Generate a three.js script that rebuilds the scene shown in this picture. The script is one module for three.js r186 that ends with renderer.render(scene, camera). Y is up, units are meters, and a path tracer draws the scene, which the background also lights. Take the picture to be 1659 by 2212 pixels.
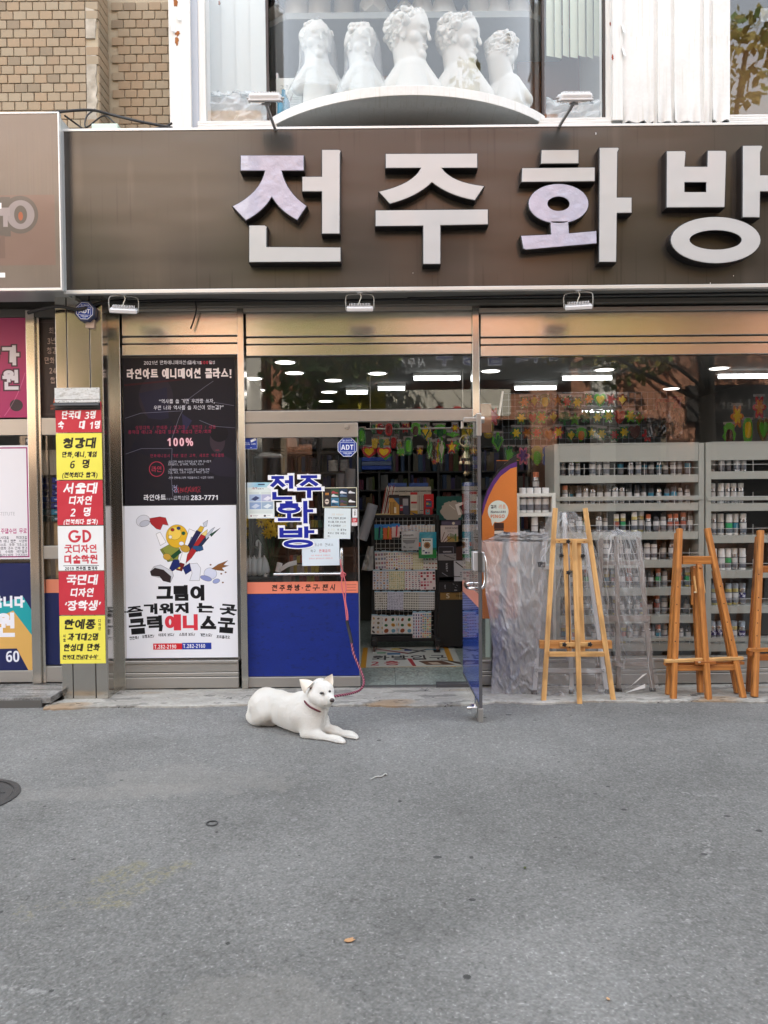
import * as THREE from 'three';
import { RoundedBoxGeometry } from 'three/addons/geometries/RoundedBoxGeometry.js';
import { mergeGeometries, mergeVertices, toCreasedNormals } from 'three/addons/utils/BufferGeometryUtils.js';
import { MarchingCubes } from 'three/addons/objects/MarchingCubes.js';
import { MeshSurfaceSampler } from 'three/addons/math/MeshSurfaceSampler.js';
import { RectAreaLightUniformsLib } from 'three/addons/lights/RectAreaLightUniformsLib.js';

// ---------------------------------------------------------------- camera, sky, sun, exposure
const scene = new THREE.Scene();
const FOCAL = 1662, CX = 829.5, CY = 1106;                 // lens in units of the 1659 x 2212 view of the photograph
const camera = new THREE.PerspectiveCamera(2 * Math.atan(CY / FOCAL) * 180 / Math.PI, 0.75, 0.05, 300);
camera.position.set(0, 1.54, 6.07);
camera.rotation.order = 'YXZ';
camera.rotation.set(-1.3 * Math.PI / 180, 0, -0.55 * Math.PI / 180);
camera.updateMatrixWorld(true);
const renderer = new THREE.WebGLRenderer({ antialias: true });
renderer.toneMapping = THREE.LinearToneMapping;
renderer.toneMappingExposure = 2.95;
renderer.shadowMap.enabled = true;
const SUN = new THREE.Vector3(-0.3, 0.6, -0.74).normalize();
{
const W = 512, H = 256, data = new Float32Array(W * H * 4), d = new THREE.Vector3();
for (let r = 0; r < H; r++) for (let c = 0; c < W; c++) {
const up = ((r + 0.5) / H - 0.5) * Math.PI, az = ((c + 0.5) / W - 0.5) * 2 * Math.PI;
d.set(Math.cos(az) * Math.cos(up), Math.sin(up), Math.sin(az) * Math.cos(up));
const h = Math.max(0, d.y), k = Math.pow(1 - h, 2.2), s = Math.max(0, d.dot(SUN));
const halo = 0.55 * Math.pow(s, 6) + 1.2 * Math.pow(s, 60);
const col = [0.96 + 0.12 * k + halo, 1.06 + 0.05 * k + halo * 0.95, 1.2 - 0.06 * k + halo * 0.85];
for (let i = 0; i < 3; i++) data[(r * W + c) * 4 + i] = d.y < -0.02 ? 0.3 : col[i];
data[(r * W + c) * 4 + 3] = 1;
}
const sky = new THREE.DataTexture(data, W, H, THREE.RGBAFormat, THREE.FloatType);
sky.mapping = THREE.EquirectangularReflectionMapping; sky.magFilter = sky.minFilter = THREE.LinearFilter; sky.needsUpdate = true;
scene.background = sky; scene.environment = sky;
}
const sun = new THREE.DirectionalLight(new THREE.Color().setRGB(1, 0.92, 0.8), 5);
sun.name = 'sun'; sun.position.copy(SUN).multiplyScalar(40); sun.castShadow = true; sun.shadow.radius = 1.5;
sun.shadow.mapSize.set(4096, 4096);
Object.assign(sun.shadow.camera, { left: -20, right: 20, top: 20, bottom: -20, near: 1, far: 90 });
scene.add(sun, sun.target);
RectAreaLightUniformsLib.init();

// ---------------------------------------------------------------- helpers
const V = (x, y, z) => new THREE.Vector3(x, y, z);
function rng(seed) { let a = seed >>> 0; return () => { a = (a + 0x6D2B79F5) | 0; let t = Math.imul(a ^ (a >>> 15), 1 | a); t = (t + Math.imul(t ^ (t >>> 7), 61 | t)) ^ t; return ((t ^ (t >>> 14)) >>> 0) / 4294967296; }; }
const rnd = rng(7);
const rr = (a, b) => a + (b - a) * rnd();
const pick = (a) => a[Math.floor(rnd() * a.length)];
function at(px, py, z = 0) {
const d = V((px - CX) / FOCAL, -(py - CY) / FOCAL, -1).applyQuaternion(camera.quaternion);
return d.multiplyScalar((z - camera.position.z) / d.z).add(camera.position);
}
function ground(px, py, y = 0) {
const d = V((px - CX) / FOCAL, -(py - CY) / FOCAL, -1).applyQuaternion(camera.quaternion);
return d.multiplyScalar((y - camera.position.y) / d.y).add(camera.position);
}
const rect = (x0, y0, x1, y1, z) => { const ym = (y0 + y1) / 2, xm = (x0 + x1) / 2; return [at(x0, ym, z).x, at(x1, ym, z).x, at(xm, y1, z).y, at(xm, y0, z).y]; };

const used = {};
function numbered(n) { const k = used[n] = (used[n] ?? -1) + 1; return k ? n + '_' + String(k).padStart(3, '0') : n; }
function tag(o, label, category, group, kind) {
if (label) o.userData.label = label;
if (category) o.userData.category = category;
if (group) o.userData.group = group;
if (kind) o.userData.kind = kind;
return o;
}
function thing(name, label, category, group, p = [0, 0, 0]) {
const o = new THREE.Group(); o.name = numbered(name); o.position.set(...p); scene.add(o);
return tag(o, label, category, group);
}
function flat(g) {
const n = g.index ? g.toNonIndexed() : g;
for (const k of Object.keys(n.attributes)) if (!['position', 'normal', 'uv', 'color'].includes(k)) n.deleteAttribute(k);
if (!n.attributes.normal) n.computeVertexNormals();
if (!n.attributes.uv) n.setAttribute('uv', new THREE.BufferAttribute(new Float32Array(n.attributes.position.count * 2), 2));
return n;
}
function join(gs) { gs = [].concat(gs); if (gs.length === 1) return gs[0]; gs = gs.map(flat); return mergeGeometries(gs); }
function mesh(name, gs, m) { const o = new THREE.Mesh(join(gs), m); o.name = name; o.castShadow = o.receiveShadow = true; return o; }
function part(parent, name, gs, m, label) { const o = mesh(name, gs, m); if (label) o.userData.label = label; parent.add(o); return o; }
function solo(name, gs, m, label, category, group) { const o = mesh(numbered(name), gs, m); scene.add(o); return tag(o, label, category, group); }
function struct(name, gs, m) { const o = mesh(numbered(name), gs, m); scene.add(o); return tag(o, null, null, null, 'structure'); }
function bx(x0, x1, y0, y1, z0, z1, bev = 0) {
const w = Math.abs(x1 - x0), h = Math.abs(y1 - y0), d = Math.abs(z1 - z0);
const g = bev ? new RoundedBoxGeometry(w, h, d, 1, Math.min(bev, w / 2.1, h / 2.1, d / 2.1)) : new THREE.BoxGeometry(w, h, d);
return g.translate((x0 + x1) / 2, (y0 + y1) / 2, (z0 + z1) / 2);
}
function bp(x0, y0, x1, y1, z0, z1, bev = 0) { const [a, b, c, d] = rect(x0, y0, x1, y1, z1); return bx(a, b, c, d, z0, z1, bev); }
function bar(p, q, w, d, bev = 0, up = V(0, 0, 1)) {       // beam from p to q, d deep along up
const y = q.clone().sub(p), L = y.length(); y.normalize();
const x = y.clone().cross(up).normalize(), z = x.clone().cross(y);
const g = bev ? new RoundedBoxGeometry(w, L, d, 1, bev) : new THREE.BoxGeometry(w, L, d);
boxUV(g);
return g.applyMatrix4(new THREE.Matrix4().makeBasis(x, y, z).setPosition(p.clone().add(q).multiplyScalar(0.5)));
}
function cyl(p, q, r0, r1 = r0, n = 14) {
const y = q.clone().sub(p), L = y.length();
return new THREE.CylinderGeometry(r1, r0, L, n).applyQuaternion(new THREE.Quaternion().setFromUnitVectors(V(0, 1, 0), y.normalize())).translate((p.x + q.x) / 2, (p.y + q.y) / 2, (p.z + q.z) / 2);
}
function tube(pts, r, seg = 24, rad = 7, closed = false) { return new THREE.TubeGeometry(new THREE.CatmullRomCurve3(pts, closed), seg, r, rad, closed); }
function lathe(prof, n = 18) { return new THREE.LatheGeometry(prof.map(([r, y]) => new THREE.Vector2(r, y)), n); }
function ball(x, y, z, r, sx = 1, sy = 1, sz = 1, n = 14) { return new THREE.SphereGeometry(r, n, Math.ceil(n * 0.7)).scale(sx, sy, sz).translate(x, y, z); }
function boxUV(g, s = 1) {
if (g.index) { const h = g.toNonIndexed(); g.index = null; for (const k in h.attributes) g.setAttribute(k, h.attributes[k]); }
const p = g.attributes.position, n = g.attributes.normal, uv = new Float32Array(p.count * 2);
for (let i = 0; i < p.count; i++) {
const ax = Math.abs(n.getX(i)), ay = Math.abs(n.getY(i)), az = Math.abs(n.getZ(i));
let u, v;
if (az >= ax && az >= ay) { u = p.getX(i); v = p.getY(i); } else if (ax >= ay) { u = p.getZ(i) + 0.37; v = p.getY(i); } else { u = p.getX(i); v = p.getZ(i) + 0.61; }
uv[i * 2] = u * s; uv[i * 2 + 1] = v * s;
}
g.setAttribute('uv', new THREE.BufferAttribute(uv, 2));
return g;
}
function shapeOf(pts) { const s = new THREE.Shape(); pts.forEach(([x, y], i) => i ? s.lineTo(x, y) : s.moveTo(x, y)); s.closePath(); return s; }
function extr(shape, depth, bevel = 0, off = 0) { return new THREE.ExtrudeGeometry(shape, { depth, bevelEnabled: bevel > 0 || off > 0, bevelSize: bevel, bevelThickness: bevel || 0.001, bevelOffset: off, bevelSegments: 1, curveSegments: 20 }); }

function grow(segs, lo, hi, cell, k, floor = 0.004) {
const nx = Math.max(hi.x - lo.x, hi.y - lo.y, hi.z - lo.z), N = Math.ceil(nx / cell) + 4, c = lo.clone().add(hi).multiplyScalar(0.5), h = nx / 2 + cell * 2;
const mc = new MarchingCubes(N, new THREE.MeshBasicMaterial(), false, false, 400000); mc.isolation = 0; const f = mc.field, q = V(0, 0, 0), ba = V(0, 0, 0), pa = V(0, 0, 0);
const pre = segs.map(([a, ra, b, rb]) => { const d = b.clone().sub(a); return [a, ra, d, rb, d.lengthSq() + 1e-9]; });
for (let z = 0; z < N; z++) for (let y = 0; y < N; y++) for (let x = 0; x < N; x++) {
q.set(c.x + (x / N * 2 - 1) * h, c.y + (y / N * 2 - 1) * h, c.z + (z / N * 2 - 1) * h); let s = 0, m = 9;
for (const [a, ra, d, rb, l2] of pre) { pa.subVectors(q, a); const t = clamp(pa.dot(d) / l2); const ex = pa.x - d.x * t, ey = pa.y - d.y * t, ez = pa.z - d.z * t, R = ra + (rb - ra) * t, d2 = ex * ex + ey * ey + ez * ez; if (d2 > (R + 9 * k) * (R + 9 * k)) continue; s += Math.exp((R - Math.sqrt(d2)) / k); }
m = -k * Math.log(s + 1e-30); m = Math.max(m, floor - q.y); f[(z * N + y) * N + x] = -m;
}
mc.update(); const n = mc.count, g = new THREE.BufferGeometry(), p = mc.positionArray.slice(0, n * 3), no = mc.normalArray.slice(0, n * 3);
for (let i = 0; i < n; i++) { p[i * 3] = c.x + p[i * 3] * h; p[i * 3 + 1] = c.y + p[i * 3 + 1] * h; p[i * 3 + 2] = c.z + p[i * 3 + 2] * h; }
g.setAttribute('position', new THREE.BufferAttribute(p, 3)); g.setAttribute('normal', new THREE.BufferAttribute(no, 3)); return g;
}
// ---------------------------------------------------------------- noise and textures
function vnoise(seed, P) {                                  // value noise, period P cells
const r = rng(seed), t = new Float32Array(P * P).map(() => r());
return (x, y) => { const xi = Math.floor(x), yi = Math.floor(y), fx = x - xi, fy = y - yi, u = fx * fx * (3 - 2 * fx), v = fy * fy * (3 - 2 * fy);
const X0 = ((xi % P) + P) % P, X1 = (X0 + 1) % P, Y0 = ((yi % P) + P) % P, Y1 = (Y0 + 1) % P;
return (t[Y0 * P + X0] * (1 - u) + t[Y0 * P + X1] * u) * (1 - v) + (t[Y1 * P + X0] * (1 - u) + t[Y1 * P + X1] * u) * v; };
}
function fbm(seed, P, oct = 4) {                            // fbm(u, v) for u, v in 0..1, tiling, about 0..1
const ns = Array.from({ length: oct }, (_, i) => [vnoise(seed + i * 17, P << i), P << i, 0.5 ** i]), tot = ns.reduce((a, n) => a + n[2], 0);
return (u, v) => { let s = 0; for (const [n, p, a] of ns) s += a * n(u * p, v * p); return s / tot; };
}
const clamp = (x, a = 0, b = 1) => Math.min(b, Math.max(a, x));
const sstep = (a, b, x) => { const t = clamp((x - a) / (b - a)); return t * t * (3 - 2 * t); };
const mix = (a, b, t) => a + (b - a) * t;
function pixTex(w, h, fn, srgb = true, wrap = THREE.RepeatWrapping) {
const d = new Uint8Array(w * h * 4);
for (let y = 0; y < h; y++) for (let x = 0; x < w; x++) { const c = fn(x / w, y / h, x, y), i = (y * w + x) * 4; if (typeof c === 'number') d[i] = d[i + 1] = d[i + 2] = clamp(c, 0, 255); else { d[i] = clamp(c[0], 0, 255); d[i + 1] = clamp(c[1], 0, 255); d[i + 2] = clamp(c[2], 0, 255); } d[i + 3] = 255; }
const t = new THREE.DataTexture(d, w, h, THREE.RGBAFormat); t.magFilter = t.minFilter = THREE.LinearFilter; t.wrapS = t.wrapT = wrap;
if (srgb) t.colorSpace = THREE.SRGBColorSpace; t.needsUpdate = true; return t;
}
function rep(t, x, y = x) { const c = t.clone(); c.repeat.set(x, y); c.needsUpdate = true; return c; }
function canvasTex(w, h, draw) {
const c = document.createElement('canvas'); c.width = w; c.height = h; const g = c.getContext('2d'); draw(g, w, h);
const t = new THREE.CanvasTexture(c); t.colorSpace = THREE.SRGBColorSpace; return t;
}
const M = (o) => new THREE.MeshStandardMaterial(o);
const MP = (o) => new THREE.MeshPhysicalMaterial(o);
const lin = (r, g, b) => new THREE.Color().setRGB(r, g, b);

// ---------------------------------------------------------------- Hangul lettering made of strokes
const JAMO = {
g: [[[0, 0], [1, 0], [.93, 1]]], n: [[[0, 0], [0, 1], [1, 1]]], d: [[[1, 0], [0, 0], [0, 1], [1, 1]]], r: [[[0, 0], [1, 0], [1, .5], [0, .5], [0, 1], [1, 1]]],
m: [[[0, 0], [1, 0], [1, 1], [0, 1], [0, 0], [.2, 0]]], b: [[[0, 0], [0, 1], [1, 1], [1, 0]], [[0, .5], [1, .5]]], s: [[[.5, 0], [.42, .4], [0, 1]], [[.46, .3], [1, 1]]], o: 'o',
j: [[[0, .05], [1, .05]], [[.52, .05], [.4, .5], [0, 1]], [[.47, .35], [1, 1]]], c: [[[.3, 0], [.7, 0]], [[0, .27], [1, .27]], [[.52, .27], [.4, .6], [0, 1]], [[.47, .5], [1, 1]]],
k: [[[0, 0], [1, 0], [.93, 1]], [[0, .48], [1, .48]]], t: [[[1, 0], [0, 0], [0, 1], [1, 1]], [[0, .5], [1, .5]]], p: [[[0, 0], [1, 0]], [[0, 1], [1, 1]], [[.28, 0], [.28, 1]], [[.72, 0], [.72, 1]]],
h: [[[.3, 0], [.7, 0]], [[0, .25], [1, .25]], 'o'],
};
const LS = 'g gg n d dd r m b bb s ss o j jj c k t p h'.split(' '), TS = ' g gg gs n nj nh d r rg rm rb rs rt rp rh m b bs s ss o j c k t p h'.split(' ');
const VOW = [
[[[.76, 0, .76, 1], [.76, .46, 1, .46]], [.02, .1, .58, .82]], [[[.68, 0, .68, 1], [.93, 0, .93, 1], [.68, .46, .93, .46]], [.02, .1, .5, .82]], [[[.76, 0, .76, 1], [.76, .34, 1, .34], [.76, .62, 1, .62]], [.02, .1, .58, .82]], [[[.68, 0, .68, 1], [.93, 0, .93, 1], [.68, .34, .93, .34], [.68, .62, .93, .62]], [.02, .1, .5, .82]],
[[[.86, 0, .86, 1], [.6, .46, .86, .46]], [.02, .1, .56, .82]], [[[.72, .02, .72, .98], [.95, 0, .95, 1], [.54, .46, .72, .46]], [.02, .1, .48, .82]], [[[.86, 0, .86, 1], [.6, .32, .86, .32], [.6, .62, .86, .62]], [.02, .1, .54, .82]], [[[.72, .02, .72, .98], [.95, 0, .95, 1], [.54, .32, .72, .32], [.54, .62, .72, .62]], [.02, .1, .48, .82]],
[[[0, .9, 1, .9], [.5, .6, .5, .9]], [.16, .06, .84, .54]], [[[0, .82, .64, .82], [.32, .55, .32, .82], [.78, 0, .78, 1], [.78, .44, 1, .44]], [.06, .06, .58, .48]], [[[0, .82, .58, .82], [.3, .55, .3, .82], [.7, 0, .7, 1], [.94, 0, .94, 1], [.7, .44, .94, .44]], [.06, .06, .54, .48]], [[[0, .82, .66, .82], [.33, .55, .33, .82], [.88, 0, .88, 1]], [.08, .06, .62, .48]], [[[0, .9, 1, .9], [.34, .6, .34, .9], [.66, .6, .66, .9]], [.16, .06, .84, .54]],
[[[0, .6, 1, .6], [.5, .6, .5, 1]], [.16, .04, .84, .44]], [[[0, .6, .62, .6], [.32, .6, .32, .95], [.88, 0, .88, 1], [.64, .76, .88, .76]], [.08, .04, .58, .44]], [[[0, .6, .56, .6], [.3, .6, .3, .95], [.74, 0, .74, 1], [.95, 0, .95, 1], [.56, .76, .74, .76]], [.08, .04, .52, .44]], [[[0, .62, .66, .62], [.33, .62, .33, .96], [.88, 0, .88, 1]], [.08, .04, .6, .44]], [[[0, .6, 1, .6], [.33, .6, .33, 1], [.67, .6, .67, 1]], [.16, .04, .84, .44]],
[[[0, .84, 1, .84]], [.14, .08, .86, .62]], [[[0, .84, .68, .84], [.88, 0, .88, 1]], [.06, .08, .62, .62]], [[[.86, 0, .86, 1]], [.04, .1, .66, .84]],
];
function jamoPath(g, j, x, y, w, h) {
if (!JAMO[j]) { jamoPath(g, j[0], x, y, w * 0.45, h); jamoPath(g, j[1], x + w * 0.55, y, w * 0.45, h); return; }
const S = JAMO[j] === 'o' ? ['o'] : JAMO[j];
for (const s of S) {
if (s === 'o') { const top = j === 'h' ? 0.42 : 0; g.moveTo(x + w, y + h * (top + 1) / 2); g.ellipse(x + w / 2, y + h * (top + 1) / 2, w / 2, h * (1 - top) / 2, 0, 0, Math.PI * 2); g.closePath(); continue; }
s.forEach(([a, b], i) => i ? g.lineTo(x + a * w, y + b * h) : g.moveTo(x + a * w, y + b * h));
}
}
function syllable(g, ch, x, y, w, h) {                      // adds one syllable to the current path
const c = ch.charCodeAt(0) - 0xAC00, L = LS[Math.floor(c / 588)], v = VOW[Math.floor(c / 28) % 21], T = TS[c % 28];
const H = T ? h * 0.58 : h;
const [a, b, e, f] = v[1];
jamoPath(g, L, x + a * w, y + b * H, (e - a) * w, (f - b) * H);
for (const [p, q, r, s] of v[0]) { g.moveTo(x + p * w, y + q * H); g.lineTo(x + r * w, y + s * H); }
if (T) jamoPath(g, T, x + w * 0.14, y + h * 0.72, w * 0.76, h * 0.28);
}
const ORD = 'first second third fourth fifth sixth seventh eighth ninth tenth eleventh twelfth thirteenth fourteenth fifteenth sixteenth seventeenth eighteenth nineteenth twentieth'.split(' ');
const isH = (ch) => { const c = ch.charCodeAt(0); return c >= 0xAC00 && c <= 0xD7A3; };
function write(g, str, x, y, h, o = {}) {
const asp = o.asp ?? 0.86, gap = (o.gap ?? 0.14) * h, lw = (o.lw ?? 0.12) * h;
g.save(); g.font = `bold ${h * 1.18}px sans-serif`; g.textBaseline = 'alphabetic';
const ws = [...str].map((ch) => isH(ch) ? h * asp : ch === ' ' ? h * (o.space ?? 0.4) : g.measureText(ch).width * (o.lat ?? 0.9));
const tot = ws.reduce((a, b) => a + b + gap, -gap), x0 = o.align === 'c' ? -tot / 2 : o.align === 'r' ? -tot : 0;
g.translate(x, y); if (o.rot) g.rotate(o.rot); if (o.skew) g.transform(1, 0, -o.skew, 1, 0, 0); g.translate(x0, 0);
const pass = (color, extra) => {
let X = 0; const ax = o.ani ? o.ani : 1; g.strokeStyle = g.fillStyle = color; g.lineWidth = lw + extra; g.lineJoin = 'miter'; g.miterLimit = 3; g.lineCap = 'square';
[...str].forEach((ch, i) => {
if (isH(ch)) { g.save(); g.translate(X, 0); g.scale(ax, 1); g.beginPath(); syllable(g, ch, lw / 2, -h + lw / 2, ws[i] / ax - lw, h - lw); g.stroke(); g.restore(); }
else if (ch !== ' ') { g.save(); g.translate(X, 0); g.scale(o.lat ?? 0.9, 1); if (extra) { g.lineWidth = extra; g.strokeText(ch, 0, 0); } else g.fillText(ch, 0, 0); g.restore(); }
X += ws[i] + gap;
});
};
if (o.outline) pass(o.outline, (o.owid ?? 0.12) * h);
pass(o.color ?? '#000', 0);
g.restore(); return tot;
}
// ---------------------------------------------------------------- shared materials
const nA = fbm(11, 8, 5), nB = fbm(23, 4, 4), nC = fbm(37, 32, 3), nD = fbm(53, 128, 2), nE = fbm(71, 3, 5);
const fineBump = pixTex(512, 512, (u, v) => 255 * (0.6 * nC(u, v) + 0.4 * nD(u, v)), false);
const softBump = pixTex(512, 512, (u, v) => 255 * nA(u, v), false);
const ROAD = 2048;
const roadSpots = [];
for (let i = 0; i < 260; i++) roadSpots.push([rr(0, 1), rr(0.2, 1), rr(0.0006, 0.0024), pick([0.42, 0.5, 0.55, 0.1]), rr(0.5, 1.6)]);
const roadTex = (() => {
const a = fbm(101, 5, 5), b = fbm(131, 480, 2), c = fbm(151, 900, 1), e = fbm(171, 14, 4), f = fbm(191, 110, 2);
const toUV = (px, py) => { const p = ground(px, py); return [(p.x + 3) / 6, (p.z + 1) / 6]; };
const blot = (px, py, rx, rz) => { const [u, v] = toUV(px, py); return [u, v, rx / 6, rz / 6]; };
const dust = [blot(390, 1680, 0.5, 0.28), blot(150, 1715, 0.75, 0.13), blot(620, 1590, 0.12, 0.05), blot(560, 2190, 0.3, 0.2)];
const dark = [blot(330, 1600, 0.9, 0.2), blot(620, 1720, 0.35, 0.12), blot(1480, 1570, 0.7, 0.14), blot(930, 2010, 0.2, 0.12), blot(1480, 2000, 0.25, 0.12)];
const yel = [[100, 1955, 185, 1955], [190, 1950, 262, 1952], [20, 1962, 52, 1978], [210, 1905, 262, 1880], [250, 1905, 300, 1868], [290, 1925, 350, 1890], [330, 1890, 400, 1868], [225, 1940, 250, 1925]].map((l) => [...toUV(l[0], l[1]), ...toUV(l[2], l[3])]);
const wht = [[0, 2130, 70, 2140], [70, 2140, 160, 2165], [1465, 1710, 1510, 1718], [1520, 1718, 1570, 1720], [1525, 1850, 1530, 1815], [1480, 1985, 1490, 1992]].map((l) => [...toUV(l[0], l[1]), ...toUV(l[2], l[3])]);
const seg = (u, v, [x0, y0, x1, y1]) => { const dx = x1 - x0, dy = y1 - y0, t = clamp(((u - x0) * dx + (v - y0) * dy) / (dx * dx + dy * dy)); return Math.hypot(u - x0 - dx * t, v - y0 - dy * t); };
const t = pixTex(ROAD, ROAD, (u, v) => {
const big = a(u, v), grain = b(u, v), fine = c(u, v), mid = e(u, v), m3 = f(u, v);
let g = 114 + (big - 0.5) * 36 + (mid - 0.5) * 16 + (m3 - 0.5) * 8 + (grain - 0.5) * 22 + (fine - 0.5) * 24;
let r = g + 0.5, bl = g - 2.5;
if (fine > 0.86) { const k = (fine - 0.86) * 260; r += k; g += k; bl += k; }
if (grain < 0.2) { const k = (0.2 - grain) * 110; r -= k; g -= k; bl -= k; }
for (const [x, y, p, q] of dust) { const d = Math.hypot((u - x) / p, (v - y) / q) + (mid - 0.5) * 1.5 + (m3 - .5) * .8; const k = sstep(0.95, 0.6, d) * 0.3; r += (140 - r) * k; g += (137 - g) * k; bl += (131 - bl) * k; }
for (const [x, y, p, q] of dark) { const d = Math.hypot((u - x) / p, (v - y) / q) + (mid - 0.5) * 1.6; const k = sstep(1.05, 0.3, d) * 0.05; r *= 1 - k; g *= 1 - k; bl *= 1 - k; }
if (v > 0.45) { let dy = 1, dw = 1; for (const s of yel) dy = Math.min(dy, seg(u, v, s)); for (const s of wht) dw = Math.min(dw, seg(u, v, s));
const ky = sstep(0.009, 0.003, dy) * sstep(0.42, 0.6, mid * 0.5 + grain * 0.5) * 0.55; r += (128 - r) * ky * .6; g += (120 - g) * ky * .6; bl += (74 - bl) * ky * .6;
const kw = sstep(0.003, 0.001, dw) * sstep(0.45, 0.58, grain) * 0.4; r += (165 - r) * kw; g += (165 - g) * kw; bl += (162 - bl) * kw; }
return [r, g, bl];
}, true, THREE.MirroredRepeatWrapping);
const d = t.image.data;
for (const [u, v, rad, lum, st] of roadSpots) { const R = Math.ceil(rad * ROAD * st); for (let y = -R; y <= R; y++) for (let x = -R; x <= R; x++) if ((x / st) ** 2 + (y * 1.1) ** 2 < (rad * ROAD) ** 2) { const i = ((Math.floor(v * ROAD) + y & 2047) * ROAD + (Math.floor(u * ROAD) + x & 2047)) * 4; for (let k = 0; k < 3; k++) d[i + k] = mix(d[i + k], lum * 255, 0.55); } }
return t;
})();
const roadBump = pixTex(1024, 1024, (() => { const p = fbm(205, 150, 2), q = fbm(217, 60, 2); return (u, v) => 255 * (0.7 * p(u, v) + 0.3 * q(u, v)); })(), false);
const mRoad = M({ map: roadTex, bumpMap: rep(roadBump, 6), bumpScale: 0.005, roughness: 0.88 });
const concTex = pixTex(1024, 512, (() => { const a = fbm(301, 6, 5), b = fbm(311, 160, 2), c = fbm(321, 16, 4), s = fbm(331, 3, 4); return (u, v) => {
let k = 158 + (a(u, v) - 0.5) * 50 + (c(u, v) - .5) * 30 + (b(u, v) - 0.5) * 30; let r = k, g = k - 3, bl = k - 10;
const st = sstep(0.6, 0.72, s(u, v)) * 0.6; r += (150 - r) * st; g += (118 - g) * st; bl += (84 - bl) * st;
const dk = sstep(0.62, 0.7, c(u, v)) * 0.22; r *= 1 - dk; g *= 1 - dk; bl *= 1 - dk;
const cr = Math.abs(a(u, v) - 0.5) < 0.004 && c(u, v) > 0.5 ? 0.5 : 1; return [r * cr, g * cr, bl * cr]; }; })());
const mConc = M({ map: rep(concTex, 0.42, 0.9), bumpMap: rep(softBump, 3), bumpScale: 0.006, roughness: 0.9 });
const granTex = pixTex(512, 512, (() => { const a = fbm(401, 6, 4), b = fbm(411, 100, 2), c = vnoise(421, 64); return (u, v) => { const st = c(u * 6, v * 64) ; const k = 118 + (a(u, v) - 0.5) * 70 + (b(u, v) - 0.5) * 70 + (st - 0.5) * 60; return [k, k - 1, k - 3]; }; })());
const mGran = M({ map: granTex, roughness: 0.45 });
const steelTex = pixTex(512, 512, (() => { const a = vnoise(501, 256), b = fbm(511, 4, 4); return (u, v) => 128 + (a(u * 12, v * 256) - 0.5) * 70 + (b(u, v) - 0.5) * 60; })(), false);
const waveTex = pixTex(256, 256, (() => { const b = fbm(521, 3, 2); return (u, v) => 255 * b(u, v); })(), false);
const mSteel = M({ color: lin(0.82, 0.78, 0.72), metalness: 1, roughness: 0.22, bumpMap: rep(waveTex, 0.9, 0.25), bumpScale: 0.004 });
const mSteelV = M({ color: lin(0.6, 0.57, 0.52), metalness: 1, roughness: 0.15, bumpMap: rep(waveTex, 1.3, 0.3), bumpScale: 0.002 });
const mSteelDull = M({ color: lin(0.5, 0.48, 0.45), metalness: 0.85, roughness: 0.38, bumpMap: rep(steelTex, 1, 1), bumpScale: 0.0004 });
const mChrome = M({ color: lin(0.8, 0.8, 0.8), metalness: 1, roughness: 0.07 });
const mAlu = M({ color: lin(0.72, 0.73, 0.74), metalness: 0.6, roughness: 0.36 });
const mBlackP = M({ color: lin(0.012, 0.012, 0.013), roughness: 0.45 });
const mBlackM = M({ color: lin(0.015, 0.015, 0.016), roughness: 0.55 });
const mDark = M({ color: lin(0.1, 0.095, 0.088), roughness: 0.8 });
const mGlass = MP({ color: 0xffffff, transmission: 1, roughness: 0, ior: 1.53, thickness: 0 });
const mFilm = MP({ color: 0xffffff, transmission: 0.96, roughness: 0.06, ior: 1.45, thickness: 0, bumpMap: rep(softBump, 1.5), bumpScale: 0.01 });
const paintTex = pixTex(512, 512, (() => { const a = fbm(601, 5, 5), b = fbm(611, 60, 2), st = vnoise(621, 128); return (u, v) => { const k = 222 + (a(u, v) - .5) * 16 + (b(u, v) - .5) * 8; const s = sstep(0.72, 0.95, st(u * 128, v * 3)) * 9; return [k - s, k - s * 1.1 - 1, k - s * 1.5 - 5]; }; })());
const mWhiteMetal = M({ map: paintTex, roughness: 0.42, bumpMap: rep(waveTex, 2), bumpScale: 0.004 });
const mGreyMetal = M({ color: lin(0.42, 0.46, 0.52), roughness: 0.45 });
const rustTex = pixTex(256, 256, (u, v) => { const k = nA(u, v), j = nC(u, v); return [110 + k * 70, 58 + k * 40 + j * 20, 34 + j * 22]; });
const mRust = M({ map: rustTex, roughness: 0.9 });
const mRustRed = M({ color: lin(0.3, 0.06, 0.03), roughness: 0.8 });
const mCable = M({ color: lin(0.018, 0.017, 0.018), roughness: 0.55 });
const mWhiteP = M({ color: lin(0.78, 0.78, 0.77), roughness: 0.4 });
const mPlaster = M({ color: lin(0.5, 0.505, 0.47), roughness: 0.7 });
const mPaper = M({ color: lin(0.78, 0.78, 0.78), roughness: 0.75 });
function woodTex(seed, c0, c1, dark) { const a = fbm(seed, 4, 4), st = vnoise(seed + 3, 256), b = fbm(seed + 9, 24, 3); return pixTex(512, 512, (u, v) => {
const w = u * 9 + a(u, v * 0.5) * 2.4, ring = 0.5 + 0.5 * Math.sin(w * 6.28), g = st(u * 200 + a(u, v) * 6, v * 5), k = clamp(0.35 * ring + 0.4 * g + 0.25 * b(u, v)); const d = 1 - dark * sstep(0.6, 0.8, a(u, v)); return [0, 1, 2].map((i) => mix(c0[i], c1[i], k) * d); }); }
const mPine = M({ map: rep(woodTex(701, [186, 136, 78], [232, 190, 130], 0.14), 3, 1), roughness: 0.5 });
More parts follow.
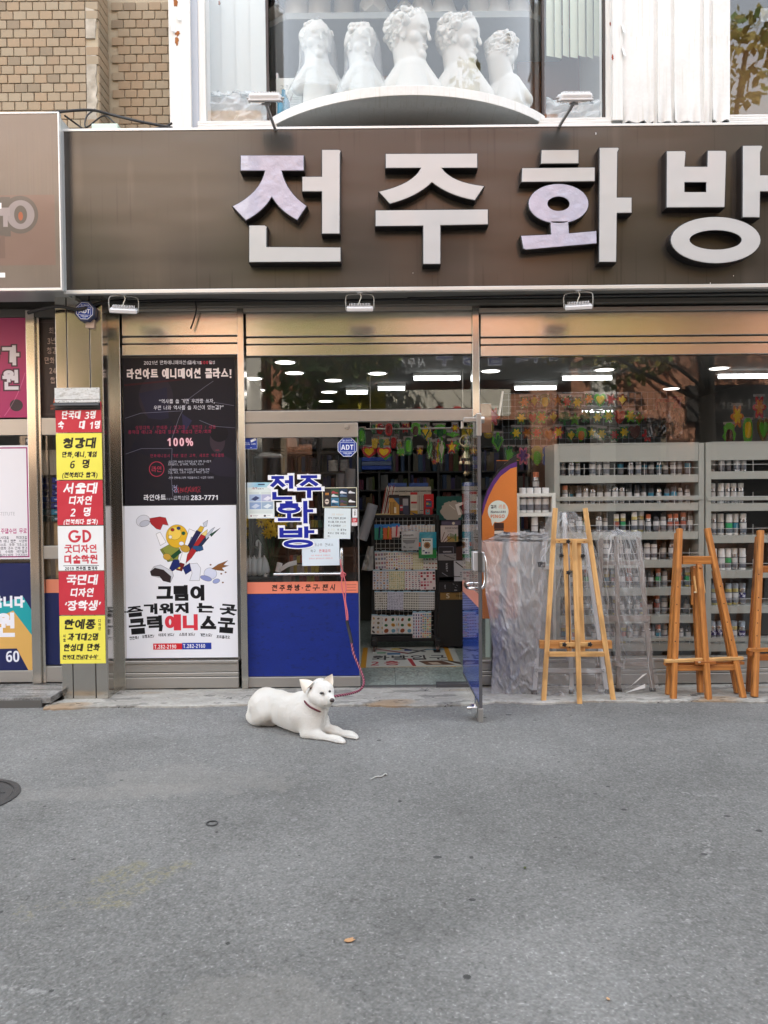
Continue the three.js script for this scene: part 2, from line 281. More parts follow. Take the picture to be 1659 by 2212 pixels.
const mOak = M({ map: rep(woodTex(733, [134, 78, 30], [212, 144, 74], 0.34), 3, 1), roughness: 0.42 });
const mOakDark = M({ map: rep(woodTex(761, [128, 70, 24], [172, 104, 44], 0.3), 3, 1), roughness: 0.42 });
// ================================================================ ground
{
const g = new THREE.PlaneGeometry(90, 90, 1, 1).rotateX(-Math.PI / 2), p = g.attributes.position, uv = g.attributes.uv;
for (let i = 0; i < p.count; i++) uv.setXY(i, (p.getX(i) + 3) / 6, (p.getZ(i) + 1) / 6);
struct('road', g, mRoad);
}
{
const r = rng(91), pts = [[-2.36, 0.02]];
pts.push([-2.43, 0.3], [-2.5, 0.44]);
for (let x = -2.48; x < 4.2; x += 0.04) {
const d = ground(CX + x * 300, 1530).z, bend = x < -2 ? -0.02 : 0;
pts.push([x, 0.5 + bend + 0.03 * Math.sin(x * 2.1 + 1) + 0.018 * Math.sin(x * 7.3) + (r() - 0.5) * 0.022 - (x > 0.66 && x < 1.1 ? 0.06 * Math.sin((x - 0.66) / 0.44 * Math.PI) : 0)]);
}
pts.push([4.2, 0.02]);
const g = extr(shapeOf(pts.map(([x, z]) => [x, -z])), 0.05, 0.006).rotateX(-Math.PI / 2).translate(0, -0.038, 0);
struct('pavement', boxUV(g), mConc);
}
// ================================================================ building
const FRONT = 0;                                            // depth of the shop glass
const bld = thing('shop_building', 'two-storey shop building with brick upper wall and steel framed shop front', 'building');
const mBrickBack = M({ color: lin(0.46, 0.39, 0.28), roughness: 0.95, bumpMap: rep(fineBump, 4), bumpScale: 0.003 });
const mUpper = M({ color: lin(0.28, 0.23, 0.17), roughness: 0.9 });
part(bld, 'upper_wall', [bx(-14, 14, 6.3, 9.8, -8.6, -0.12), bx(-14, 14, 5.62, 6.3, -0.3, -0.12), bx(-14, -13.7, 0, 5.62, -8.6, 0), bx(13.7, 14, 0, 5.62, -8.6, 0)], mUpper);
part(bld, 'rear_wall', bx(-14, 14, 0, 5.62, -8.9, -8.6), mUpper);
part(bld, 'side_front_wall', bx(3.95, 13.7, 0, 5.62, -0.2, -0.05), mUpper); part(bld, 'side_front_wall', bx(-13.7, -4.6, 0, 5.62, -0.2, -0.05), mUpper);
{
const zf = 0.12, zb = -0.11, xe = at(214, 120, zf).x, top = 5.62, bot = 4.0, x0 = -4.6, x1 = at(366, 120, zb).x + 0.05;
part(bld, 'wall_mortar', [bx(x0, xe - 0.006, bot, top, zf - 0.2, zf - 0.008), bx(xe - 0.05, x1, bot, top, zb - 0.1, zb - 0.008), bx(xe - 0.05, xe - 0.006, bot, top, zb, zf - 0.02)], mBrickBack);
const tones = [0, 1, 2, 3, 4, 5].map((i) => { const k = [1, 0.93, 1.05, 0.86, 0.96, 0.76][i], w = [0, 0.01, -0.01, 0.015, 0.02, 0][i]; return M({ color: lin(0.325 * k + w, 0.252 * k, 0.168 * k - w * 0.4), roughness: 0.75, bumpMap: rep(fineBump, 3), bumpScale: 0.002 }); });
const pitchX = 0.0997, pitchY = 0.0683, gw = pitchX - 0.0065, gh = pitchY - 0.006;
const geos = [0, 1, 2, 3].map((i) => boxUV(new RoundedBoxGeometry(gw - i * 0.001, gh - (i % 2) * 0.001, 0.012, 1, 0.002).translate(0, 0, (i - 1.5) * 0.0008)));
const half = boxUV(new RoundedBoxGeometry(gw * 0.5, gh, 0.012, 1, 0.002)), sideG = boxUV(new RoundedBoxGeometry(0.012, gh, 0.2, 1, 0.002));
const rows = Math.floor((top - 4.3) / pitchY), y00 = at(100, 0, zf).y - 15 * pitchY + 0.02;
const dirty = (y) => y < 4.36 ? 3 : -1;
const br = rng(333), put = (g, x, y, z, rowI) => { const b = new THREE.Mesh(g, br() < 0.75 ? tones[[0, 0, 2, 4][Math.floor(br() * 4)]] : tones[Math.floor(br() * 6)]); b.name = 'brick'; b.position.set(x, y, z); b.rotation.z = (br() - .5) * 0.008; b.castShadow = b.receiveShadow = true; bld.add(b); };
for (let r = 0; r < 19; r++) {
const y = y00 + (r - 2) * pitchY; if (y > 5.6) break;
const off = (r % 2) * 0.5 * pitchX, colX = xe - pitchX * 0.5;
const lost = [3, 4, 5, 6, 7, 8, 11, 12, 13].includes(r - 1);
if (!lost) put(geos[r % 4], colX, y, zf, r);
if (r % 2) put(half, xe - pitchX * 1.25, y, zf, r);
for (let k = 1; k < 10; k++) { const x = xe - pitchX * (1.5 + (k - 1)) - off - (r % 2 ? 0 : 0); if (x < -3.2) break; put(geos[(k + r) % 4], x, y, zf, r); }
if (r % 1 === 0) { const s = new THREE.Mesh(sideG, tones[lost ? 5 : 3]); s.name = 'brick'; s.position.set(xe - 0.004, y, zf - 0.105); s.castShadow = s.receiveShadow = true; bld.add(s); }
for (let k = 0; k < 6; k++) { const x = xe + pitchX * (0.62 + k) - (r % 2) * 0.5 * pitchX + pitchX * 0.05; if (x - gw / 2 < xe || x > x1) continue; put(geos[(k * 3 + r) % 4], x, y, zb, r); }
}
const mPatch = M({ map: pixTex(128, 256, (u, v) => { const k = 176 + (nA(u, v) - .5) * 70 + (nC(u, v) - .5) * 40; return [k, k - 8, k - 22]; }), roughness: 0.95, bumpMap: rep(softBump, 2), bumpScale: 0.01 });
for (const [ya, yb] of [[4.305, 4.98], [5.04, 5.27]]) {
const pts = [], r = rng(ya * 100); for (let y = ya; y < yb; y += 0.03) pts.push([xe - 0.012 - r() * 0.02, y]); pts.push([xe - 0.095, yb], [xe - 0.096, ya]);
part(bld, 'bare_mortar', boxUV(extr(shapeOf(pts), 0.014, 0.002).translate(0, 0, zf - 0.01)), mPatch);
}
for (const [px, py] of [[126, 328], [478, 345], [505, 342], [475, 8], [430, 0]]) { const q = at(px, py, px < 200 ? zf : zb); part(bld, 'wall_hook', [cyl(V(q.x, q.y, q.z), V(q.x, q.y - 0.005, q.z + 0.03), 0.006), cyl(V(q.x, q.y, q.z + 0.028), V(q.x, q.y - 0.025, q.z + 0.026), 0.006)], mRust); }
}
// ---- white metal surround of the upper window, ribbed cladding, next window
const ZU = 0.1;                                             // depth of the upper window
{
const yTop = 5.62, yb = 4.36;
const [a0, a1] = rect(365, 0, 412, 275, ZU + 0.06), [b0, b1] = rect(412, 0, 428, 275, ZU + 0.03), [c0, c1] = rect(428, 0, 445, 275, ZU);
part(bld, 'window_trim', [bx(a0, a1, yb - 0.04, yTop, -0.2, ZU + 0.06, 0.006), bx(c0, c1, yb, yTop, -0.05, ZU + 0.02, 0.004)], mWhiteMetal);
part(bld, 'window_trim', bx(b0, b1, yb - 0.02, yTop, -0.1, ZU + 0.03, 0.004), mGreyMetal);
const [d0, d1] = rect(1308, 0, 1322, 275, ZU + 0.02), [e0, e1] = rect(1322, 0, 1345, 275, ZU + 0.06);
part(bld, 'window_trim', [bx(d0, d1, yb, yTop, -0.05, ZU + 0.03, 0.004), bx(e0, e1, yb, yTop, -0.1, ZU + 0.07, 0.006)], mWhiteMetal);
part(bld, 'window_sill', bx(c0, at(600, 272, ZU).x, yb - 0.03, yb + 0.035, -0.05, ZU + 0.05, 0.005), mWhiteMetal); part(bld, 'window_sill', bx(at(1160, 270, ZU).x, e0, yb - 0.03, yb + 0.035, -0.05, ZU + 0.05, 0.005), mWhiteMetal);
const flake = (px, py, w, h, m = mRust, z = ZU + 0.0612, seed = 1) => { const q = at(px, py, z), r = rng(seed), pts = []; for (let i = 0; i < 14; i++) { const t = i / 14 * 6.283, k = 0.6 + r() * 0.6; pts.push([q.x + Math.cos(t) * w * k, q.y + Math.sin(t) * h * k]); } return extr(shapeOf(pts), 0.003).translate(0, 0, z); };
part(bld, 'rust_patch', [flake(379, 4, 0.018, 0.045, 0, ZU + 0.0612, 3), flake(382, 88, 0.014, 0.035, 0, ZU + 0.0612, 5), flake(384, 72, 0.02, 0.02, 0, ZU + 0.0612, 6)], mRust);
part(bld, 'rust_patch', [flake(1318, 52, 0.005, 0.016, 0, ZU + 0.0315, 8), flake(1323, 124, 0.008, 0.022, 0, ZU + 0.0715, 9)], mRustRed);
for (const [px, py] of [[374, 60], [386, 35], [1347, 112], [1346, 62]]) { const q = at(px, py, ZU + 0.07); part(bld, 'paint_flake', new THREE.PlaneGeometry(0.03, 0.07, 3, 4).rotateX(-0.3).rotateY(0.6).translate(q.x, q.y, q.z + 0.004), mWhiteMetal); }
const zP = ZU + 0.045;
const X = (px) => at(px, 130, zP).x; const y0 = 4.345, y1 = yTop;
for (const [p, q] of [[1345.5, 1412], [1421, 1449], [1457, 1504 + 8], [1521, 1534 - 2], [1540, 1577]]) {
const g = new THREE.BoxGeometry(X(q) - X(p), y1 - y0, 0.02, 6, 14, 1).translate((X(p) + X(q)) / 2, (y0 + y1) / 2, zP - 0.01), pos = g.attributes.position, r = rng(p | 0);
for (let i = 0; i < pos.count; i++) { const y = pos.getY(i), k = sstep(0.22, 0, y - y0); pos.setZ(i, pos.getZ(i) + k * 0.02 * Math.sin(pos.getX(i) * 60 + p) ); if (y < y0 + 0.01) pos.setY(i, y + 0.02 * Math.abs(Math.sin(pos.getX(i) * 35 + p))); }
g.computeVertexNormals(); part(bld, 'cladding_panel', boxUV(g), mWhiteMetal);
}
for (const [p, q] of [[1412, 1421], [1449, 1457], [1512, 1521], [1532, 1540]]) part(bld, 'cladding_rib', boxUV(bx(X(p), X(q), y0 - 0.005, y1, zP - 0.022, zP - 0.012)), mWhiteMetal);
part(bld, 'cladding_back', bx(X(1345), X(1578), y0 + 0.02, y1, -0.1, zP - 0.023), mDark);
const [wx0, wx1] = [X(1578), 3.95];
part(bld, 'window_sill', bx(wx0, wx1, 4.36, 4.42, 0, ZU + 0.02, 0.004), mWhiteMetal);
part(bld, 'window_pane', bx(wx0, wx1, 4.42, yTop, ZU - 0.02, ZU - 0.014), mGlass);
part(bld, 'room_back', bx(wx0 - 0.2, wx1, 4.3, yTop, -0.9, -0.8), M({ color: lin(0.3, 0.2, 0.09), roughness: 0.9 }));
const q = at(1640, 45, 0); part(bld, 'paper_note', bx(q.x, q.x + 0.4, q.y - 0.02, q.y + 0.08, 0.02, 0.024), M({ color: lin(0.25, 0.27, 0.28), roughness: 0.8 }));
part(bld, 'floor_slab', [bx(-2.3, 3.95, 4.0, 4.36, -8.6, -0.02)], mDark);
part(bld, 'upper_back_wall', bx(-1.6, 1.85, 4.36, 6.3, -1.45, -1.4), M({ color: lin(0.36, 0.37, 0.36), roughness: 0.9 }));
part(bld, 'upper_side_wall', [bx(-1.6, -1.55, 4.36, 6.3, -1.4, -0.05), bx(1.8, 1.85, 4.36, 6.3, -1.4, -0.05)], M({ color: lin(0.4, 0.41, 0.39), roughness: 0.9 }));
}
// ---- bay window: slab, curved pane, straight panes, bars
const BAY = (() => { const xl = at(584, 272, ZU).x, xr = at(1176, 268, ZU).x, cx = (xl + xr) / 2, hw = (xr - xl) / 2, dep = 0.46, R = (hw * hw + dep * dep) / (2 * dep); return { xl, xr, cx, hw, dep, R, cz: ZU + dep - R, a: Math.asin(hw / R) }; })();
{
const { xl, xr, cx, R, cz, a } = BAY, y0 = 4.365, y1 = 4.43, yTop = 5.62;
const arc = (r, from, to, n) => Array.from({ length: n + 1 }, (_, i) => { const t = from + (to - from) * i / n; return [cx + r * Math.sin(t), cz + r * Math.cos(t)]; });
const slab = shapeOf([...arc(R, -a, a, 48)].map(([x, z]) => [x, -z]));
part(bld, 'bay_slab', boxUV(extr(slab, y1 - y0, 0.003).rotateX(-Math.PI / 2).translate(0, y0, 0)), mWhiteMetal);
part(bld, 'bay_roof', extr(slab, 0.05).rotateX(-Math.PI / 2).translate(0, yTop, 0), mUpper);
part(bld, 'bay_soffit', [bx(xl + 0.05, xr - 0.05, y0 - 0.03, y0 - 0.004, -0.02, ZU + 0.02), bx(at(655, 262, 0.2).x, at(1038, 262, 0.2).x, y0 - 0.055, y0 - 0.034, 0.05, 0.14)], M({ color: lin(0.2, 0.19, 0.17), roughness: 0.9 }));
const ring = shapeOf([...arc(R - 0.02, -a, a, 48), ...arc(R - 0.026, a, -a, 48)].map(([x, z]) => [x, -z]));
part(bld, 'bay_pane', extr(ring, yTop - y1).rotateX(-Math.PI / 2).translate(0, y1 + 0.002, 0), mGlass);
const m = M({ color: lin(0.05, 0.035, 0.03), roughness: 0.5 });
for (const px of [578, 1173]) { const q = at(px, 140, ZU); part(bld, 'window_bar', bx(q.x - 0.009, q.x + 0.009, y1, yTop, ZU - 0.03, ZU + 0.008), m); }
part(bld, 'window_bar', bx(at(1305, 130, ZU).x - 0.01, at(1305, 130, ZU).x + 0.012, 4.4, yTop, ZU - 0.03, ZU + 0.012), m);
const [l0] = rect(445, 0, 578, 270, ZU), xR = at(1305, 130, ZU).x;
part(bld, 'window_pane', bx(l0, at(577, 140, ZU).x, 4.395, yTop, ZU - 0.012, ZU - 0.006), mGlass);
part(bld, 'window_pane', bx(at(1174, 140, ZU).x, xR, 4.395, yTop, ZU - 0.012, ZU - 0.006), mGlass);
const wad = (xa, xb, ya, yb, z, seed) => { const g = new THREE.PlaneGeometry(xb - xa, yb - ya, 26, 22).translate((xa + xb) / 2, (ya + yb) / 2, z), p = g.attributes.position, n = fbm(seed, 6, 3); for (let i = 0; i < p.count; i++) { const u = (p.getX(i) - xa) / (xb - xa), v = (p.getY(i) - ya) / (yb - ya); p.setZ(i, z + (n(u, v) - .5) * 0.16); if (v > 0.95) p.setY(i, p.getY(i) - n(u * 2, 0.3) * 0.09); } g.computeVertexNormals(); return g; };
const mBag = MP({ color: lin(0.82, 0.86, 0.86), transmission: 0.5, roughness: 0.3, thickness: 0 });
for (const [px0, px1, py0, py1] of [[450, 574, 188, 268], [1180, 1300, 205, 268]]) { const A = at(px0, py1, -0.05), B = at(px1, py0, -0.05); solo('plastic_wrap', wad(A.x, B.x, A.y, B.y, -0.06, px0), mBag, px0 < 900 ? 'crumpled clear plastic wrap in the lower left corner of the upper window' : 'crumpled clear plastic wrap in the lower right corner of the upper window', 'plastic wrap'); }
}
// ================================================================ upper window: plaster busts and solids
{
const bust = (px, py, hh, yaw, pitch, z, o2, label) => {
const p = at(px, py, z), r = rng(px), segs = [], S = (a, ra, b, rb) => segs.push([V(...a).multiplyScalar(hh), ra * hh, V(...(b ?? a)).multiplyScalar(hh), (rb ?? ra) * hh]);
const rot = new THREE.Euler(pitch, yaw, 0, 'YXZ'), base = 4.44 - p.y, head = [];
const Hd = (a, ra, b, rb) => { const A = V(...a).applyEuler(rot), B = V(...(b ?? a)).applyEuler(rot); S(A.toArray(), ra, B.toArray(), rb ?? ra); };
Hd([0, -.36, -.1], .37); Hd([0, -.32, .07], .3); Hd([0, -.66, .1], .2, [0, -.84, .2], .12); Hd([.13, -.56, .12], .14); Hd([-.13, -.56, .12], .14);
Hd([0, -.4, .345], .022, [0, -.58, .395], .036); Hd([-.15, -.37, .29], .035, [.15, -.37, .29], .035); Hd([-.05, -.69, .315], .03, [.05, -.69, .315], .03); Hd([0, -.84, .24], .07); Hd([.31, -.5, -.02], .05, [.31, -.6, -.02], .04); Hd([-.31, -.5, -.02], .05, [-.31, -.6, -.02], .04);
for (let i = 0; i < o2.curls; i++) { const t = r() * 6.283, y = 1 - r() * (o2.low ?? 1.1), q = Math.sqrt(Math.max(0, 1 - y * y)), d = [q * Math.cos(t), y, q * Math.sin(t)]; if ((d[2] > .5 && d[1] < .5) || (d[2] > .1 && d[1] < -.02)) continue; const R = .36 + r() * .03; Hd([d[0] * R, -.36 + d[1] * R, -.07 + d[2] * R], .05 + r() * .03); }
if (o2.bun) { Hd([0, -.45, -.42], .16); Hd([.2, -.25, -.2], .18); Hd([-.2, -.25, -.2], .18); }
const nk = V(0, -.62, -.1).applyEuler(rot).toArray(); S(nk, .27, [o2.lean ?? 0, -1.02, -.1], .32);
const yb = base / hh; for (const q of [-1, 1]) S([q * .08, -1.12, -.05], .28, [q * .44, -1.5, -.03], .2); S([0, -1.15, .0], .3, [0, yb + .1, .04], .36);
const e = hh * .85, g0 = grow(segs, V(-e, base, -e), V(e, hh * .05, e), hh * .018, hh * .0105, base); g0.deleteAttribute('normal');
const g = mergeVertices(g0, 1e-4), inv = new THREE.Matrix4().makeRotationFromEuler(rot).invert(), q = V(0, 0, 0), n1 = vnoise(px, 64), pos = g.attributes.position; g.computeVertexNormals(); const nor = g.attributes.normal;
for (let i = 0; i < pos.count; i++) { q.fromBufferAttribute(pos, i).multiplyScalar(1 / hh).applyMatrix4(inv); const gs = (x, y, w, h2) => Math.exp(-(((q.x - x) / w) ** 2) - ((q.y - y) / h2) ** 2) * sstep(.1, .2, q.z), dent = -.035 * (gs(.12, -.43, .065, .04) + gs(-.12, -.43, .065, .04)) - .02 * gs(0, -.7, .09, .012) + .012 * (gs(.12, -.43, .03, .02) + gs(-.12, -.43, .03, .02)) - .02 * gs(0, -.77, .1, .02); if (dent < -.001) { const f = dent * hh; pos.setXYZ(i, pos.getX(i) + nor.getX(i) * f, pos.getY(i) + nor.getY(i) * f, pos.getZ(i) + nor.getZ(i) * f); } const mask = sstep(.04, -.05, q.z - (q.y + .36) * .75 - .1) * sstep(-.72, -.62, q.y); if (mask <= 0) continue; const a = Math.atan2(q.x, -q.z), k = (1 - 2 * Math.abs(n1(a * 4.3 + q.y * 3, q.y * 15 + a * 2) - .5)) * .05 + (1 - 2 * Math.abs(n1(a * 8 + 30, q.y * 27) - .5)) * .025 - .03, f = k * mask * hh * o2.depth; pos.setXYZ(i, pos.getX(i) + nor.getX(i) * f, pos.getY(i) + nor.getY(i) * f, pos.getZ(i) + nor.getZ(i) * f); }
g.computeVertexNormals();
const t = thing('plaster_bust', label, 'bust', null, [p.x, p.y, z]); part(t, 'figure', boxUV(g), mPlaster); part(t, 'plinth', cyl(V(0, base, 0), V(0, base + .02, 0), hh * .42, hh * .42, 24), mPlaster);
return t;
};
bust(684, 51, .31, .35, 0, 0.2, { curls: 24, depth: .6, low: .75, bun: true }, 'plaster bust of a woman under clear plastic, leftmost in the bay window');
bust(783, 57, .31, .55, 0.1, 0.26, { curls: 24, depth: .6, low: .7 }, 'plaster bust of a youth under clear plastic, second in the bay window');
bust(888, 29, .385, 1.1, 0.02, 0.3, { curls: 46, depth: 1.2 }, 'large curly-haired plaster bust in profile in the middle of the bay window');
bust(996, 38, .385, 1.15, 0.02, 0.26, { curls: 46, depth: 1.3 }, 'large curly-haired faceted plaster bust right of the middle one');
bust(1096, 86, .3, 2.1, 0.35, 0.18, { curls: 40, depth: 1.2, lean: -.12 }, 'small plaster bust with bowed curly head, rightmost in the bay window');
const mVeil = MP({ color: lin(0.93, 0.95, 0.95), transmission: 0.9, roughness: 0.14, thickness: 0, bumpMap: rep(softBump, 2), bumpScale: .02, side: THREE.DoubleSide });
for (const [px, py, z, l] of [[686, 40, .2, 'leftmost'], [784, 48, .26, 'second']]) { const p = at(px, py, z), pr = [[.004, .02], [.03, -.03], [.1, -.1], [.135, -.2], [.15, -.42], [.24, -.6]], g = lathe(pr, 36), q = g.attributes.position; for (let i = 0; i < q.count; i++) { const a = Math.atan2(q.getZ(i), q.getX(i)), k = 1 + .07 * Math.sin(a * 7 + q.getY(i) * 9) + .04 * Math.sin(a * 13); q.setX(i, q.getX(i) * k); q.setZ(i, q.getZ(i) * k * .95); } g.computeVertexNormals(); solo('plastic_cover', g.translate(p.x, p.y, z), mVeil, `clear plastic sheet pulled over the ${l} plaster bust`, 'plastic cover'); }
const zs = -.3, Y = at(880, 39, zs).y, T = at(880, 26, zs).y - Y, ze = 6.07 - 6.07 * (Y - 1.54) / (at(545, 82, 0).y - 1.54), mSh = M({ color: lin(.32, .36, .36), roughness: .6 }), X = (px, z) => at(px, 40, z).x;
const sh = thing('display_shelf', 'grey shelf with angled ends across the upper window', 'shelf');
part(sh, 'shelf_board', extr(shapeOf([[X(540, ze), -ze], [X(618, zs), -zs], [X(1142, zs), -zs], [X(1232, ze), -ze], [X(1232, ze), 1.2], [X(540, ze), 1.2]].map(([x, z]) => [x, z])), T, .002).rotateX(-Math.PI / 2).translate(0, Y, 0), mSh);
part(sh, 'rear_wall', bx(X(545, ze), X(1225, ze), 4.4, 6.25, -1.3, -1.22), M({ color: lin(.3, .31, .3), roughness: .9 }));
const mS = M({ color: lin(.55, .56, .52), roughness: .7 }), add = (nm, g, px, z, l, dy = 0) => { const p = X(px, z); solo(nm, g.translate(p, Y + T + dy, z), mS, l, 'plaster solid'); };
const cone = (r, h) => new THREE.ConeGeometry(r, h, 24).translate(0, h / 2, 0), cy = (r, h) => new THREE.CylinderGeometry(r, r, h, 24).translate(0, h / 2, 0);
add('plaster_cylinder', cy(.05, .36), 552, ze - .03, 'tall white plaster cylinder at the left end of the shelf'); add('plaster_polyhedron', new THREE.OctahedronGeometry(.11).translate(0, .09, 0), 596, -.45, 'white plaster octahedron by the left corner of the shelf');
add('plaster_cylinder', cy(.1, .5), 640, -.42, 'wide plaster cylinder, first on the front of the shelf'); add('plaster_cylinder', cy(.1, .5), 690, -.44, 'wide plaster cylinder, second on the front of the shelf'); add('plaster_cylinder', cy(.09, .5), 745, -.46, 'wide plaster cylinder, third on the front of the shelf');
add('plaster_polyhedron', new THREE.DodecahedronGeometry(.12).translate(0, .1, 0), 806, -.4, 'white plaster dodecahedron on the shelf above the second bust'); add('plaster_pyramid', new THREE.ConeGeometry(.07, .14, 4).translate(0, .07, 0), 832, -.38, 'small plaster pyramid left of the middle bust'); add('plaster_polyhedron', new THREE.OctahedronGeometry(.09).translate(0, .08, 0), 874, -.38, 'white plaster octahedron above the middle bust');
add('plaster_cone', cone(.12, .4), 912, -.42, 'white plaster cone right above the middle bust'); add('plaster_cone', cone(.13, .4), 958, -.42, 'white plaster cone above the gap between the large busts'); add('plaster_pyramid', new THREE.ConeGeometry(.06, .12, 4).translate(0, .06, 0), 1003, -.4, 'small plaster pyramid above the faceted bust'); add('plaster_cylinder', cy(.09, .5), 1034, -.42, 'plaster cylinder above the right shoulder of the faceted bust'); add('plaster_cone', cone(.12, .42), 1076, -.42, 'plaster cone, first above the small bowed bust'); add('plaster_cone', cone(.12, .42), 1122, -.42, 'plaster cone, second above the small bowed bust'); add('plaster_cone', cone(.11, .46), 1170, -.52, 'tall plaster cone at the right end of the shelf');
{ const a = at(597, 240, .02), b = at(652, 168, .02), o = thing('carton', 'white carton with printed characters standing left of the first bust', 'carton'); part(o, 'box', bx(a.x, b.x, 4.4, b.y, -.2, .02, .004), M({ map: canvasTex(160, 256, (g, w, h) => { g.fillStyle = '#cdd2cc'; g.fillRect(0, 0, w, h); write(g, '감홍원', 26, 62, 26, { color: '#8b908c', lw: .08, gap: .3 }); g.fillStyle = '#3f8fb4'; g.fillRect(24, 120, 50, 90); g.fillStyle = '#8fc0d0'; g.fillRect(30, 140, 30, 40); g.fillStyle = '#9a9e98'; for (let i = 0; i < 5; i++) g.fillRect(90, 100 + i * 9, 50, 3); }), roughness: .7 })); part(o, 'flap', bx(a.x, a.x + .015, b.y, b.y + .05, -.1, .0), mPaper); }
{ const a = at(608, 232, .1); solo('bottle', lathe([[.001, 0], [.045, 0], [.05, .02], [.048, .1], [.03, .15], [.016, .17], [.016, .2], [.001, .2]], 18).translate(a.x + .02, 4.435, .12), MP({ color: lin(.05, .3, .45), roughness: .15, transmission: .4, thickness: 0 }), 'blue plastic bottle at the left end of the bay ledge', 'bottle'); }
const bl = (px0, px1, n, y, z, m, label, tw = .3) => { const o = thing('vertical_blind', label, 'blind'); for (let i = 0; i < n; i++) { const q = at(mix(px0, px1, (i + .5) / n), y, z), w = (at(px1, y, z).x - at(px0, y, z).x) / n; part(o, 'slat', new THREE.BoxGeometry(w * 1.06, 6.25 - q.y, .003).rotateY(tw + (i % 3) * tw * .4).translate(q.x, (6.25 + q.y - .02 * (i % 2)) / 2, z), m); } };
bl(1180, 1300, 7, 122, -.12, M({ color: lin(.5, .56, .45), roughness: .8 }), 'pale green vertical blind behind the right straight pane'); bl(450, 574, 4, 200, -.16, M({ color: lin(.56, .6, .58), roughness: .8 }), 'whitish vertical blind behind the left straight pane', .06);
part(bld, 'upper_panel', bx(at(1120, 100, -.9).x, at(1330, 100, -.9).x, 4.4, 6.2, -1.0, -.95), M({ color: lin(.2, .09, .04), roughness: .8 })); part(bld, 'upper_panel', bx(at(798, 100, -1.15).x, at(860, 100, -1.15).x, 4.4, 6.2, -1.2, -1.16), M({ color: lin(.4, .28, .18), roughness: .8 })); part(bld, 'upper_panel', bx(at(640, 100, -1.15).x, at(668, 100, -1.15).x, 4.4, 5.8, -1.2, -1.1), M({ color: lin(.12, .06, .045), roughness: .8 }));
part(bld, 'upper_cloth', bx(at(870, 100, -1.1).x, at(930, 100, -1.1).x, 4.4, 6.2, -1.15, -1.1), M({ color: lin(.25, .28, .5), roughness: .9 }));
}
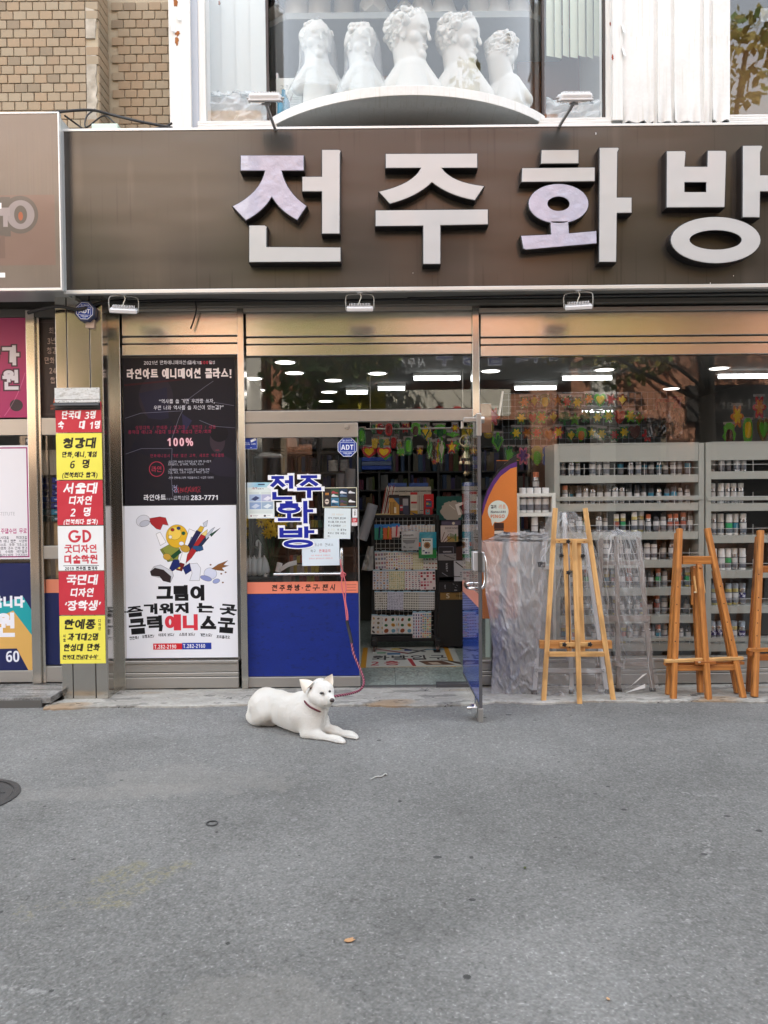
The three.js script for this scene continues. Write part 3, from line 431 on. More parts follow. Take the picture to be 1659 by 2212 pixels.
// ================================================================ shop sign with its four raised syllables
const ZS = 0.45;
{
const s = thing('shop_sign', 'long dark brown shop sign with four large raised white Korean letters', 'sign');
const x0 = at(139, 450, ZS).x, x1 = 3.4, y0 = at(900, 620, ZS).y, y1 = at(900, 277, ZS).y;
const streak = pixTex(1024, 512, (() => { const a = vnoise(801, 512), b = fbm(811, 4, 4), c = vnoise(821, 64); return (u, v) => { const st = a(u * 420, v * 2) , s2 = c(u * 60, v * 1.5), k = 78 + (b(u, v) - 0.5) * 24 - sstep(0.8, 1, st) * 15 + sstep(0.8, 1, s2) * 13; return [k * .86, k * 0.815, k * 0.76]; }; })());
const m = MP({ map: streak, roughness: 0.3, metalness: 0.35, clearcoat: 0.5, clearcoatRoughness: 0.14, bumpMap: rep(waveTex, 2), bumpScale: 0.006 });
const face = new THREE.BoxGeometry(x1 - x0, y1 - y0, 0.02).translate((x0 + x1) / 2, (y0 + y1) / 2, ZS - 0.01);
part(s, 'sign_face', face, m);
part(s, 'sign_box', boxUV(bx(x0 + 0.004, x1, y0 + 0.004, y1 - 0.004, 0.06, ZS - 0.021)), M({ color: lin(0.16, 0.16, 0.15), roughness: 0.6 }));
const mEdge = M({ color: lin(0.7, 0.7, 0.68), metalness: 0.5, roughness: 0.4 });
part(s, 'sign_edge', [bx(x0 - 0.002, x1, y1 - 0.001, y1 + 0.018, ZS - 0.05, ZS + 0.006, 0.003), bx(x0 - 0.002, x1, y0 - 0.028, y0 + 0.001, ZS - 0.04, ZS + 0.006, 0.004), bx(x0 - 0.016, x0 - 0.003, y0 - 0.028, y1 + 0.018, ZS - 0.12, ZS + 0.007, 0.003)], mEdge);
const mFace = MP({ color: lin(0.52, 0.52, 0.52), roughness: 0.28, clearcoat: 0.7, clearcoatRoughness: 0.06, bumpMap: rep(waveTex, 3), bumpScale: 0.003 });
const mFilmSky = MP({ color: lin(0.46, 0.46, 0.58), roughness: 0.22, clearcoat: 1, clearcoatRoughness: 0.03, bumpMap: rep(softBump, 2), bumpScale: 0.008 });  // film-covered letter faces, blue of the reflected sky put into the colour
const mRet = M({ color: lin(0.012, 0.011, 0.012), roughness: 0.35 });
const zl = ZS + 0.085, P = (pts) => pts.map(([x, y]) => { const q = at(x, y, zl); return [q.x, q.y]; });
const ell = (x, y, rx, ry, n = 40) => Array.from({ length: n }, (_, i) => [x + rx * Math.cos(i / n * 6.2832), y + ry * Math.sin(i / n * 6.2832)]);
const Q = (a, b, c, n = 8) => Array.from({ length: n }, (_, i) => { const t = (i + 1) / n, u = 1 - t; return [u * u * a[0] + 2 * u * t * b[0] + t * t * c[0], u * u * a[1] + 2 * u * t * b[1] + t * t * c[1]]; });
const letters = [
[[1, [[520, 336.5], [656.5, 336.5], [656.5, 370], [609, 370], ...Q([609, 370], [618, 415], [663, 446]), [642.5, 476.5], ...Q([642.5, 476.5], [605, 458], [587.5, 426]), ...Q([587.5, 426], [572, 456], [531.5, 477.5]), [502.5, 446.5], ...Q([502.5, 446.5], [562, 418], [572.5, 370]), [520, 370]]],
[0, [[695.5, 324.5], [733, 324.5], [736.5, 327], [734.5, 333], [734, 506], [695.5, 506], [695.5, 415], [653, 415], [653, 382.5], [695.5, 382.5]]],
[0, [[538.5, 487.5], [572, 487.5], [577.5, 491], [576, 495], [576, 534], [736, 535], [736, 566.5], [538.5, 567.5]]]],
[[0, [[833, 333], [1031, 332.5], [1031, 364], [954, 364], ...Q([954, 364], [975, 395], [1046, 403]), [1025.5, 434], ...Q([1025.5, 434], [968, 424], [933, 395]), ...Q([933, 395], [900, 427], [842, 441.5]), [818, 415], ...Q([818, 415], [893, 398], [909, 364]), [833, 364.5]]],
[0, [[811, 455], [1054, 453], [1054, 486], [951.5, 488], [951.5, 571.5], [914, 571.5], [914, 489], [811, 490]]]],
[[0, [[1169, 325], [1249.5, 324.5], [1249.5, 354.5], [1168, 355]]], [0, [[1127.5, 364], [1284.5, 362.5], [1284.5, 393], [1126, 394.5]]],
[1, [...ell(1206, 441, 65, 43).filter(([x, y]) => !(y > 470 && x > 1188 && x < 1227)).sort((a, b) => 0), ], [[1206, 441, 25.5, 17]]],
[1, [[1188, 478], [1227, 478], [1229, 504.5], [1288, 499.5], [1288.5, 527], [1136, 540.5], [1130, 538], [1125, 510], [1190, 507]]],
[0, [[1294.5, 320], [1334, 320], [1336.5, 322.5], [1333, 330], [1332, 427.5], [1364, 427.5], [1364, 461], [1332, 461.5], [1330.5, 567], [1293.5, 567]]]],
[[0, [[1439.5, 327.5], [1477, 327], [1480.5, 330], [1478, 361], [1527, 361], [1528, 326.5], [1566, 326.5], [1568, 330], [1564.5, 449], [1439, 449.5]], [], [[1476, 393], [1526.5, 393], [1526.5, 417.5], [1476, 417.5]]],
[0, [[1603.5, 316], [1643, 315.5], [1646, 318], [1641, 330], [1641, 379.5], [1690, 379.5], [1690, 415], [1641, 415], [1640, 471], [1603, 470.5]]],
[0, ell(1545, 519.5, 97, 50.5), [[1545, 519, 58, 22.5]]]],
];
letters.forEach((blocks, li) => {
const g = new THREE.Group(); g.name = 'sign_letter'; s.add(g);
const xs = blocks.flatMap((b) => b[1].map((p) => p[0])), c = at((Math.min(...xs) + Math.max(...xs)) / 2, 450, zl); g.position.set(c.x, 0, 0);
for (const [filmSky, out, ells, hole] of blocks) {
let o = out;
if (ells?.length && out.length < 40 && li === 2) { const e = ell(1206, 441, 65, 43); o = e; }
const sh = shapeOf(P(o));
for (const e of ells ?? []) sh.holes.push(new THREE.Path(P(ell(...e)).map(([x, y]) => new THREE.Vector2(x, y))));
if (hole) sh.holes.push(new THREE.Path(P(hole).map(([x, y]) => new THREE.Vector2(x, y))));
const ret = extr(sh, 0.086, 0.003, 0.001).translate(-c.x, 0, ZS + 0.001), fc = extr(sh, 0.004, 0.002, -0.004).translate(-c.x, 0, zl + 0.004);
const n = (g2) => flat(g2);
part(g, 'letter_return', n(ret), mRet); part(g, 'letter_face', boxUV(n(fc)), filmSky ? mFilmSky : mFace);
}
});
for (const [px, py, h] of [[1287, 289, 7], [1534, 612, 5], [1584, 596, 3], [892, 590, 2]]) { const q = at(px, py, ZS); part(s, 'paint_drip', ball(q.x, q.y, ZS + 0.003, 0.004, 0.8, h / 3, 0.5, 6), mWhiteP); }
}
{
const z = 0.56, s = thing('neighbour_sign', 'brown neighbouring shop sign with faded grey ring letter at left edge', 'sign');
const x1 = at(128, 440, z).x, y1 = at(60, 246, z).y, y0 = at(60, 622, z).y, x0 = x1 - 1.4;
const t = canvasTex(1024, 860, (g, w, h) => {
const k = w / 1.4, X = (px) => (at(px, 440, z).x - x0) * k, Y = (py) => (y1 - at(60, py, z).y) * k;
g.fillStyle = '#6f645c'; g.fillRect(0, 0, w, h);
const r = rng(5); for (let i = 0; i < 500; i++) { g.fillStyle = `rgba(${r() < .5 ? '60,52,48' : '150,135,120'},${r() * 0.05})`; g.fillRect(r() * w, r() * h * .4, 1 + r() * 5, h * (.2 + r() * .6)); }
g.fillStyle = '#776058'; g.fillRect(0, Y(414), X(118), Y(560) - Y(414));
g.fillStyle = '#5b5350'; g.beginPath(); g.arc(X(43), Y(455), X(82) - X(43), 0, 7); g.fill(); g.fillRect(0, Y(418), X(22), Y(500) - Y(418));
g.fillStyle = '#8d8486'; g.beginPath(); g.arc(X(44), Y(455), X(74) - X(44), 0, 7); g.fill();
g.fillStyle = '#5b5350'; g.beginPath(); g.ellipse(X(44), Y(455), (X(58) - X(44)), (X(63) - X(44)), 0, 0, 7); g.fill();
g.fillStyle = '#9a5238'; g.beginPath(); g.ellipse(X(44), Y(458), X(49) - X(44), X(53) - X(44), 0, 0, 7); g.fill();
g.fillStyle = '#958b8d'; g.fillRect(X(-30), Y(440), X(21) - X(-30), Y(457) - Y(440)); g.fillRect(X(6), Y(440), X(16) - X(6), Y(480) - Y(440));
g.fillStyle = '#e8e8ec'; g.fillRect(0, Y(430), X(3) - 0, Y(442) - Y(430)); g.fillRect(0, Y(575), X(8), Y(585) - Y(575));
g.fillStyle = '#6b5650'; g.fillRect(0, Y(498), X(9), Y(545) - Y(498));
});
part(s, 'sign_face', bx(x0, x1, y0, y1, z - 0.02, z), MP({ map: t, roughness: 0.36, metalness: 0.2, clearcoat: 0.8, clearcoatRoughness: 0.14, bumpMap: rep(waveTex, 2), bumpScale: 0.005 }));
const mEdge = M({ color: lin(0.55, 0.57, 0.57), metalness: 0.4, roughness: 0.42 });
part(s, 'sign_box', bx(x0, x1 - 0.003, y0 + 0.003, y1 - 0.003, 0.16, z - 0.021), mEdge);
part(s, 'sign_edge', [bx(x0, x1 + 0.004, y1, y1 + 0.012, z - 0.03, z + 0.004, 0.002), bx(x1, x1 + 0.01, y0 - 0.02, y1 + 0.012, z - 0.03, z + 0.005, 0.002), bx(x0, x1 + 0.004, y0 - 0.02, y0 - 0.001, z - 0.03, z + 0.004, 0.002)], M({ color: lin(0.75, 0.75, 0.74), roughness: 0.35, metalness: 0.4 }));
}
{
const yb = at(900, 664, 0.06).y;
part(bld, 'soffit', bx(-4.6, 3.95, 3.1, 3.16, -0.2, 0.36), mDark);
part(bld, 'lintel', [bx(-2.4, 3.95, at(900, 658, 0.1).y, at(900, 648, 0.1).y, -0.1, 0.1, 0.004)], M({ color: lin(0.18, 0.17, 0.15), metalness: 0.5, roughness: 0.5 }));
part(bld, 'lintel_back', bx(-4.6, 3.95, 2.72, 3.1, -0.12, -0.02), M({ color: lin(0.11, 0.1, 0.09), roughness: 0.8 }));
const g = 'cables under and above the signs';
const cab = (label, pts, r, m = mCable) => solo('cable', tube(pts.map(([x, y, z]) => at(x, y, z)), r, 40, 6), m, label, 'cable', g);
cab('long black cable sagging under the dark sign, left half', [[235, 652, 0.2], [420, 648, 0.18], [640, 650, 0.2], [900, 646, 0.18]], 0.009);
cab('long black cable running under the dark sign, right half', [[880, 644, 0.22], [1100, 640, 0.2], [1400, 636, 0.2], [1690, 632, 0.22]], 0.008);
cab('thick black cable bundle crossing the top of the notice pillar', [[60, 676, 0.34], [120, 662, 0.36], [175, 668, 0.36], [215, 655, 0.3], [275, 648, 0.25]], 0.013);
cab('loose dark cable hanging down over the left shutter box', [[416, 640, 0.12], [424, 665, 0.1], [419, 690, 0.09], [412, 710, 0.09]], 0.006);
cab('black cable draped from the brick wall to the left sign', [[80, 246, 0.4], [200, 238, 0.3], [233, 246, 0.25], [300, 262, 0.3], [372, 276, 0.3]], 0.011);
cab('thin black cable looping beside the green box', [[140, 250, 0.45], [165, 268, 0.3], [182, 280, 0.3]], 0.007);
cab('thin black cable coiled behind the green box', [[205, 236, 0.14], [187, 252, 0.2], [186, 275, 0.25], [225, 250, 0.25], [250, 268, 0.28]], 0.006);
cab('frayed black cable end on the sign by the white trim', [[330, 279, 0.32], [355, 274, 0.3], [372, 266, 0.3]], 0.008);
const [a, b, c, d] = rect(197, 266, 254, 281, 0.3);
solo('junction_box', bx(a, b, c - 0.02, d, 0.2, 0.3, 0.008), M({ color: lin(0.6, 0.75, 0.64), roughness: 0.5 }), 'pale green metal box lying on top of the dark sign', 'box');
}
// ================================================================ floodlights
{
const mBody = M({ color: lin(0.72, 0.71, 0.71), roughness: 0.4 }), mLens = MP({ color: lin(0.75, 0.77, 0.78), roughness: 0.12, clearcoat: 1 }), mArm = M({ color: lin(0.42, 0.41, 0.4), metalness: 0.4, roughness: 0.5 });
const up = (px, py, bx0, by0, label) => {
const z = 0.78, q = at(px, py, z), b = at(bx0, by0, ZS - 0.06), o = thing('floodlight', label, 'lamp', null, [q.x, q.y, z]);
const w = 0.21, d = 0.16;
const tilt = (g) => g.rotateX(0.42);
part(o, 'housing', tilt(new RoundedBoxGeometry(w, 0.045, d, 2, 0.016)), mBody);
part(o, 'rim', tilt(new RoundedBoxGeometry(w + 0.012, 0.014, d + 0.012, 1, 0.006).translate(0, -0.018, 0)), mBody);
const fins = []; for (let i = 0; i < 10; i++) fins.push(bx(-w / 2 + 0.022 + i * 0.0185, -w / 2 + 0.029 + i * 0.0185, 0.02, 0.033, -d / 2 + 0.02, d / 2 - 0.02)); part(o, 'cooling_fin', fins.map(tilt), mBody);
for (const s of [-1, 1]) part(o, 'bracket', [cyl(V(s * (w / 2 + 0.008), -0.005, 0), V(s * (w / 2 + 0.008), -0.03, -0.01), 0.006), cyl(V(s * w / 2, -0.004, 0), V(s * (w / 2 + 0.022), -0.004, 0), 0.01, 0.008, 10)], mArm);
part(o, 'lens', tilt(bx(-w / 2 + 0.02, w / 2 - 0.02, -0.029, -0.0255, -d / 2 + 0.02, d / 2 - 0.02)), mLens);
const e = V(b.x - q.x, b.y - q.y - 0.03, b.z - z);
part(o, 'arm', [cyl(V(0, -0.03, -0.02), e, 0.011, 0.011), cyl(V(-0.03, -0.034, -0.02), V(0.03, -0.034, -0.02), 0.008)], mArm);
part(o, 'foot', cyl(e.clone().add(V(0, -0.004, 0)), e.clone().add(V(0, 0.012, 0)), 0.04, 0.034), mArm);
};
up(573.5, 211, 598, 281, 'white floodlight on a leaning arm above the first sign letter');
up(1241, 210, 1203, 272, 'white floodlight on a leaning arm above the third sign letter');
const mCage = M({ color: lin(0.3, 0.3, 0.28), metalness: 0.5, roughness: 0.4 });
const down = (px, pt, w0, label, yaw) => {
const z = 0.42, q = at(px, pt, z), o = thing('floodlight', label, 'lamp', null, [q.x, q.y, z]); o.rotation.y = yaw;
const w = 0.19, h = 0.088;
part(o, 'ceiling_plate', [cyl(V(0, -0.012, 0), V(0, 0.006, 0), 0.018, 0.03, 12), bx(-0.035, 0.035, 0.0, 0.008, -0.02, 0.02, 0.003)], mBody);
part(o, 'cord', tube([V(0, -0.01, 0), V(0.01, -0.04, 0.005), V(-0.002, -0.07, 0), V(-0.01, -0.1, 0)], 0.004, 10, 5), M({ color: lin(0.6, 0.58, 0.5), roughness: 0.6 }));
part(o, 'bracket', tube([V(-w / 2 - .006, -0.13, 0), V(-w / 2 - .006, -0.04, 0), V(-w / 2 + .006, -0.026, 0), V(w / 2 - .006, -0.026, 0), V(w / 2 + .006, -0.04, 0), V(w / 2 + .006, -0.13, 0)], 0.0045, 40, 6), mCage);
const T = (g) => g.rotateX(0.35).translate(0, -0.125, 0.01);
part(o, 'housing', T(new RoundedBoxGeometry(w, 0.028, 0.14, 1, 0.006)), mBody);
const fins = []; for (let i = 0; i < 14; i++) fins.push(bx(-w / 2 + 0.02 + i * 0.0112, -w / 2 + 0.024 + i * 0.0112, 0.014, 0.034, -0.05, 0.03)); part(o, 'cooling_fin', fins.map(T), mBody);
part(o, 'lens', T(bx(-w / 2 + 0.015, w / 2 - 0.015, -0.018, -0.0145, -0.055, 0.055)), M({ color: lin(0.25, 0.26, 0.26), roughness: 0.15 }));
};
down(267, 634, 1, 'grey floodlight hanging under the sign above the black poster', 0.25);
down(777, 630, 1, 'pale floodlight hanging under the sign above the glass door leaf', 0.02);
down(1249, 626, 1, 'white floodlight hanging under the sign above the right window', -0.2);
}
// ================================================================ steel shop front
const front = new THREE.Group(); front.name = 'shop_front'; bld.add(front);
{
const post = (x0, x1, yt, yb, z0, z1, m = mSteelV) => part(front, 'post', boxUV(bp(x0, yt, x1, yb, z0, z1, 0.004)), m);
const floorY = 0.02;
const postTo = (px0, px1, z0, z1, ybot = floorY) => { const [a, b] = rect(px0, 1000, px1, 1010, z1); part(front, 'post', boxUV(bx(a, b, ybot, 3.05, z0, z1, 0.004)), mSteelV); return [a, b]; };
postTo(248, 263, -0.06, 0.05); postTo(516, 530, -0.06, 0.055); postTo(1022, 1037, -0.06, 0.055);
{ const [a, b] = rect(236, 1000, 249, 1010, 0.03); part(front, 'post', boxUV(bx(a - 0.06, b, floorY, 3.05, -0.06, 0.03, 0.004)), mSteelV); }
const bands = [[263, 516], [531, 1022], [1038, 1760]];
for (const [p, q] of bands) {
const X0 = at(p, 720, 0.03).x, X1 = at(q, 720, 0.03).x, xm = (p + Math.min(q, 1659)) / 2;
const Y = (py) => at(xm, py, 0.03).y;
part(front, 'shutter_box', boxUV(bx(X0, X1, Y(725), Y(674), -0.06, 0.03, 0.005)), mSteel);
part(front, 'shutter_rail', [boxUV(bx(X0, X1, Y(741), Y(727.5), -0.06, 0.026, 0.005)), boxUV(bx(X0, X1, Y(767), Y(743.5), -0.06, 0.03, 0.005))], mSteel);
part(front, 'shutter_gap', bx(X0, X1, Y(767) + 0.002, Y(674), -0.07, -0.008), mDark);
part(front, 'shutter_cap', boxUV(bx(X0 - 0.02, X1 + 0.02, Y(673), Y(663), -0.06, 0.045, 0.004)), mSteelDull);
}
const plinth = (p, q, yt, z) => { const X0 = at(p, 1460, z).x, X1 = at(q, 1460, z).x, H = at((p + Math.min(q, 1659)) / 2, yt, z).y;
const k = [H, H - 0.006, H * 0.64, H * 0.63, H * 0.49, H * 0.48, 0.03];
part(front, 'sill_ledge', boxUV(bx(X0, X1, H - 0.022, H, -0.06, z + 0.012, 0.004)), mSteelDull);
part(front, 'sill_panel', [boxUV(bx(X0, X1, H * 0.62, H - 0.024, -0.06, z, 0.006)), boxUV(bx(X0, X1, H * 0.475, H * 0.605, -0.06, z, 0.006)), boxUV(bx(X0, X1, 0.025, H * 0.46, -0.06, z, 0.006))], mSteelDull);
part(front, 'sill_back', bx(X0, X1, 0.03, H - 0.01, -0.07, z - 0.012), mDark); return H; };
const hl = plinth(263, 516, 1427, 0.03), hr = plinth(1038, 1760, 1422, 0.03);
const Xa = at(530, 830, 0).x, Xb = at(1023, 830, 0).x;
const yT = at(776, 768, 0).y, yR = at(776, 886, 0.02).y, yR2 = at(776, 911, 0.02).y;
part(front, 'transom_rail', boxUV(bx(Xa, Xb, yR2, yR, -0.06, 0.03, 0.005)), mSteelDull);
part(front, 'transom_trim', [bx(Xa, Xb, yR - 0.001, yR + 0.01, -0.02, 0.012), bx(Xb - 0.012, Xb, yR + 0.01, yT, -0.02, 0.01), bx(Xa, Xb, yT - 0.008, yT + 0.02, -0.03, 0.012)], M({ color: lin(0.08, 0.075, 0.07), roughness: 0.5, metalness: 0.5 }));
part(front, 'transom_pane', bx(Xa, Xb - 0.012, yR + 0.01, yT - 0.006, -0.006, 0), mGlass);
const Xc = at(1038, 1100, 0).x;
part(front, 'display_pane', bx(Xc, 3.95, hr - 0.01, yT + 0.01, -0.006, 0), mGlass);
part(front, 'pane_trim', [bx(Xc, 3.95, yT - 0.01, yT + 0.03, -0.03, 0.012)], M({ color: lin(0.12, 0.11, 0.1), roughness: 0.5, metalness: 0.5 }));
const [p0, p1] = rect(263, 1000, 516, 1010, 0);
part(front, 'poster_pane', bx(p0, p1, hl - 0.01, yT + 0.02, -0.006, 0), mGlass);
part(front, 'poster_backing', bx(p0, p1, hl - 0.01, yT + 0.04, -0.06, -0.05), M({ color: lin(0.2, 0.2, 0.2), roughness: 0.8 }));
part(front, 'pane_trim', [boxUV(bx(p0, p1, yT - 0.004, yT + 0.03, -0.03, 0.01))], M({ color: lin(0.05, 0.045, 0.04), roughness: 0.5 }));
const u = at(234, 1100, 0.04); part(front, 'lock_plate', [bx(at(229, 1112, 0.032).x, at(235, 1112, 0.032).x, at(230, 1138, 0.03).y, at(230, 1095, 0.03).y, 0.03, 0.034, 0.001)], mChrome);
}
// ================================================================ left door leaf, with what is stuck on it
const leafX = [at(531, 1200, 0.02).x, at(776, 1200, 0.02).x];
{
const d = thing('door_leaf', 'closed glass door leaf with blue lower half and salmon strip', 'door');
const [X0, X1] = leafX, Y = (py, z = 0.02) => at(653, py, z).y;
part(d, 'top_rail', boxUV(bx(X0, X1, Y(945), Y(914), -0.02, 0.024, 0.004)), mSteelDull);
part(d, 'bottom_rail', boxUV(bx(X0, X1, 0.025, Y(1462), -0.02, 0.024, 0.004)), mSteelDull);
part(d, 'glass', bx(X0, X1, Y(1466), Y(940), -0.004, 0.006), mGlass);
part(d, 'edge_strip', [bx(X1 - 0.008, X1, Y(1466), Y(945), -0.012, 0.014)], M({ color: lin(0.25, 0.25, 0.24), roughness: 0.5, metalness: 0.5 }));
const blueT = pixTex(256, 256, (u, v) => { const k = 1 + (nA(u, v) - .5) * 0.14 + (nD(u, v) - .5) * .1; const s = nC(u * .7, v * 1.6) > 0.72 ? 0.86 : 1; return [3 * k, 36 * k * s, 124 * k * s]; });
part(d, 'blue_film', bx(X0 + 0.004, X1 - 0.008, Y(1461), Y(1283), 0.0065, 0.009), M({ map: blueT, roughness: 0.5 }));
const sal = canvasTex(1024, 110, (g, w, h) => { g.fillStyle = '#e9866b'; g.fillRect(0, 0, w, h); g.strokeStyle = 'rgba(170,80,60,.5)'; g.lineWidth = 2; for (const x of [0.39, 0.73, 0.6]) { g.beginPath(); g.moveTo(w * x, 0); g.lineTo(w * x, h); g.stroke(); } g.fillStyle = 'rgba(90,50,45,.55)'; g.fillRect(w * .895, h * .28, w * .09, 5); g.fillRect(w * .9, h * .5, w * .08, 4); g.fillRect(w * .885, h * .74, w * .1, 6);
write(g, '전주화방', w * 0.22, h * 0.78, h * 0.55, { color: '#271713', gap: 0.28, lw: 0.15, skew: 0.1 }); g.fillStyle = '#271713'; g.beginPath(); g.arc(w * .497, h * .53, 6, 0, 7); g.fill();
write(g, '문구', w * 0.52, h * 0.78, h * 0.55, { color: '#271713', gap: 0.28, lw: 0.14, skew: 0.1 }); g.beginPath(); g.arc(w * .648, h * .55, 6, 0, 7); g.fill(); write(g, '팬시', w * 0.675, h * 0.78, h * 0.55, { color: '#271713', gap: 0.28, lw: 0.14, skew: 0.1 }); });
part(d, 'salmon_strip', bx(X0 + 0.006, X1 - 0.012, Y(1282), Y(1257), 0.0065, 0.0088), M({ map: sal, roughness: 0.5 }));
const W = 560, H = 620, let1 = canvasTex(W, H, (g) => { g.clearRect(0, 0, W, H);
const X = (px) => (px - 572) / 135 * W, Yc = (py) => (py - 1018) / 176 * H;
const put = (ch, x0, y0, x1, y1) => { g.lineJoin = 'miter'; g.miterLimit = 3; for (const [c, l] of [['#f4f6fa', 38], ['#0a1f9a', 23]]) { g.strokeStyle = c; g.lineWidth = l; g.lineCap = l > 30 ? 'square' : 'butt'; g.save(); g.translate(X(x0) + 24, Yc(y0) + 22); g.scale(1.65, 1); g.beginPath(); syllable(g, ch, 0, 0, (X(x1) - X(x0) - 48) / 1.65, Yc(y1) - Yc(y0) - 44); g.lineWidth = l; g.stroke(); g.restore(); } };
put('전', 580, 1021, 642, 1082); put('주', 636, 1021, 700, 1082); put('화', 594, 1076, 682, 1137); put('방', 600, 1131, 684, 1187); });
const A = at(572, 1106, 0.02), B = at(707, 1106, 0.02), C = at(640, 1018, 0.02), D = at(640, 1194, 0.02);
part(d, 'lettering', new THREE.PlaneGeometry(B.x - A.x, C.y - D.y).translate((A.x + B.x) / 2, (C.y + D.y) / 2, 0.0125), M({ map: let1, transparent: true, alphaTest: 0.5, roughness: 0.45, side: THREE.DoubleSide }));
const hx = at(738.5, 1220, 0.05).x, y1 = Y(1187, 0.05), y2 = Y(1246, 0.05), yb = Y(1240.5, 0.04), xb0 = at(591, 1242, 0.04).x;
part(d, 'pull_handle', tube([V(hx, y1 - 0.01, 0.008), V(hx, y1, 0.03), V(hx, y1 - 0.012, 0.05), V(hx, y1 - 0.06, 0.055), V(hx, y2 + 0.05, 0.055), V(hx, y2 + 0.012, 0.05), V(hx, y2, 0.03), V(hx, y2 + 0.01, 0.008)], 0.011, 48, 10), mChrome);
part(d, 'cross_bar', [cyl(V(xb0, yb, 0.034), V(hx - 0.012, yb, 0.034), 0.0095)], mChrome);
part(d, 'bar_stud', [cyl(V(at(574, 1244, 0.04).x, yb - 0.005, 0.008), V(at(574, 1244, 0.04).x, yb - 0.005, 0.04), 0.014), cyl(V(xb0 + 0.02, yb, 0.008), V(xb0 + 0.02, yb, 0.034), 0.008)], mChrome);
const lk = at(749.5, 921, 0.03); part(d, 'round_lock', [cyl(V(lk.x, lk.y, 0.024), V(lk.x, lk.y, 0.036), 0.021, 0.019, 20), cyl(V(lk.x, lk.y, 0.036), V(lk.x, lk.y, 0.04), 0.011, 0.01, 16)], mSteelDull);
}
{
const sheet = (name, px0, py0, px1, py1, tex, label, cat, z = 0.007, th = 0.0015, rot = 0, rough = 0.6) => { const [a, b, c, e] = rect(px0, py0, px1, py1, 0.02); const o = new THREE.Mesh(new THREE.BoxGeometry(b - a, e - c, th), M({ map: tex, roughness: rough })); o.position.set((a + b) / 2, (c + e) / 2, z + th / 2); o.rotation.z = rot; o.name = numbered(name); o.castShadow = o.receiveShadow = true; scene.add(o); return tag(o, label, cat); };
sheet('leaflet', 534, 1042, 592, 1120, canvasTex(330, 450, (g, w, h) => { g.fillStyle = '#dfe9e6'; g.fillRect(0, 0, w, h); const gr = g.createLinearGradient(0, 0, w, 60); gr.addColorStop(0, '#d8e6ee'); gr.addColorStop(.4, '#8cc3dc'); gr.addColorStop(1, '#c9e2e6'); g.fillStyle = gr; g.fillRect(0, 0, w, 62); g.fillStyle = '#2c3c58'; g.fillRect(w * .4, 18, w * .25, 16); g.font = 'italic bold 40px serif'; g.fillStyle = '#8f3a44'; g.fillText('Art', 52, 84); g.fillStyle = '#556'; write(g, '페인팅 북', 125, 88, 17, { color: '#556' }); g.fillStyle = '#b06a74'; g.beginPath(); g.arc(290, 60, 24, 0, 7); g.fill(); g.fillStyle = '#efe6ea'; g.beginPath(); g.arc(290, 60, 16, 0, 7); g.fill();
const ph = (x, y, c1, c2) => { g.fillStyle = c1; g.fillRect(x, y, 142, 88); g.fillStyle = c2; g.beginPath(); g.moveTo(x + 20, y + 60); g.lineTo(x + 80, y + 20); g.lineTo(x + 128, y + 44); g.lineTo(x + 70, y + 80); g.fill(); }; ph(24, 150, '#a9bede', '#39436e'); ph(172, 150, '#b4b7d6', '#e8e8f4'); ph(24, 246, '#8fa8d0', '#c7d4e8'); ph(172, 246, '#9db4cc', '#dfeaf0'); g.fillStyle = '#b9c4c2'; for (let i = 0; i < 5; i++) { g.fillRect(24, 122 + i * 5, 120, 2); g.fillRect(172, 122 + i * 5, 120, 2); } g.fillRect(24, 348, 284, 2); for (let i = 0; i < 4; i++) g.fillRect(24, 358 + i * 7, 280, 2); g.fillStyle = '#eef3f1'; g.fillRect(24, 398, 284, 40); g.fillStyle = '#333'; g.beginPath(); g.ellipse(212, 418, 15, 12, 0, 0, 7); g.fill(); g.fillStyle = '#803b4e'; g.fillRect(34, 408, 16, 20); g.fillStyle = '#999'; g.fillRect(60, 410, 70, 4); g.fillRect(60, 420, 60, 3); g.fillRect(240, 410, 40, 4); }), 'pale printed leaflet with four photos taped to the left of the door', 'leaflet');
sheet('photo_board', 696, 1053, 771, 1096, canvasTex(440, 250, (g, w, h) => { g.fillStyle = '#e6e3c4'; g.fillRect(0, 0, w, h); g.fillStyle = '#231d1c'; g.fillRect(8, 8, w - 16, h - 16); const cs = [['#2d4a2e', '#a33a44', '#d8dde0'], ['#20354f', '#e2e4ea', '#56718c'], ['#1b1a1e', '#d9dadd', '#2e2522'], ['#3d7796', '#d5dde6', '#1e4560'], ['#384632', '#4b3f63', '#7a4f3c'], ['#1d1512', '#e6e6e6', '#3a2c26']]; cs.forEach((c, i) => { const x = 110 + (i % 3) * 108, y = 16 + Math.floor(i / 3) * 112; g.fillStyle = c[0]; g.fillRect(x, y, 102, 106); g.save(); g.translate(x + 50, y + 52); g.fillStyle = c[1]; for (let k = 0; k < 2; k++) { g.beginPath(); g.moveTo(-42, -10 + k * 40); g.quadraticCurveTo(-20, -40 + k * 40, 0, -14 + k * 40); g.lineTo(42, -2 + k * 40); g.lineTo(42, 8 + k * 40); g.lineTo(-42, 8 + k * 40); g.fill(); g.fillStyle = c[2]; } g.restore(); }); g.fillStyle = '#c7843a'; g.fillRect(38, 66, 46, 14); g.fillRect(38, 84, 46, 10); g.fillStyle = '#d8c9bb'; g.beginPath(); g.ellipse(58, 176, 26, 34, 0, 0, 7); g.fill(); g.fillStyle = '#3a3034'; g.fillRect(38, 168, 40, 12); g.fillStyle = '#c08a4c'; g.fillRect(110, 234, 90, 8); g.fillStyle = '#3f7ca2'; g.fillRect(204, 234, 216, 8); }), 'framed board of shoe and tablet photos on the door', 'picture board', 0.007, 0.004);
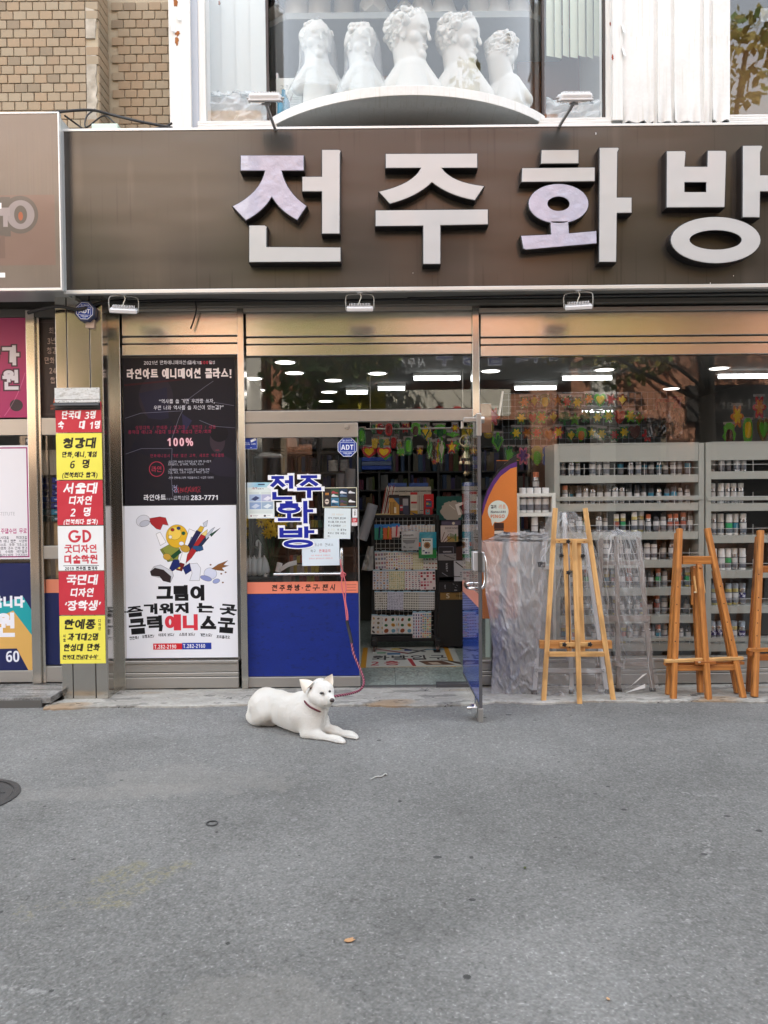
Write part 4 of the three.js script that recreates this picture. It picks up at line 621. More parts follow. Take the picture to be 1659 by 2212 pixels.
sheet('paper_notice', 700, 1098, 757, 1164, canvasTex(340, 390, (g, w, h) => { g.fillStyle = '#dbe7ea'; g.fillRect(0, 0, w, h); const o = { color: '#474f54', lw: 0.11, space: .5 }; write(g, '교환 반품금지', w / 2, 92, 24, { color: '#d3c9bd', align: 'c' }); write(g, '마카,연필류,물감류', 50, 140, 26, o); write(g, '파스텔,지류,우드락', 50, 188, 26, o); write(g, '류,수입제품은', 50, 236, 26, o); write(g, '교환', 236, 236, 26, { color: '#cfd5cf' }); write(g, '및 반품', 50, 286, 26, { color: '#cfd5cf' }); write(g, '이 불가능', 170, 286, 26, o); write(g, '하오니 양해 바랍니', 50, 332, 26, o); write(g, '다.', 50, 372, 26, o); }), 'upper white paper notice with grey Korean text on the door', 'paper notice', 0.007, 0.0012, -0.03);
sheet('paper_notice', 652, 1164, 733, 1222, canvasTex(480, 340, (g, w, h) => { g.fillStyle = '#d9e6ef'; g.fillRect(0, 0, w, h); write(g, '쪼기나무 캔버스', w / 2 + 20, 96, 38, { color: '#5a6166', align: 'c', lw: 0.07, space: .6 }); write(g, '왁구', 110, 172, 36, { color: '#5a6166', lw: 0.08 }); write(g, '판매금지', 220, 172, 38, { color: '#cf6f74', lw: 0.11 }); write(g, '이젠 벽화용으로 판매합니다', w / 2, 220, 19, { color: '#dfa6a8', align: 'c' }); write(g, '정책으로 알루미늄으로 대체합니다', w / 2, 258, 19, { color: '#dfa6a8', align: 'c' }); }), 'lower white paper notice with red line on the door by the handle', 'paper notice', 0.0085, 0.0012, 0.008);
const adt = (g, w, h) => { g.clearRect(0, 0, w, h); };
sheet('cctv_sticker', 528, 944, 555, 970, canvasTex(160, 160, (g, w, h) => { g.fillStyle = '#dfe6f4'; g.fillRect(0, 0, w, h); g.fillStyle = '#1c3a94'; g.fillRect(3, 3, w - 6, h - 6); g.save(); g.translate(112, 40); g.rotate(-0.45); g.fillStyle = '#eef1f6'; g.fillRect(-36, -16, 72, 32); g.restore(); g.fillStyle = '#eef1f6'; g.fillRect(78, 50, 10, 20); g.font = 'bold 22px sans-serif'; g.fillText('CCTV', 12, 102); write(g, '녹화중', 82, 103, 20, { color: '#eef1f6' }); g.font = 'bold 12px sans-serif'; g.fillText('ADT', 12, 78); write(g, '캡스', 40, 78, 11, { color: '#eef1f6' }); g.fillText('ADT', 70, 145); }), 'square blue CCTV sticker in the upper left corner of the door glass', 'sticker');
const octT = canvasTex(256, 256, (g, w, h) => { g.fillStyle = '#e8ecf6'; g.fillRect(0, 0, w, h); g.fillStyle = '#1d3c96'; g.beginPath(); for (let i = 0; i < 8; i++) { const t = (i + .5) / 8 * 6.2832; g.lineTo(128 + 121 * Math.cos(t), 128 + 121 * Math.sin(t)); } g.fill(); write(g, '캡스경비구역', 128, 58, 22, { color: '#f0f3fa', align: 'c', gap: .05 }); g.strokeStyle = '#f0f3fa'; g.lineWidth = 4; g.strokeRect(40, 70, 176, 116); g.fillStyle = '#f0f3fa'; g.font = 'bold 88px sans-serif'; g.textAlign = 'center'; g.save(); g.translate(128, 162); g.scale(0.92, 1); g.fillText('ADT', 0, 0); g.restore(); g.font = 'bold 23px sans-serif'; g.fillText('1588-6400', 128, 212); write(g, '고객상담', 128, 234, 14, { color: '#f0f3fa', align: 'c' }); });
const oct = (r, th) => { const g = extr(shapeOf(Array.from({ length: 8 }, (_, i) => { const t = (i + .5) / 8 * 6.2832; return [r * Math.cos(t), r * Math.sin(t)]; })), th), p = g.attributes.position, uv = g.attributes.uv; for (let i = 0; i < p.count; i++) uv.setXY(i, p.getX(i) / (2 * r) + .5, p.getY(i) / (2 * r) + .5); return g; };
{ const q = at(750, 965.5, 0.02); solo('security_sticker', oct(0.081, 0.0015).translate(q.x, q.y, 0.007), M({ map: octT, roughness: 0.4 }), 'blue octagonal security sticker at the top right of the door glass', 'sticker'); }
{ const q = at(182, 671, 0.36), o = thing('alarm_box', 'blue octagonal alarm box at the top of the notice pillar', 'alarm box', null, [q.x, q.y, 0.3]); o.rotation.z = -0.08;
part(o, 'case', extr(shapeOf(Array.from({ length: 8 }, (_, i) => { const t = (i + .5) / 8 * 6.2832; return [0.076 * Math.cos(t), 0.076 * Math.sin(t)]; })), 0.045, 0.004), M({ color: lin(0.015, 0.03, 0.09), roughness: 0.3 }));
part(o, 'front_plate', oct(0.066, 0.004).translate(0, 0, 0.05), MP({ map: octT, roughness: 0.2, clearcoat: 1 }));
part(o, 'mount', bx(-0.005, 0.06, -0.115, -0.05, -0.008, 0.012, 0.003), M({ color: lin(0.5, 0.38, 0.3), roughness: 0.5 })); }
sheet('white_sticker', 761, 1099, 772, 1118, canvasTex(60, 110, (g, w, h) => { g.fillStyle = '#e9ebec'; g.fillRect(0, 0, w, h); ['고', '정', '문'].forEach((c, i) => write(g, c, 30, 34 + i * 27, 24, { align: 'c', color: '#222' })); }), 'small white sticker with three stacked letters on the door edge', 'sticker', 0.007);
sheet('red_sticker', 759.5, 1119, 772, 1136, canvasTex(70, 100, (g, w, h) => { g.fillStyle = '#e6dfe0'; g.fillRect(0, 0, w, h); g.fillStyle = '#c5333c'; g.fillRect(2, 2, w - 4, 56); g.fillStyle = '#efd7d8'; g.fillRect(14, 14, 40, 5); g.fillRect(14, 26, 40, 7); g.fillRect(14, 40, 30, 5); g.fillStyle = '#c9a0a4'; g.fillRect(12, 68, 46, 4); g.fillRect(12, 80, 36, 4); }), 'small red and white sticker under the white one on the door edge', 'sticker', 0.007);
}
// ================================================================ open door leaf
{
const d = thing('open_door', 'glass door leaf swung open towards the street with chrome handles', 'door');
const xh = at(1001, 1300, 0).x, xf = at(1036, 1300, 0.9).x, a = Math.atan2(0.9, xf - xh), L = 0.92;
const p = V(xh, 0, 0.0), T = new THREE.Matrix4().makeRotationY(-a + 0).setPosition(p.x, 0, p.z);
const place = (g) => g.applyMatrix4(T), yT = 2.055, yB = 0.03;
const blueClear = MP({ color: lin(0.05, 0.12, 0.55), transmission: 0.55, roughness: 0.05, thickness: 0, ior: 1.5 }), salClear = MP({ color: lin(0.9, 0.4, 0.28), transmission: 0.5, roughness: 0.3, thickness: 0 });
part(d, 'glass', place(bx(0, L, yB, yT, -0.005, 0.005)), mGlass);
part(d, 'blue_film', place(bx(0.01, L - 0.03, 0.13, 0.77, 0.0055, 0.0075)), blueClear);
part(d, 'salmon_strip', place(bx(0.01, L - 0.03, 0.772, 0.86, 0.0055, 0.0075)), salClear);
part(d, 'edge_strip', [place(bx(L, L + 0.006, 0.09, yT - 0.1, -0.011, 0.011)), place(bx(0.01, L - 0.02, 0.112, 0.13, 0.0055, 0.01))], M({ color: lin(0.16, 0.16, 0.17), roughness: 0.4, metalness: 0.6 }));
part(d, 'corner_clamp', place(bx(L - 0.16, L + 0.008, yT - 0.13, yT + 0.02, -0.016, 0.016, 0.004)), mSteelDull);
part(d, 'corner_clamp', place(bx(L - 0.16, L + 0.008, 0.0, 0.095, -0.016, 0.016, 0.004)), mSteelDull);
part(d, 'foot_bolt', [place(cyl(V(L - 0.06, 0.1, 0.03), V(L - 0.06, 0.16, 0.03), 0.007)), place(bx(L - 0.1, L - 0.02, 0.05, 0.1, 0.018, 0.06, 0.006)), place(cyl(V(L - 0.06, 0.08, 0.06), V(L - 0.06, 0.08, 0.085), 0.014))], mChrome);
part(d, 'top_arm', [place(bx(L - 0.05, L - 0.01, yT - 0.035, yT - 0.005, 0.016, 0.1, 0.004)), place(cyl(V(L - 0.03, yT - 0.02, -0.016), V(L - 0.03, yT - 0.02, -0.04), 0.024))], mSteelDull);
const lockY = at(1030, 1210, 0.88).y;
part(d, 'lock_case', place(bx(L - 0.09, L + 0.004, lockY - 0.07, lockY + 0.06, 0.008, 0.045, 0.006)), M({ color: lin(0.55, 0.54, 0.54), metalness: 0.5, roughness: 0.35 }));
part(d, 'lock_case', place(bx(L - 0.09, L + 0.004, lockY - 0.08, lockY + 0.06, -0.035, -0.008, 0.012)), M({ color: lin(0.4, 0.4, 0.4), metalness: 0.6, roughness: 0.3 }));
part(d, 'lock_edge', place(bx(L + 0.0065, L + 0.012, lockY - 0.075, lockY + 0.055, -0.012, 0.014)), M({ color: lin(0.06, 0.055, 0.05), roughness: 0.4 }));
const hy = at(1025, 1270, 0.85).y;
part(d, 'pull_handle', [place(tube([V(L - 0.05, hy, 0.008), V(L - 0.05, hy, 0.045), V(L - 0.07, hy, 0.065), V(L - 0.27, hy + 0.005, 0.065), V(L - 0.29, hy + 0.005, 0.045), V(L - 0.29, hy + 0.005, 0.008)], 0.0115, 40, 10)), place(tube([V(L - 0.05, hy + 0.005, -0.008), V(L - 0.05, hy + 0.005, -0.025), V(L - 0.05, hy + 0.03, -0.04), V(L - 0.05, hy + 0.2, -0.04), V(L - 0.05, hy + 0.23, -0.025), V(L - 0.05, hy + 0.23, -0.008)], 0.0115, 40, 10))], mChrome);
part(d, 'hinge', [place(cyl(V(0.0, 0.0, 0), V(0.0, 0.03, 0), 0.016)), place(cyl(V(0.0, yT, 0), V(0.0, yT + 0.06, 0), 0.012))], mSteelDull);
const s1 = canvasTex(64, 512, (g, w, h) => { g.fillStyle = '#dcdce8'; g.fillRect(0, 0, w, h); const r = rng(44); for (let y = 20; y < h; y += 11) { g.fillStyle = r() < .25 ? 'rgba(170,80,90,.6)' : 'rgba(90,90,120,.55)'; if (r() < .7) g.fillRect(10, y, 20 + r() * 28, 5); } });
const tagS = (x0, x1, y0, y1, z, t, label, n) => { const o = mesh(numbered(n), new THREE.BoxGeometry(x1 - x0, y1 - y0, 0.0015).translate((x0 + x1) / 2, (y0 + y1) / 2, 0), M({ map: t, roughness: 0.6 })); o.geometry.translate(0, 0, z); o.geometry.applyMatrix4(T); scene.add(o); tag(o, label, n === 'paper_notice' ? 'paper notice' : 'sticker'); };
tagS(0.02, 0.3, 1.02, 1.63, -0.012, s1, 'tall white price list taped to the inside edge of the open door', 'paper_notice');
tagS(0.72, 0.86, 1.29, 1.52, -0.0085, canvasTex(64, 160, (g, w, h) => { g.fillStyle = '#e6e8ee'; g.fillRect(0, 0, w, h); g.fillStyle = '#1b2f63'; g.fillRect(0, 118, w, 30); g.fillStyle = '#334'; g.fillRect(14, 40, 34, 14); g.fillRect(22, 64, 18, 12); }), 'narrow white and blue sticker near the free edge of the open door', 'sticker');
}
// ================================================================ posters of the left bay
{
const poster = (name, px0, py0, px1, py1, tex, label) => { const [a, b, c, e] = rect(px0, py0, px1, py1, 0.008); solo(name, bx(a, b, c, e, 0.003, 0.0065), MP({ map: tex, roughness: 0.4, specularIntensity: 0.5, bumpMap: rep(softBump, 1), bumpScale: 0.003 }), label, 'poster'); };
poster('black_poster', 267, 770, 509, 1090, canvasTex(768, 1016, (g, w, h) => {
g.fillStyle = '#1f1d25'; g.fillRect(0, 0, w, h); const r = rng(9);
g.fillStyle = '#2a2530'; g.beginPath(); g.ellipse(225, 280, 118, 150, 0, 0, 7); g.fill(); g.fillStyle = '#232236'; g.beginPath(); g.moveTo(110, 250); g.lineTo(300, 210); g.lineTo(310, 420); g.lineTo(180, 450); g.fill(); g.fillStyle = '#1b1a26'; g.beginPath(); g.moveTo(40, 640); g.lineTo(160, 420); g.lineTo(330, 440); g.lineTo(420, 620); g.lineTo(300, 720); g.fill(); g.fillStyle = '#2b2a44'; g.beginPath(); g.moveTo(400, 390); g.lineTo(470, 440); g.lineTo(410, 530); g.fill();
g.fillStyle = '#3a3038'; g.beginPath(); g.ellipse(642, 580, 52, 82, 0, 0, 7); g.fill(); g.fillStyle = '#19171d'; g.beginPath(); g.ellipse(655, 530, 62, 58, 0, 0, 7); g.fill(); g.fillStyle = '#272430'; g.beginPath(); g.moveTo(560, 780); g.lineTo(650, 660); g.lineTo(760, 720); g.lineTo(760, 830); g.lineTo(640, 820); g.fill(); g.fillStyle = '#6a2e3c'; g.fillRect(628, 640, 26, 8);
g.fillStyle = 'rgba(80,20,28,.55)'; g.beginPath(); g.moveTo(8, 186); g.lineTo(430, 150); g.lineTo(430, 160); g.lineTo(8, 200); g.fill();
write(g, '2021년 만화애니메이션 입시', 145, 54, 28, { color: '#d6d6de', lw: 0.13, gap: .06 }); write(g, '정시 합격률', 438, 54, 21, { color: '#c9c9d2', gap: .05 }); write(g, '100%', 534, 54, 26, { color: '#d0304a' }); write(g, '달성', 592, 54, 24, { color: '#d6d6de', gap: .05 });
write(g, '라인아트 애니메이션 클라스!', w / 2 + 4, 150, 70, { color: '#f1e6e4', lw: 0.15, asp: 0.72, gap: 0.06, align: 'c', space: .26 });
write(g, '“역사를 쓸 거면 우리랑 쓰자,', 245, 320, 30, { color: '#d9d9e0', lw: 0.1, gap: .06 }); write(g, '우린 너와 역사를 쓸 자신이 있는걸?”', 208, 364, 30, { color: '#d9d9e0', lw: 0.1, gap: .05 });
g.globalAlpha = 0.8; write(g, '상명대학 / 한예종 / 청강대 / 계원대 / 세종', 80, 498, 27, { color: '#7c1f3a', lw: 0.16, gap: .1 }); write(g, '홍익대 애니과 서울대 영상과 예술대 만화/회화', 30, 528, 27, { color: '#8c2240', lw: 0.16, gap: .1 }); write(g, '만화애니입시 기반 앞선 교육, 새로운 커리큘럼', 180, 690, 23, { color: '#8a2440', lw: 0.16 }); g.globalAlpha = 1;
g.shadowColor = '#e0305a'; g.shadowBlur = 10; write(g, '100%', 296, 612, 64, { color: '#f4c7d0', lat: .8 }); g.shadowBlur = 0;
g.strokeStyle = '#b3364f'; g.lineWidth = 5; g.beginPath(); g.arc(222, 770, 50, 0, 7); g.stroke(); write(g, '라인', 222, 790, 40, { color: '#b3364f', align: 'c', gap: .04, lw: .1 });
['-입시경력 10년! 전국유일 6개 대학 동시합격', '포트폴리오, 실기유형, 학생부, 자소서', '', '-커리큘럼? 매일 무의미한 같은 수업을 반복', '컨셉, 배경, 스토리 수업마다 특화된 강사진', '', '-전국 만화애니대학 직접돌아보고 수집한 데이터'].forEach((t, i) => write(g, t, 300, 728 + i * 18.5, 15.5, { color: '#b9bac6', gap: .04, lw: .1 }));
g.font = 'bold 40px sans-serif'; g.fillStyle = '#7b2430'; g.fillText('LINEART', 340, 928); g.fillStyle = '#a03040'; for (let i = 0; i < 80; i++) g.fillRect(330 + r() * 190, 890 + r() * 44, 3, 3 + r() * 6); g.fillStyle = '#9aa0c0'; for (let i = 0; i < 26; i++) g.fillRect(325 + r() * 40, 880 + r() * 50, 4, 6);
write(g, '라인아트', 130, 986, 42, { color: '#e4e4ea', lw: .12, gap: .06 }); write(g, '미술학원', 285, 984, 15, { color: '#8a8a94' }); write(g, '입학상담', 336, 984, 30, { color: '#b9b9c2', lw: .09, gap: .05 }); write(g, '283-7771', 452, 986, 40, { color: '#e4e4ea', lat: .95, gap: .02 });
g.strokeStyle = 'rgba(150,150,170,.65)'; g.lineWidth = 3; for (const l of [[[620, 170], [560, 210], [450, 290], [380, 420], [330, 560]], [[440, 290], [560, 305], [760, 340]], [[10, 420], [120, 385], [400, 372]], [[520, 438], [620, 480], [765, 492]], [[10, 665], [120, 628], [330, 630]], [[330, 630], [320, 800], [330, 960]]]) { g.beginPath(); l.forEach(([x, y], i) => i ? g.lineTo(x, y) : g.moveTo(x, y)); g.stroke(); }
}), 'black poster with white Korean headline above the white poster');
poster('white_poster', 271, 1092, 512, 1421, canvasTex(800, 1092, (g, w, h) => {
const X = (x) => (x - 75) / 1530 * w, Y = (y) => y / 2090 * h;                    // from the enlarged photograph
g.fillStyle = '#e9ebf2'; g.fillRect(0, 0, w, h);
const poly = (c, ...p) => { g.fillStyle = c; g.beginPath(); p.forEach(([x, y], i) => i ? g.lineTo(X(x), Y(y)) : g.moveTo(X(x), Y(y))); g.closePath(); g.fill(); g.strokeStyle = 'rgba(30,26,30,.75)'; g.lineWidth = 1.6; g.stroke(); };
const el = (c, x, y, rx, ry, t = 0) => { g.fillStyle = c; g.beginPath(); g.ellipse(X(x), Y(y), rx * w / 1530, ry * h / 2090, t, 0, 7); g.fill(); g.strokeStyle = 'rgba(40,36,40,.7)'; g.lineWidth = 1.6; g.stroke(); };
poly('#a92b30', [400, 175], [560, 150], [640, 165], [675, 270], [600, 255], [565, 330], [510, 315], [440, 250]); el('#d7d9e2', 330, 205, 95, 78, -.3); el('#bfc3d0', 350, 240, 70, 40, -.3);
poly('#f3f3f6', [505, 385], [560, 360], [600, 430], [640, 500], [560, 545]); poly('#8a9140', [555, 600], [700, 520], [830, 590], [800, 740], [660, 770]); poly('#767e35', [560, 605], [590, 600], [690, 760], [660, 770]);
el('#dfb02c', 790, 420, 150, 158, .1); el('#f0cc58', 760, 380, 90, 88, .1); el('#e9ebf2', 850, 520, 34, 28, .1); el('#9a2d2a', 730, 330, 26, 22); el('#203a72', 815, 310, 26, 22); el('#1c5a40', 880, 380, 24, 24); el('#efe9df', 700, 430, 24, 24);
poly('#efeff2', [960, 320], [1050, 360], [900, 830], [815, 790]); poly('#8d9bb5', [985, 430], [1040, 450], [1015, 520], [962, 505]); poly('#6d1d20', [830, 780], [890, 800], [850, 900], [770, 880]); poly('#e0c25c', [800, 830], [835, 845], [825, 872], [788, 860]);
poly('#23264e', [1060, 340], [1120, 370], [960, 640], [930, 560]); poly('#d8b23e', [1115, 280], [1165, 300], [1130, 372], [1070, 340]); poly('#c3c8d4', [1150, 245], [1215, 205], [1200, 285], [1165, 298]);
poly('#a8282c', [1120, 395], [1195, 430], [985, 720], [905, 790], [930, 670]); poly('#e7cf80', [1120, 395], [1195, 430], [1210, 330]); poly('#22304e', [1180, 430], [1230, 440], [1060, 640], [1040, 600]); poly('#b7c0cc', [1180, 420], [1260, 330], [1310, 300], [1250, 400], [1190, 470]); poly('#1d4a38', [1240, 400], [1380, 315], [1260, 430]);
poly('#28517f', [1010, 550], [1140, 560], [1150, 610], [1090, 630], [1000, 590]); poly('#1b4a2c', [700, 690], [820, 600], [850, 640], [740, 730]); el('#c29a3c', 650, 700, 55, 44, .3); el('#c29a3c', 900, 590, 66, 50, .3);
poly('#1f2b68', [735, 740], [810, 740], [830, 830], [720, 900], [680, 860]); poly('#1f2b68', [860, 850], [960, 790], [1000, 880], [900, 945]);
poly('#cdd0d8', [415, 900], [470, 830], [560, 810], [720, 900], [735, 960], [690, 1055], [560, 990], [440, 960]); poly('#33282a', [415, 900], [480, 850], [600, 880], [700, 970], [690, 1055], [590, 1030], [545, 970], [430, 955]);
poly('#dfe2ec', [960, 800], [1060, 790], [1110, 860], [1090, 1030], [955, 1030], [990, 930]); el('#d2d7ea', 1240, 935, 88, 78, .2); el('#8a93c4', 1180, 1000, 80, 34, .3); el('#9aa6d2', 1320, 1040, 50, 30, -.3);
poly('#8a5a33', [1260, 870], [1350, 810], [1480, 760], [1420, 820], [1490, 830], [1400, 860], [1430, 900], [1330, 890]); for (const [x, y] of [[1245, 815], [1390, 940], [1450, 920], [1410, 1060]]) el('#8a5a33', x, y, 12, 9);
const big = (t, x0, x1, y0, y1, c, rot = 0, lw = .2) => { const H = (y1 - y0) * h / 2090, n = [...t].length, asp = ((x1 - x0) / n * w / 1530) / H - .02; write(g, t, X((x0 + x1) / 2), Y(y1), H, { color: c, lw: lw * .97, asp, ani: Math.max(1, asp * 1.25), gap: .02, align: 'c', rot }); };
const k = '#16161a';
big('그림이', 495, 1180, 1090, 1305, k, 0, .19);
big('즐', 85, 315, 1368, 1520, k, -.09, .14); big('거워지', 318, 960, 1335, 1482, k, -.02, .17); big('는', 1045, 1280, 1335, 1470, k, .03, .17); big('곳', 1355, 1590, 1355, 1505, k, .09, .17);
big('클', 115, 355, 1535, 1760, k, -.07, .13); big('릭', 355, 600, 1505, 1725, k, -.03, .16); big('애니', 600, 1085, 1492, 1712, '#d63a48', 0, .19); big('스', 1090, 1310, 1505, 1725, k, .03, .2); big('쿨', 1320, 1560, 1540, 1755, k, .08, .13);
'칸만화/상황표현/이미지 보드/스토리 보드/계원소묘/포트폴리오'.split('/').forEach((t, i, a) => { const xs = [118, 290, 512, 798, 1085, 1310], ys = [1838, 1815, 1796, 1790, 1798, 1825]; write(g, t + (i < 5 ? '/' : ''), X(xs[i]), Y(ys[i]), 23, { color: '#26262c', lw: .12, gap: .03, asp: .82, rot: [-.1, -.05, -.02, 0, .03, .06][i], space: .3 }); });
g.fillStyle = '#cf2a33'; g.fillRect(X(440), Y(1890), X(838) - X(440), Y(1975) - Y(1890)); g.fillStyle = '#263f9e'; g.fillRect(X(838), Y(1885), X(1240) - X(838), Y(1975) - Y(1885)); write(g, 'T.282-2190', X(455), Y(1962), 33, { color: '#f2f2f6', lat: .72, gap: .06 }); write(g, 'T.282-2160', X(852), Y(1957), 33, { color: '#f2f2f6', lat: .72, gap: .06 });
}), 'white poster with art supplies drawing and thick black Korean lettering');
}
// ================================================================ notice pillar
{
const z = 0.29, o = thing('notice_pillar', 'ribbed steel pillar carrying a column of coloured notices', 'pillar');
const [x0, x1] = [at(127, 1080, z).x, at(226, 1080, z).x], X = (k) => x0 + (x1 - x0) * k, yT = 3.1;
const cut = [[0, 0.225], [0.25, 0.725], [0.75, 1]];
for (const [a, b] of cut) part(o, 'steel_panel', boxUV(bx(X(a), X(b), 0.0, yT, z - 0.045, z, 0.0015)), mSteelV);
part(o, 'core', bx(X(0.01), X(0.99), 0, yT - 0.01, 0.0, z - 0.02), mDark);
part(o, 'side_panel', [boxUV(bx(X(1) - 0.004, X(1) + 0.004, 0, yT, 0.03, z - 0.005, 0.002)), boxUV(bx(X(0) - 0.004, X(0) + 0.004, 0, yT, 0.03, z - 0.005, 0.002))], mSteelV);
part(o, 'top_plate', [boxUV(bx(X(-0.12), X(1.1), yT - 0.03, yT, 0.1, z + 0.03, 0.003))], mDark);
const notice = (py0, py1, bg, lines, label, nm = 'notice', px0 = 0, px1 = 0) => {
const pm = (py0 + py1) / 2, q = (px, py) => at(px, py, z).x, xa = X(-0.03), xb = X(0.965 + px1), ya = at(175, py1, z).y, yb = at(175, py0, z).y, H = Math.round(256 * (yb - ya) / (xb - xa)) ;
const t = canvasTex(256, H, (g, w, h) => { g.fillStyle = bg; g.fillRect(0, 0, w, h); lines(g, w, h); });
const geo = new THREE.BoxGeometry(xb - xa, yb - ya, 0.002, 8, 8, 1).translate((xa + xb) / 2, (ya + yb) / 2, z + 0.004), p = geo.attributes.position; for (let i = 0; i < p.count; i++) p.setZ(i, p.getZ(i) + 0.0015 * Math.sin(p.getX(i) * 24 + py0) * Math.sin(p.getY(i) * 31 + py0)); geo.computeVertexNormals();
solo(nm, geo, M({ map: t, roughness: 0.45 }), label, 'notice', null);
};
const R = '#c6303f', Yl = '#f0e65a', Wt = '#eceeee', w_ = '#f4f2f2', b_ = '#1d1a14', S = { skew: 0.16, lw: 0.155, gap: .05 };
const L = (g, t, y, h, c, o2 = {}) => write(g, t, 128, y, h, { ...S, color: c, align: 'c', space: .4, ...o2 });
notice(868, 934, R, (g, w, h) => { L(g, '서울 2명', 22, 30, w_); L(g, '단국대 3명', 96, 46, w_, { asp: .74 }); L(g, '숙    대 1명', 152, 46, w_, { asp: .74 }); }, 'topmost red notice on the pillar, half covered by the curled sheet');
notice(936, 1036, Yl, (g, w, h) => { L(g, '청강대', 84, 60, b_, { lw: .17, asp: 1 }); L(g, '만화,애니,게임', 134, 32, b_); L(g, '6 명', 196, 50, b_, { space: .7 }); L(g, '(전북최다 합격)', 248, 31, b_, { gap: .02 }); }, 'upper yellow notice on the pillar with the large number six');
notice(1038, 1134, R, (g, w, h) => { L(g, '서울대', 74, 62, w_, { lw: .16, asp: 1 }); L(g, '디자인', 136, 50, w_, { asp: .85 }); L(g, '2 명', 202, 52, w_, { space: .7 }); L(g, '(전북최다 합격)', 246, 30, w_, { gap: .02 }); }, 'middle red notice on the pillar between yellow and white notices');
notice(1136, 1232, Wt, (g, w, h) => { g.strokeStyle = R; g.lineWidth = 13; g.beginPath(); g.arc(94, 58, 29, -.8, .12, true); g.lineTo(98, 61); g.stroke(); g.beginPath(); g.moveTo(145, 29); g.lineTo(152, 29); g.arc(152, 58, 29, -1.5708, 1.5708); g.lineTo(145, 87); g.closePath(); g.stroke(); L(g, '굿디자인', 152, 48, R, { skew: 0, lw: .14, asp: .92 }); L(g, '미술학원', 212, 50, R, { skew: 0, lw: .14, asp: .92 }); g.fillStyle = '#333'; g.fillRect(28, 222, 200, 3); L(g, '2019 전주점 합격자', 248, 20, '#26262a', { skew: 0, gap: .08 }); }, 'white notice with red round initials in the middle of the pillar');
notice(1234, 1328, R, (g, w, h) => { L(g, '국민대', 76, 58, w_, { lw: .16, asp: 1 }); L(g, '디자인', 144, 50, w_, { asp: .85 }); L(g, '‘장학생’', 222, 58, w_, { lw: .15, asp: .95 }); }, 'lowest red notice on the pillar with quotation marks');
notice(1330, 1433, Yl, (g, w, h) => { write(g, '한예종', 22, 76, 58, { ...S, color: b_, lw: .16, asp: .98 }); ['디', '자', '인'].forEach((c, i) => write(g, c, 226, 38 + i * 22, 18, { color: b_, align: 'c' })); ['서', '울'].forEach((c, i) => write(g, c, 26, 122 + i * 24, 18, { color: b_, align: 'c' })); write(g, '과기대2명', 42, 140, 42, { ...S, color: b_, asp: .84 }); write(g, '한성대 만화', 18, 200, 42, { ...S, color: b_, asp: .84 }); write(g, '전북대,전남대‘수석’', 12, 246, 26, { ...S, color: b_, asp: .84, gap: .02 }); g.fillStyle = 'rgba(120,110,40,.35)'; g.fillRect(28, h - 24, 200, 3); }, 'lowest yellow notice on the pillar, bottom corner curling');
const pt = canvasTex(256, 110, (g, w, h) => { g.fillStyle = '#d3d4d2'; g.fillRect(0, 0, w, h); const r = rng(31); for (let i = 0; i < 240; i++) { g.fillStyle = `rgba(${r() < .5 ? '150,145,135' : '235,235,232'},${.1 + r() * .25})`; g.fillRect(r() * w, r() * h, 3 + r() * 26, 2 + r() * 10); } g.fillStyle = '#443f3a'; for (let i = 0; i < 22; i++) g.fillRect(r() * w, r() < .5 ? r() * 10 : h - r() * 12, 1 + r() * 6, 1 + r() * 4); g.fillStyle = '#55504c'; g.fillRect(0, h * .78, w, 3); });
const [,, ya, yb] = rect(122, 838, 216, 870, z), yc = at(175, 887, z).y;
solo('metal_plate', bx(X(-0.035), X(0.94), ya, yb, z + 0.003, z + 0.012, 0.002), M({ map: pt, roughness: 0.6 }), 'scuffed white plate screwed to the pillar above the notices', 'plate');
const curl = new THREE.CylinderGeometry(0.022, 0.02, X(0.95) - X(-0.03), 14, 6, true, 0, 4.6).rotateZ(Math.PI / 2).translate((X(-0.03) + X(0.95)) / 2, (ya + yc) / 2 + 0.004, z + 0.022);
solo('curled_sheet', [curl, bx(X(-0.03), X(0.95), yc + 0.004, ya, z + 0.006, z + 0.008)], M({ color: lin(0.05, 0.055, 0.06), roughness: 0.4, side: THREE.DoubleSide }), 'dark plastic sheet rolled up under the scuffed white plate', 'sheet');
}
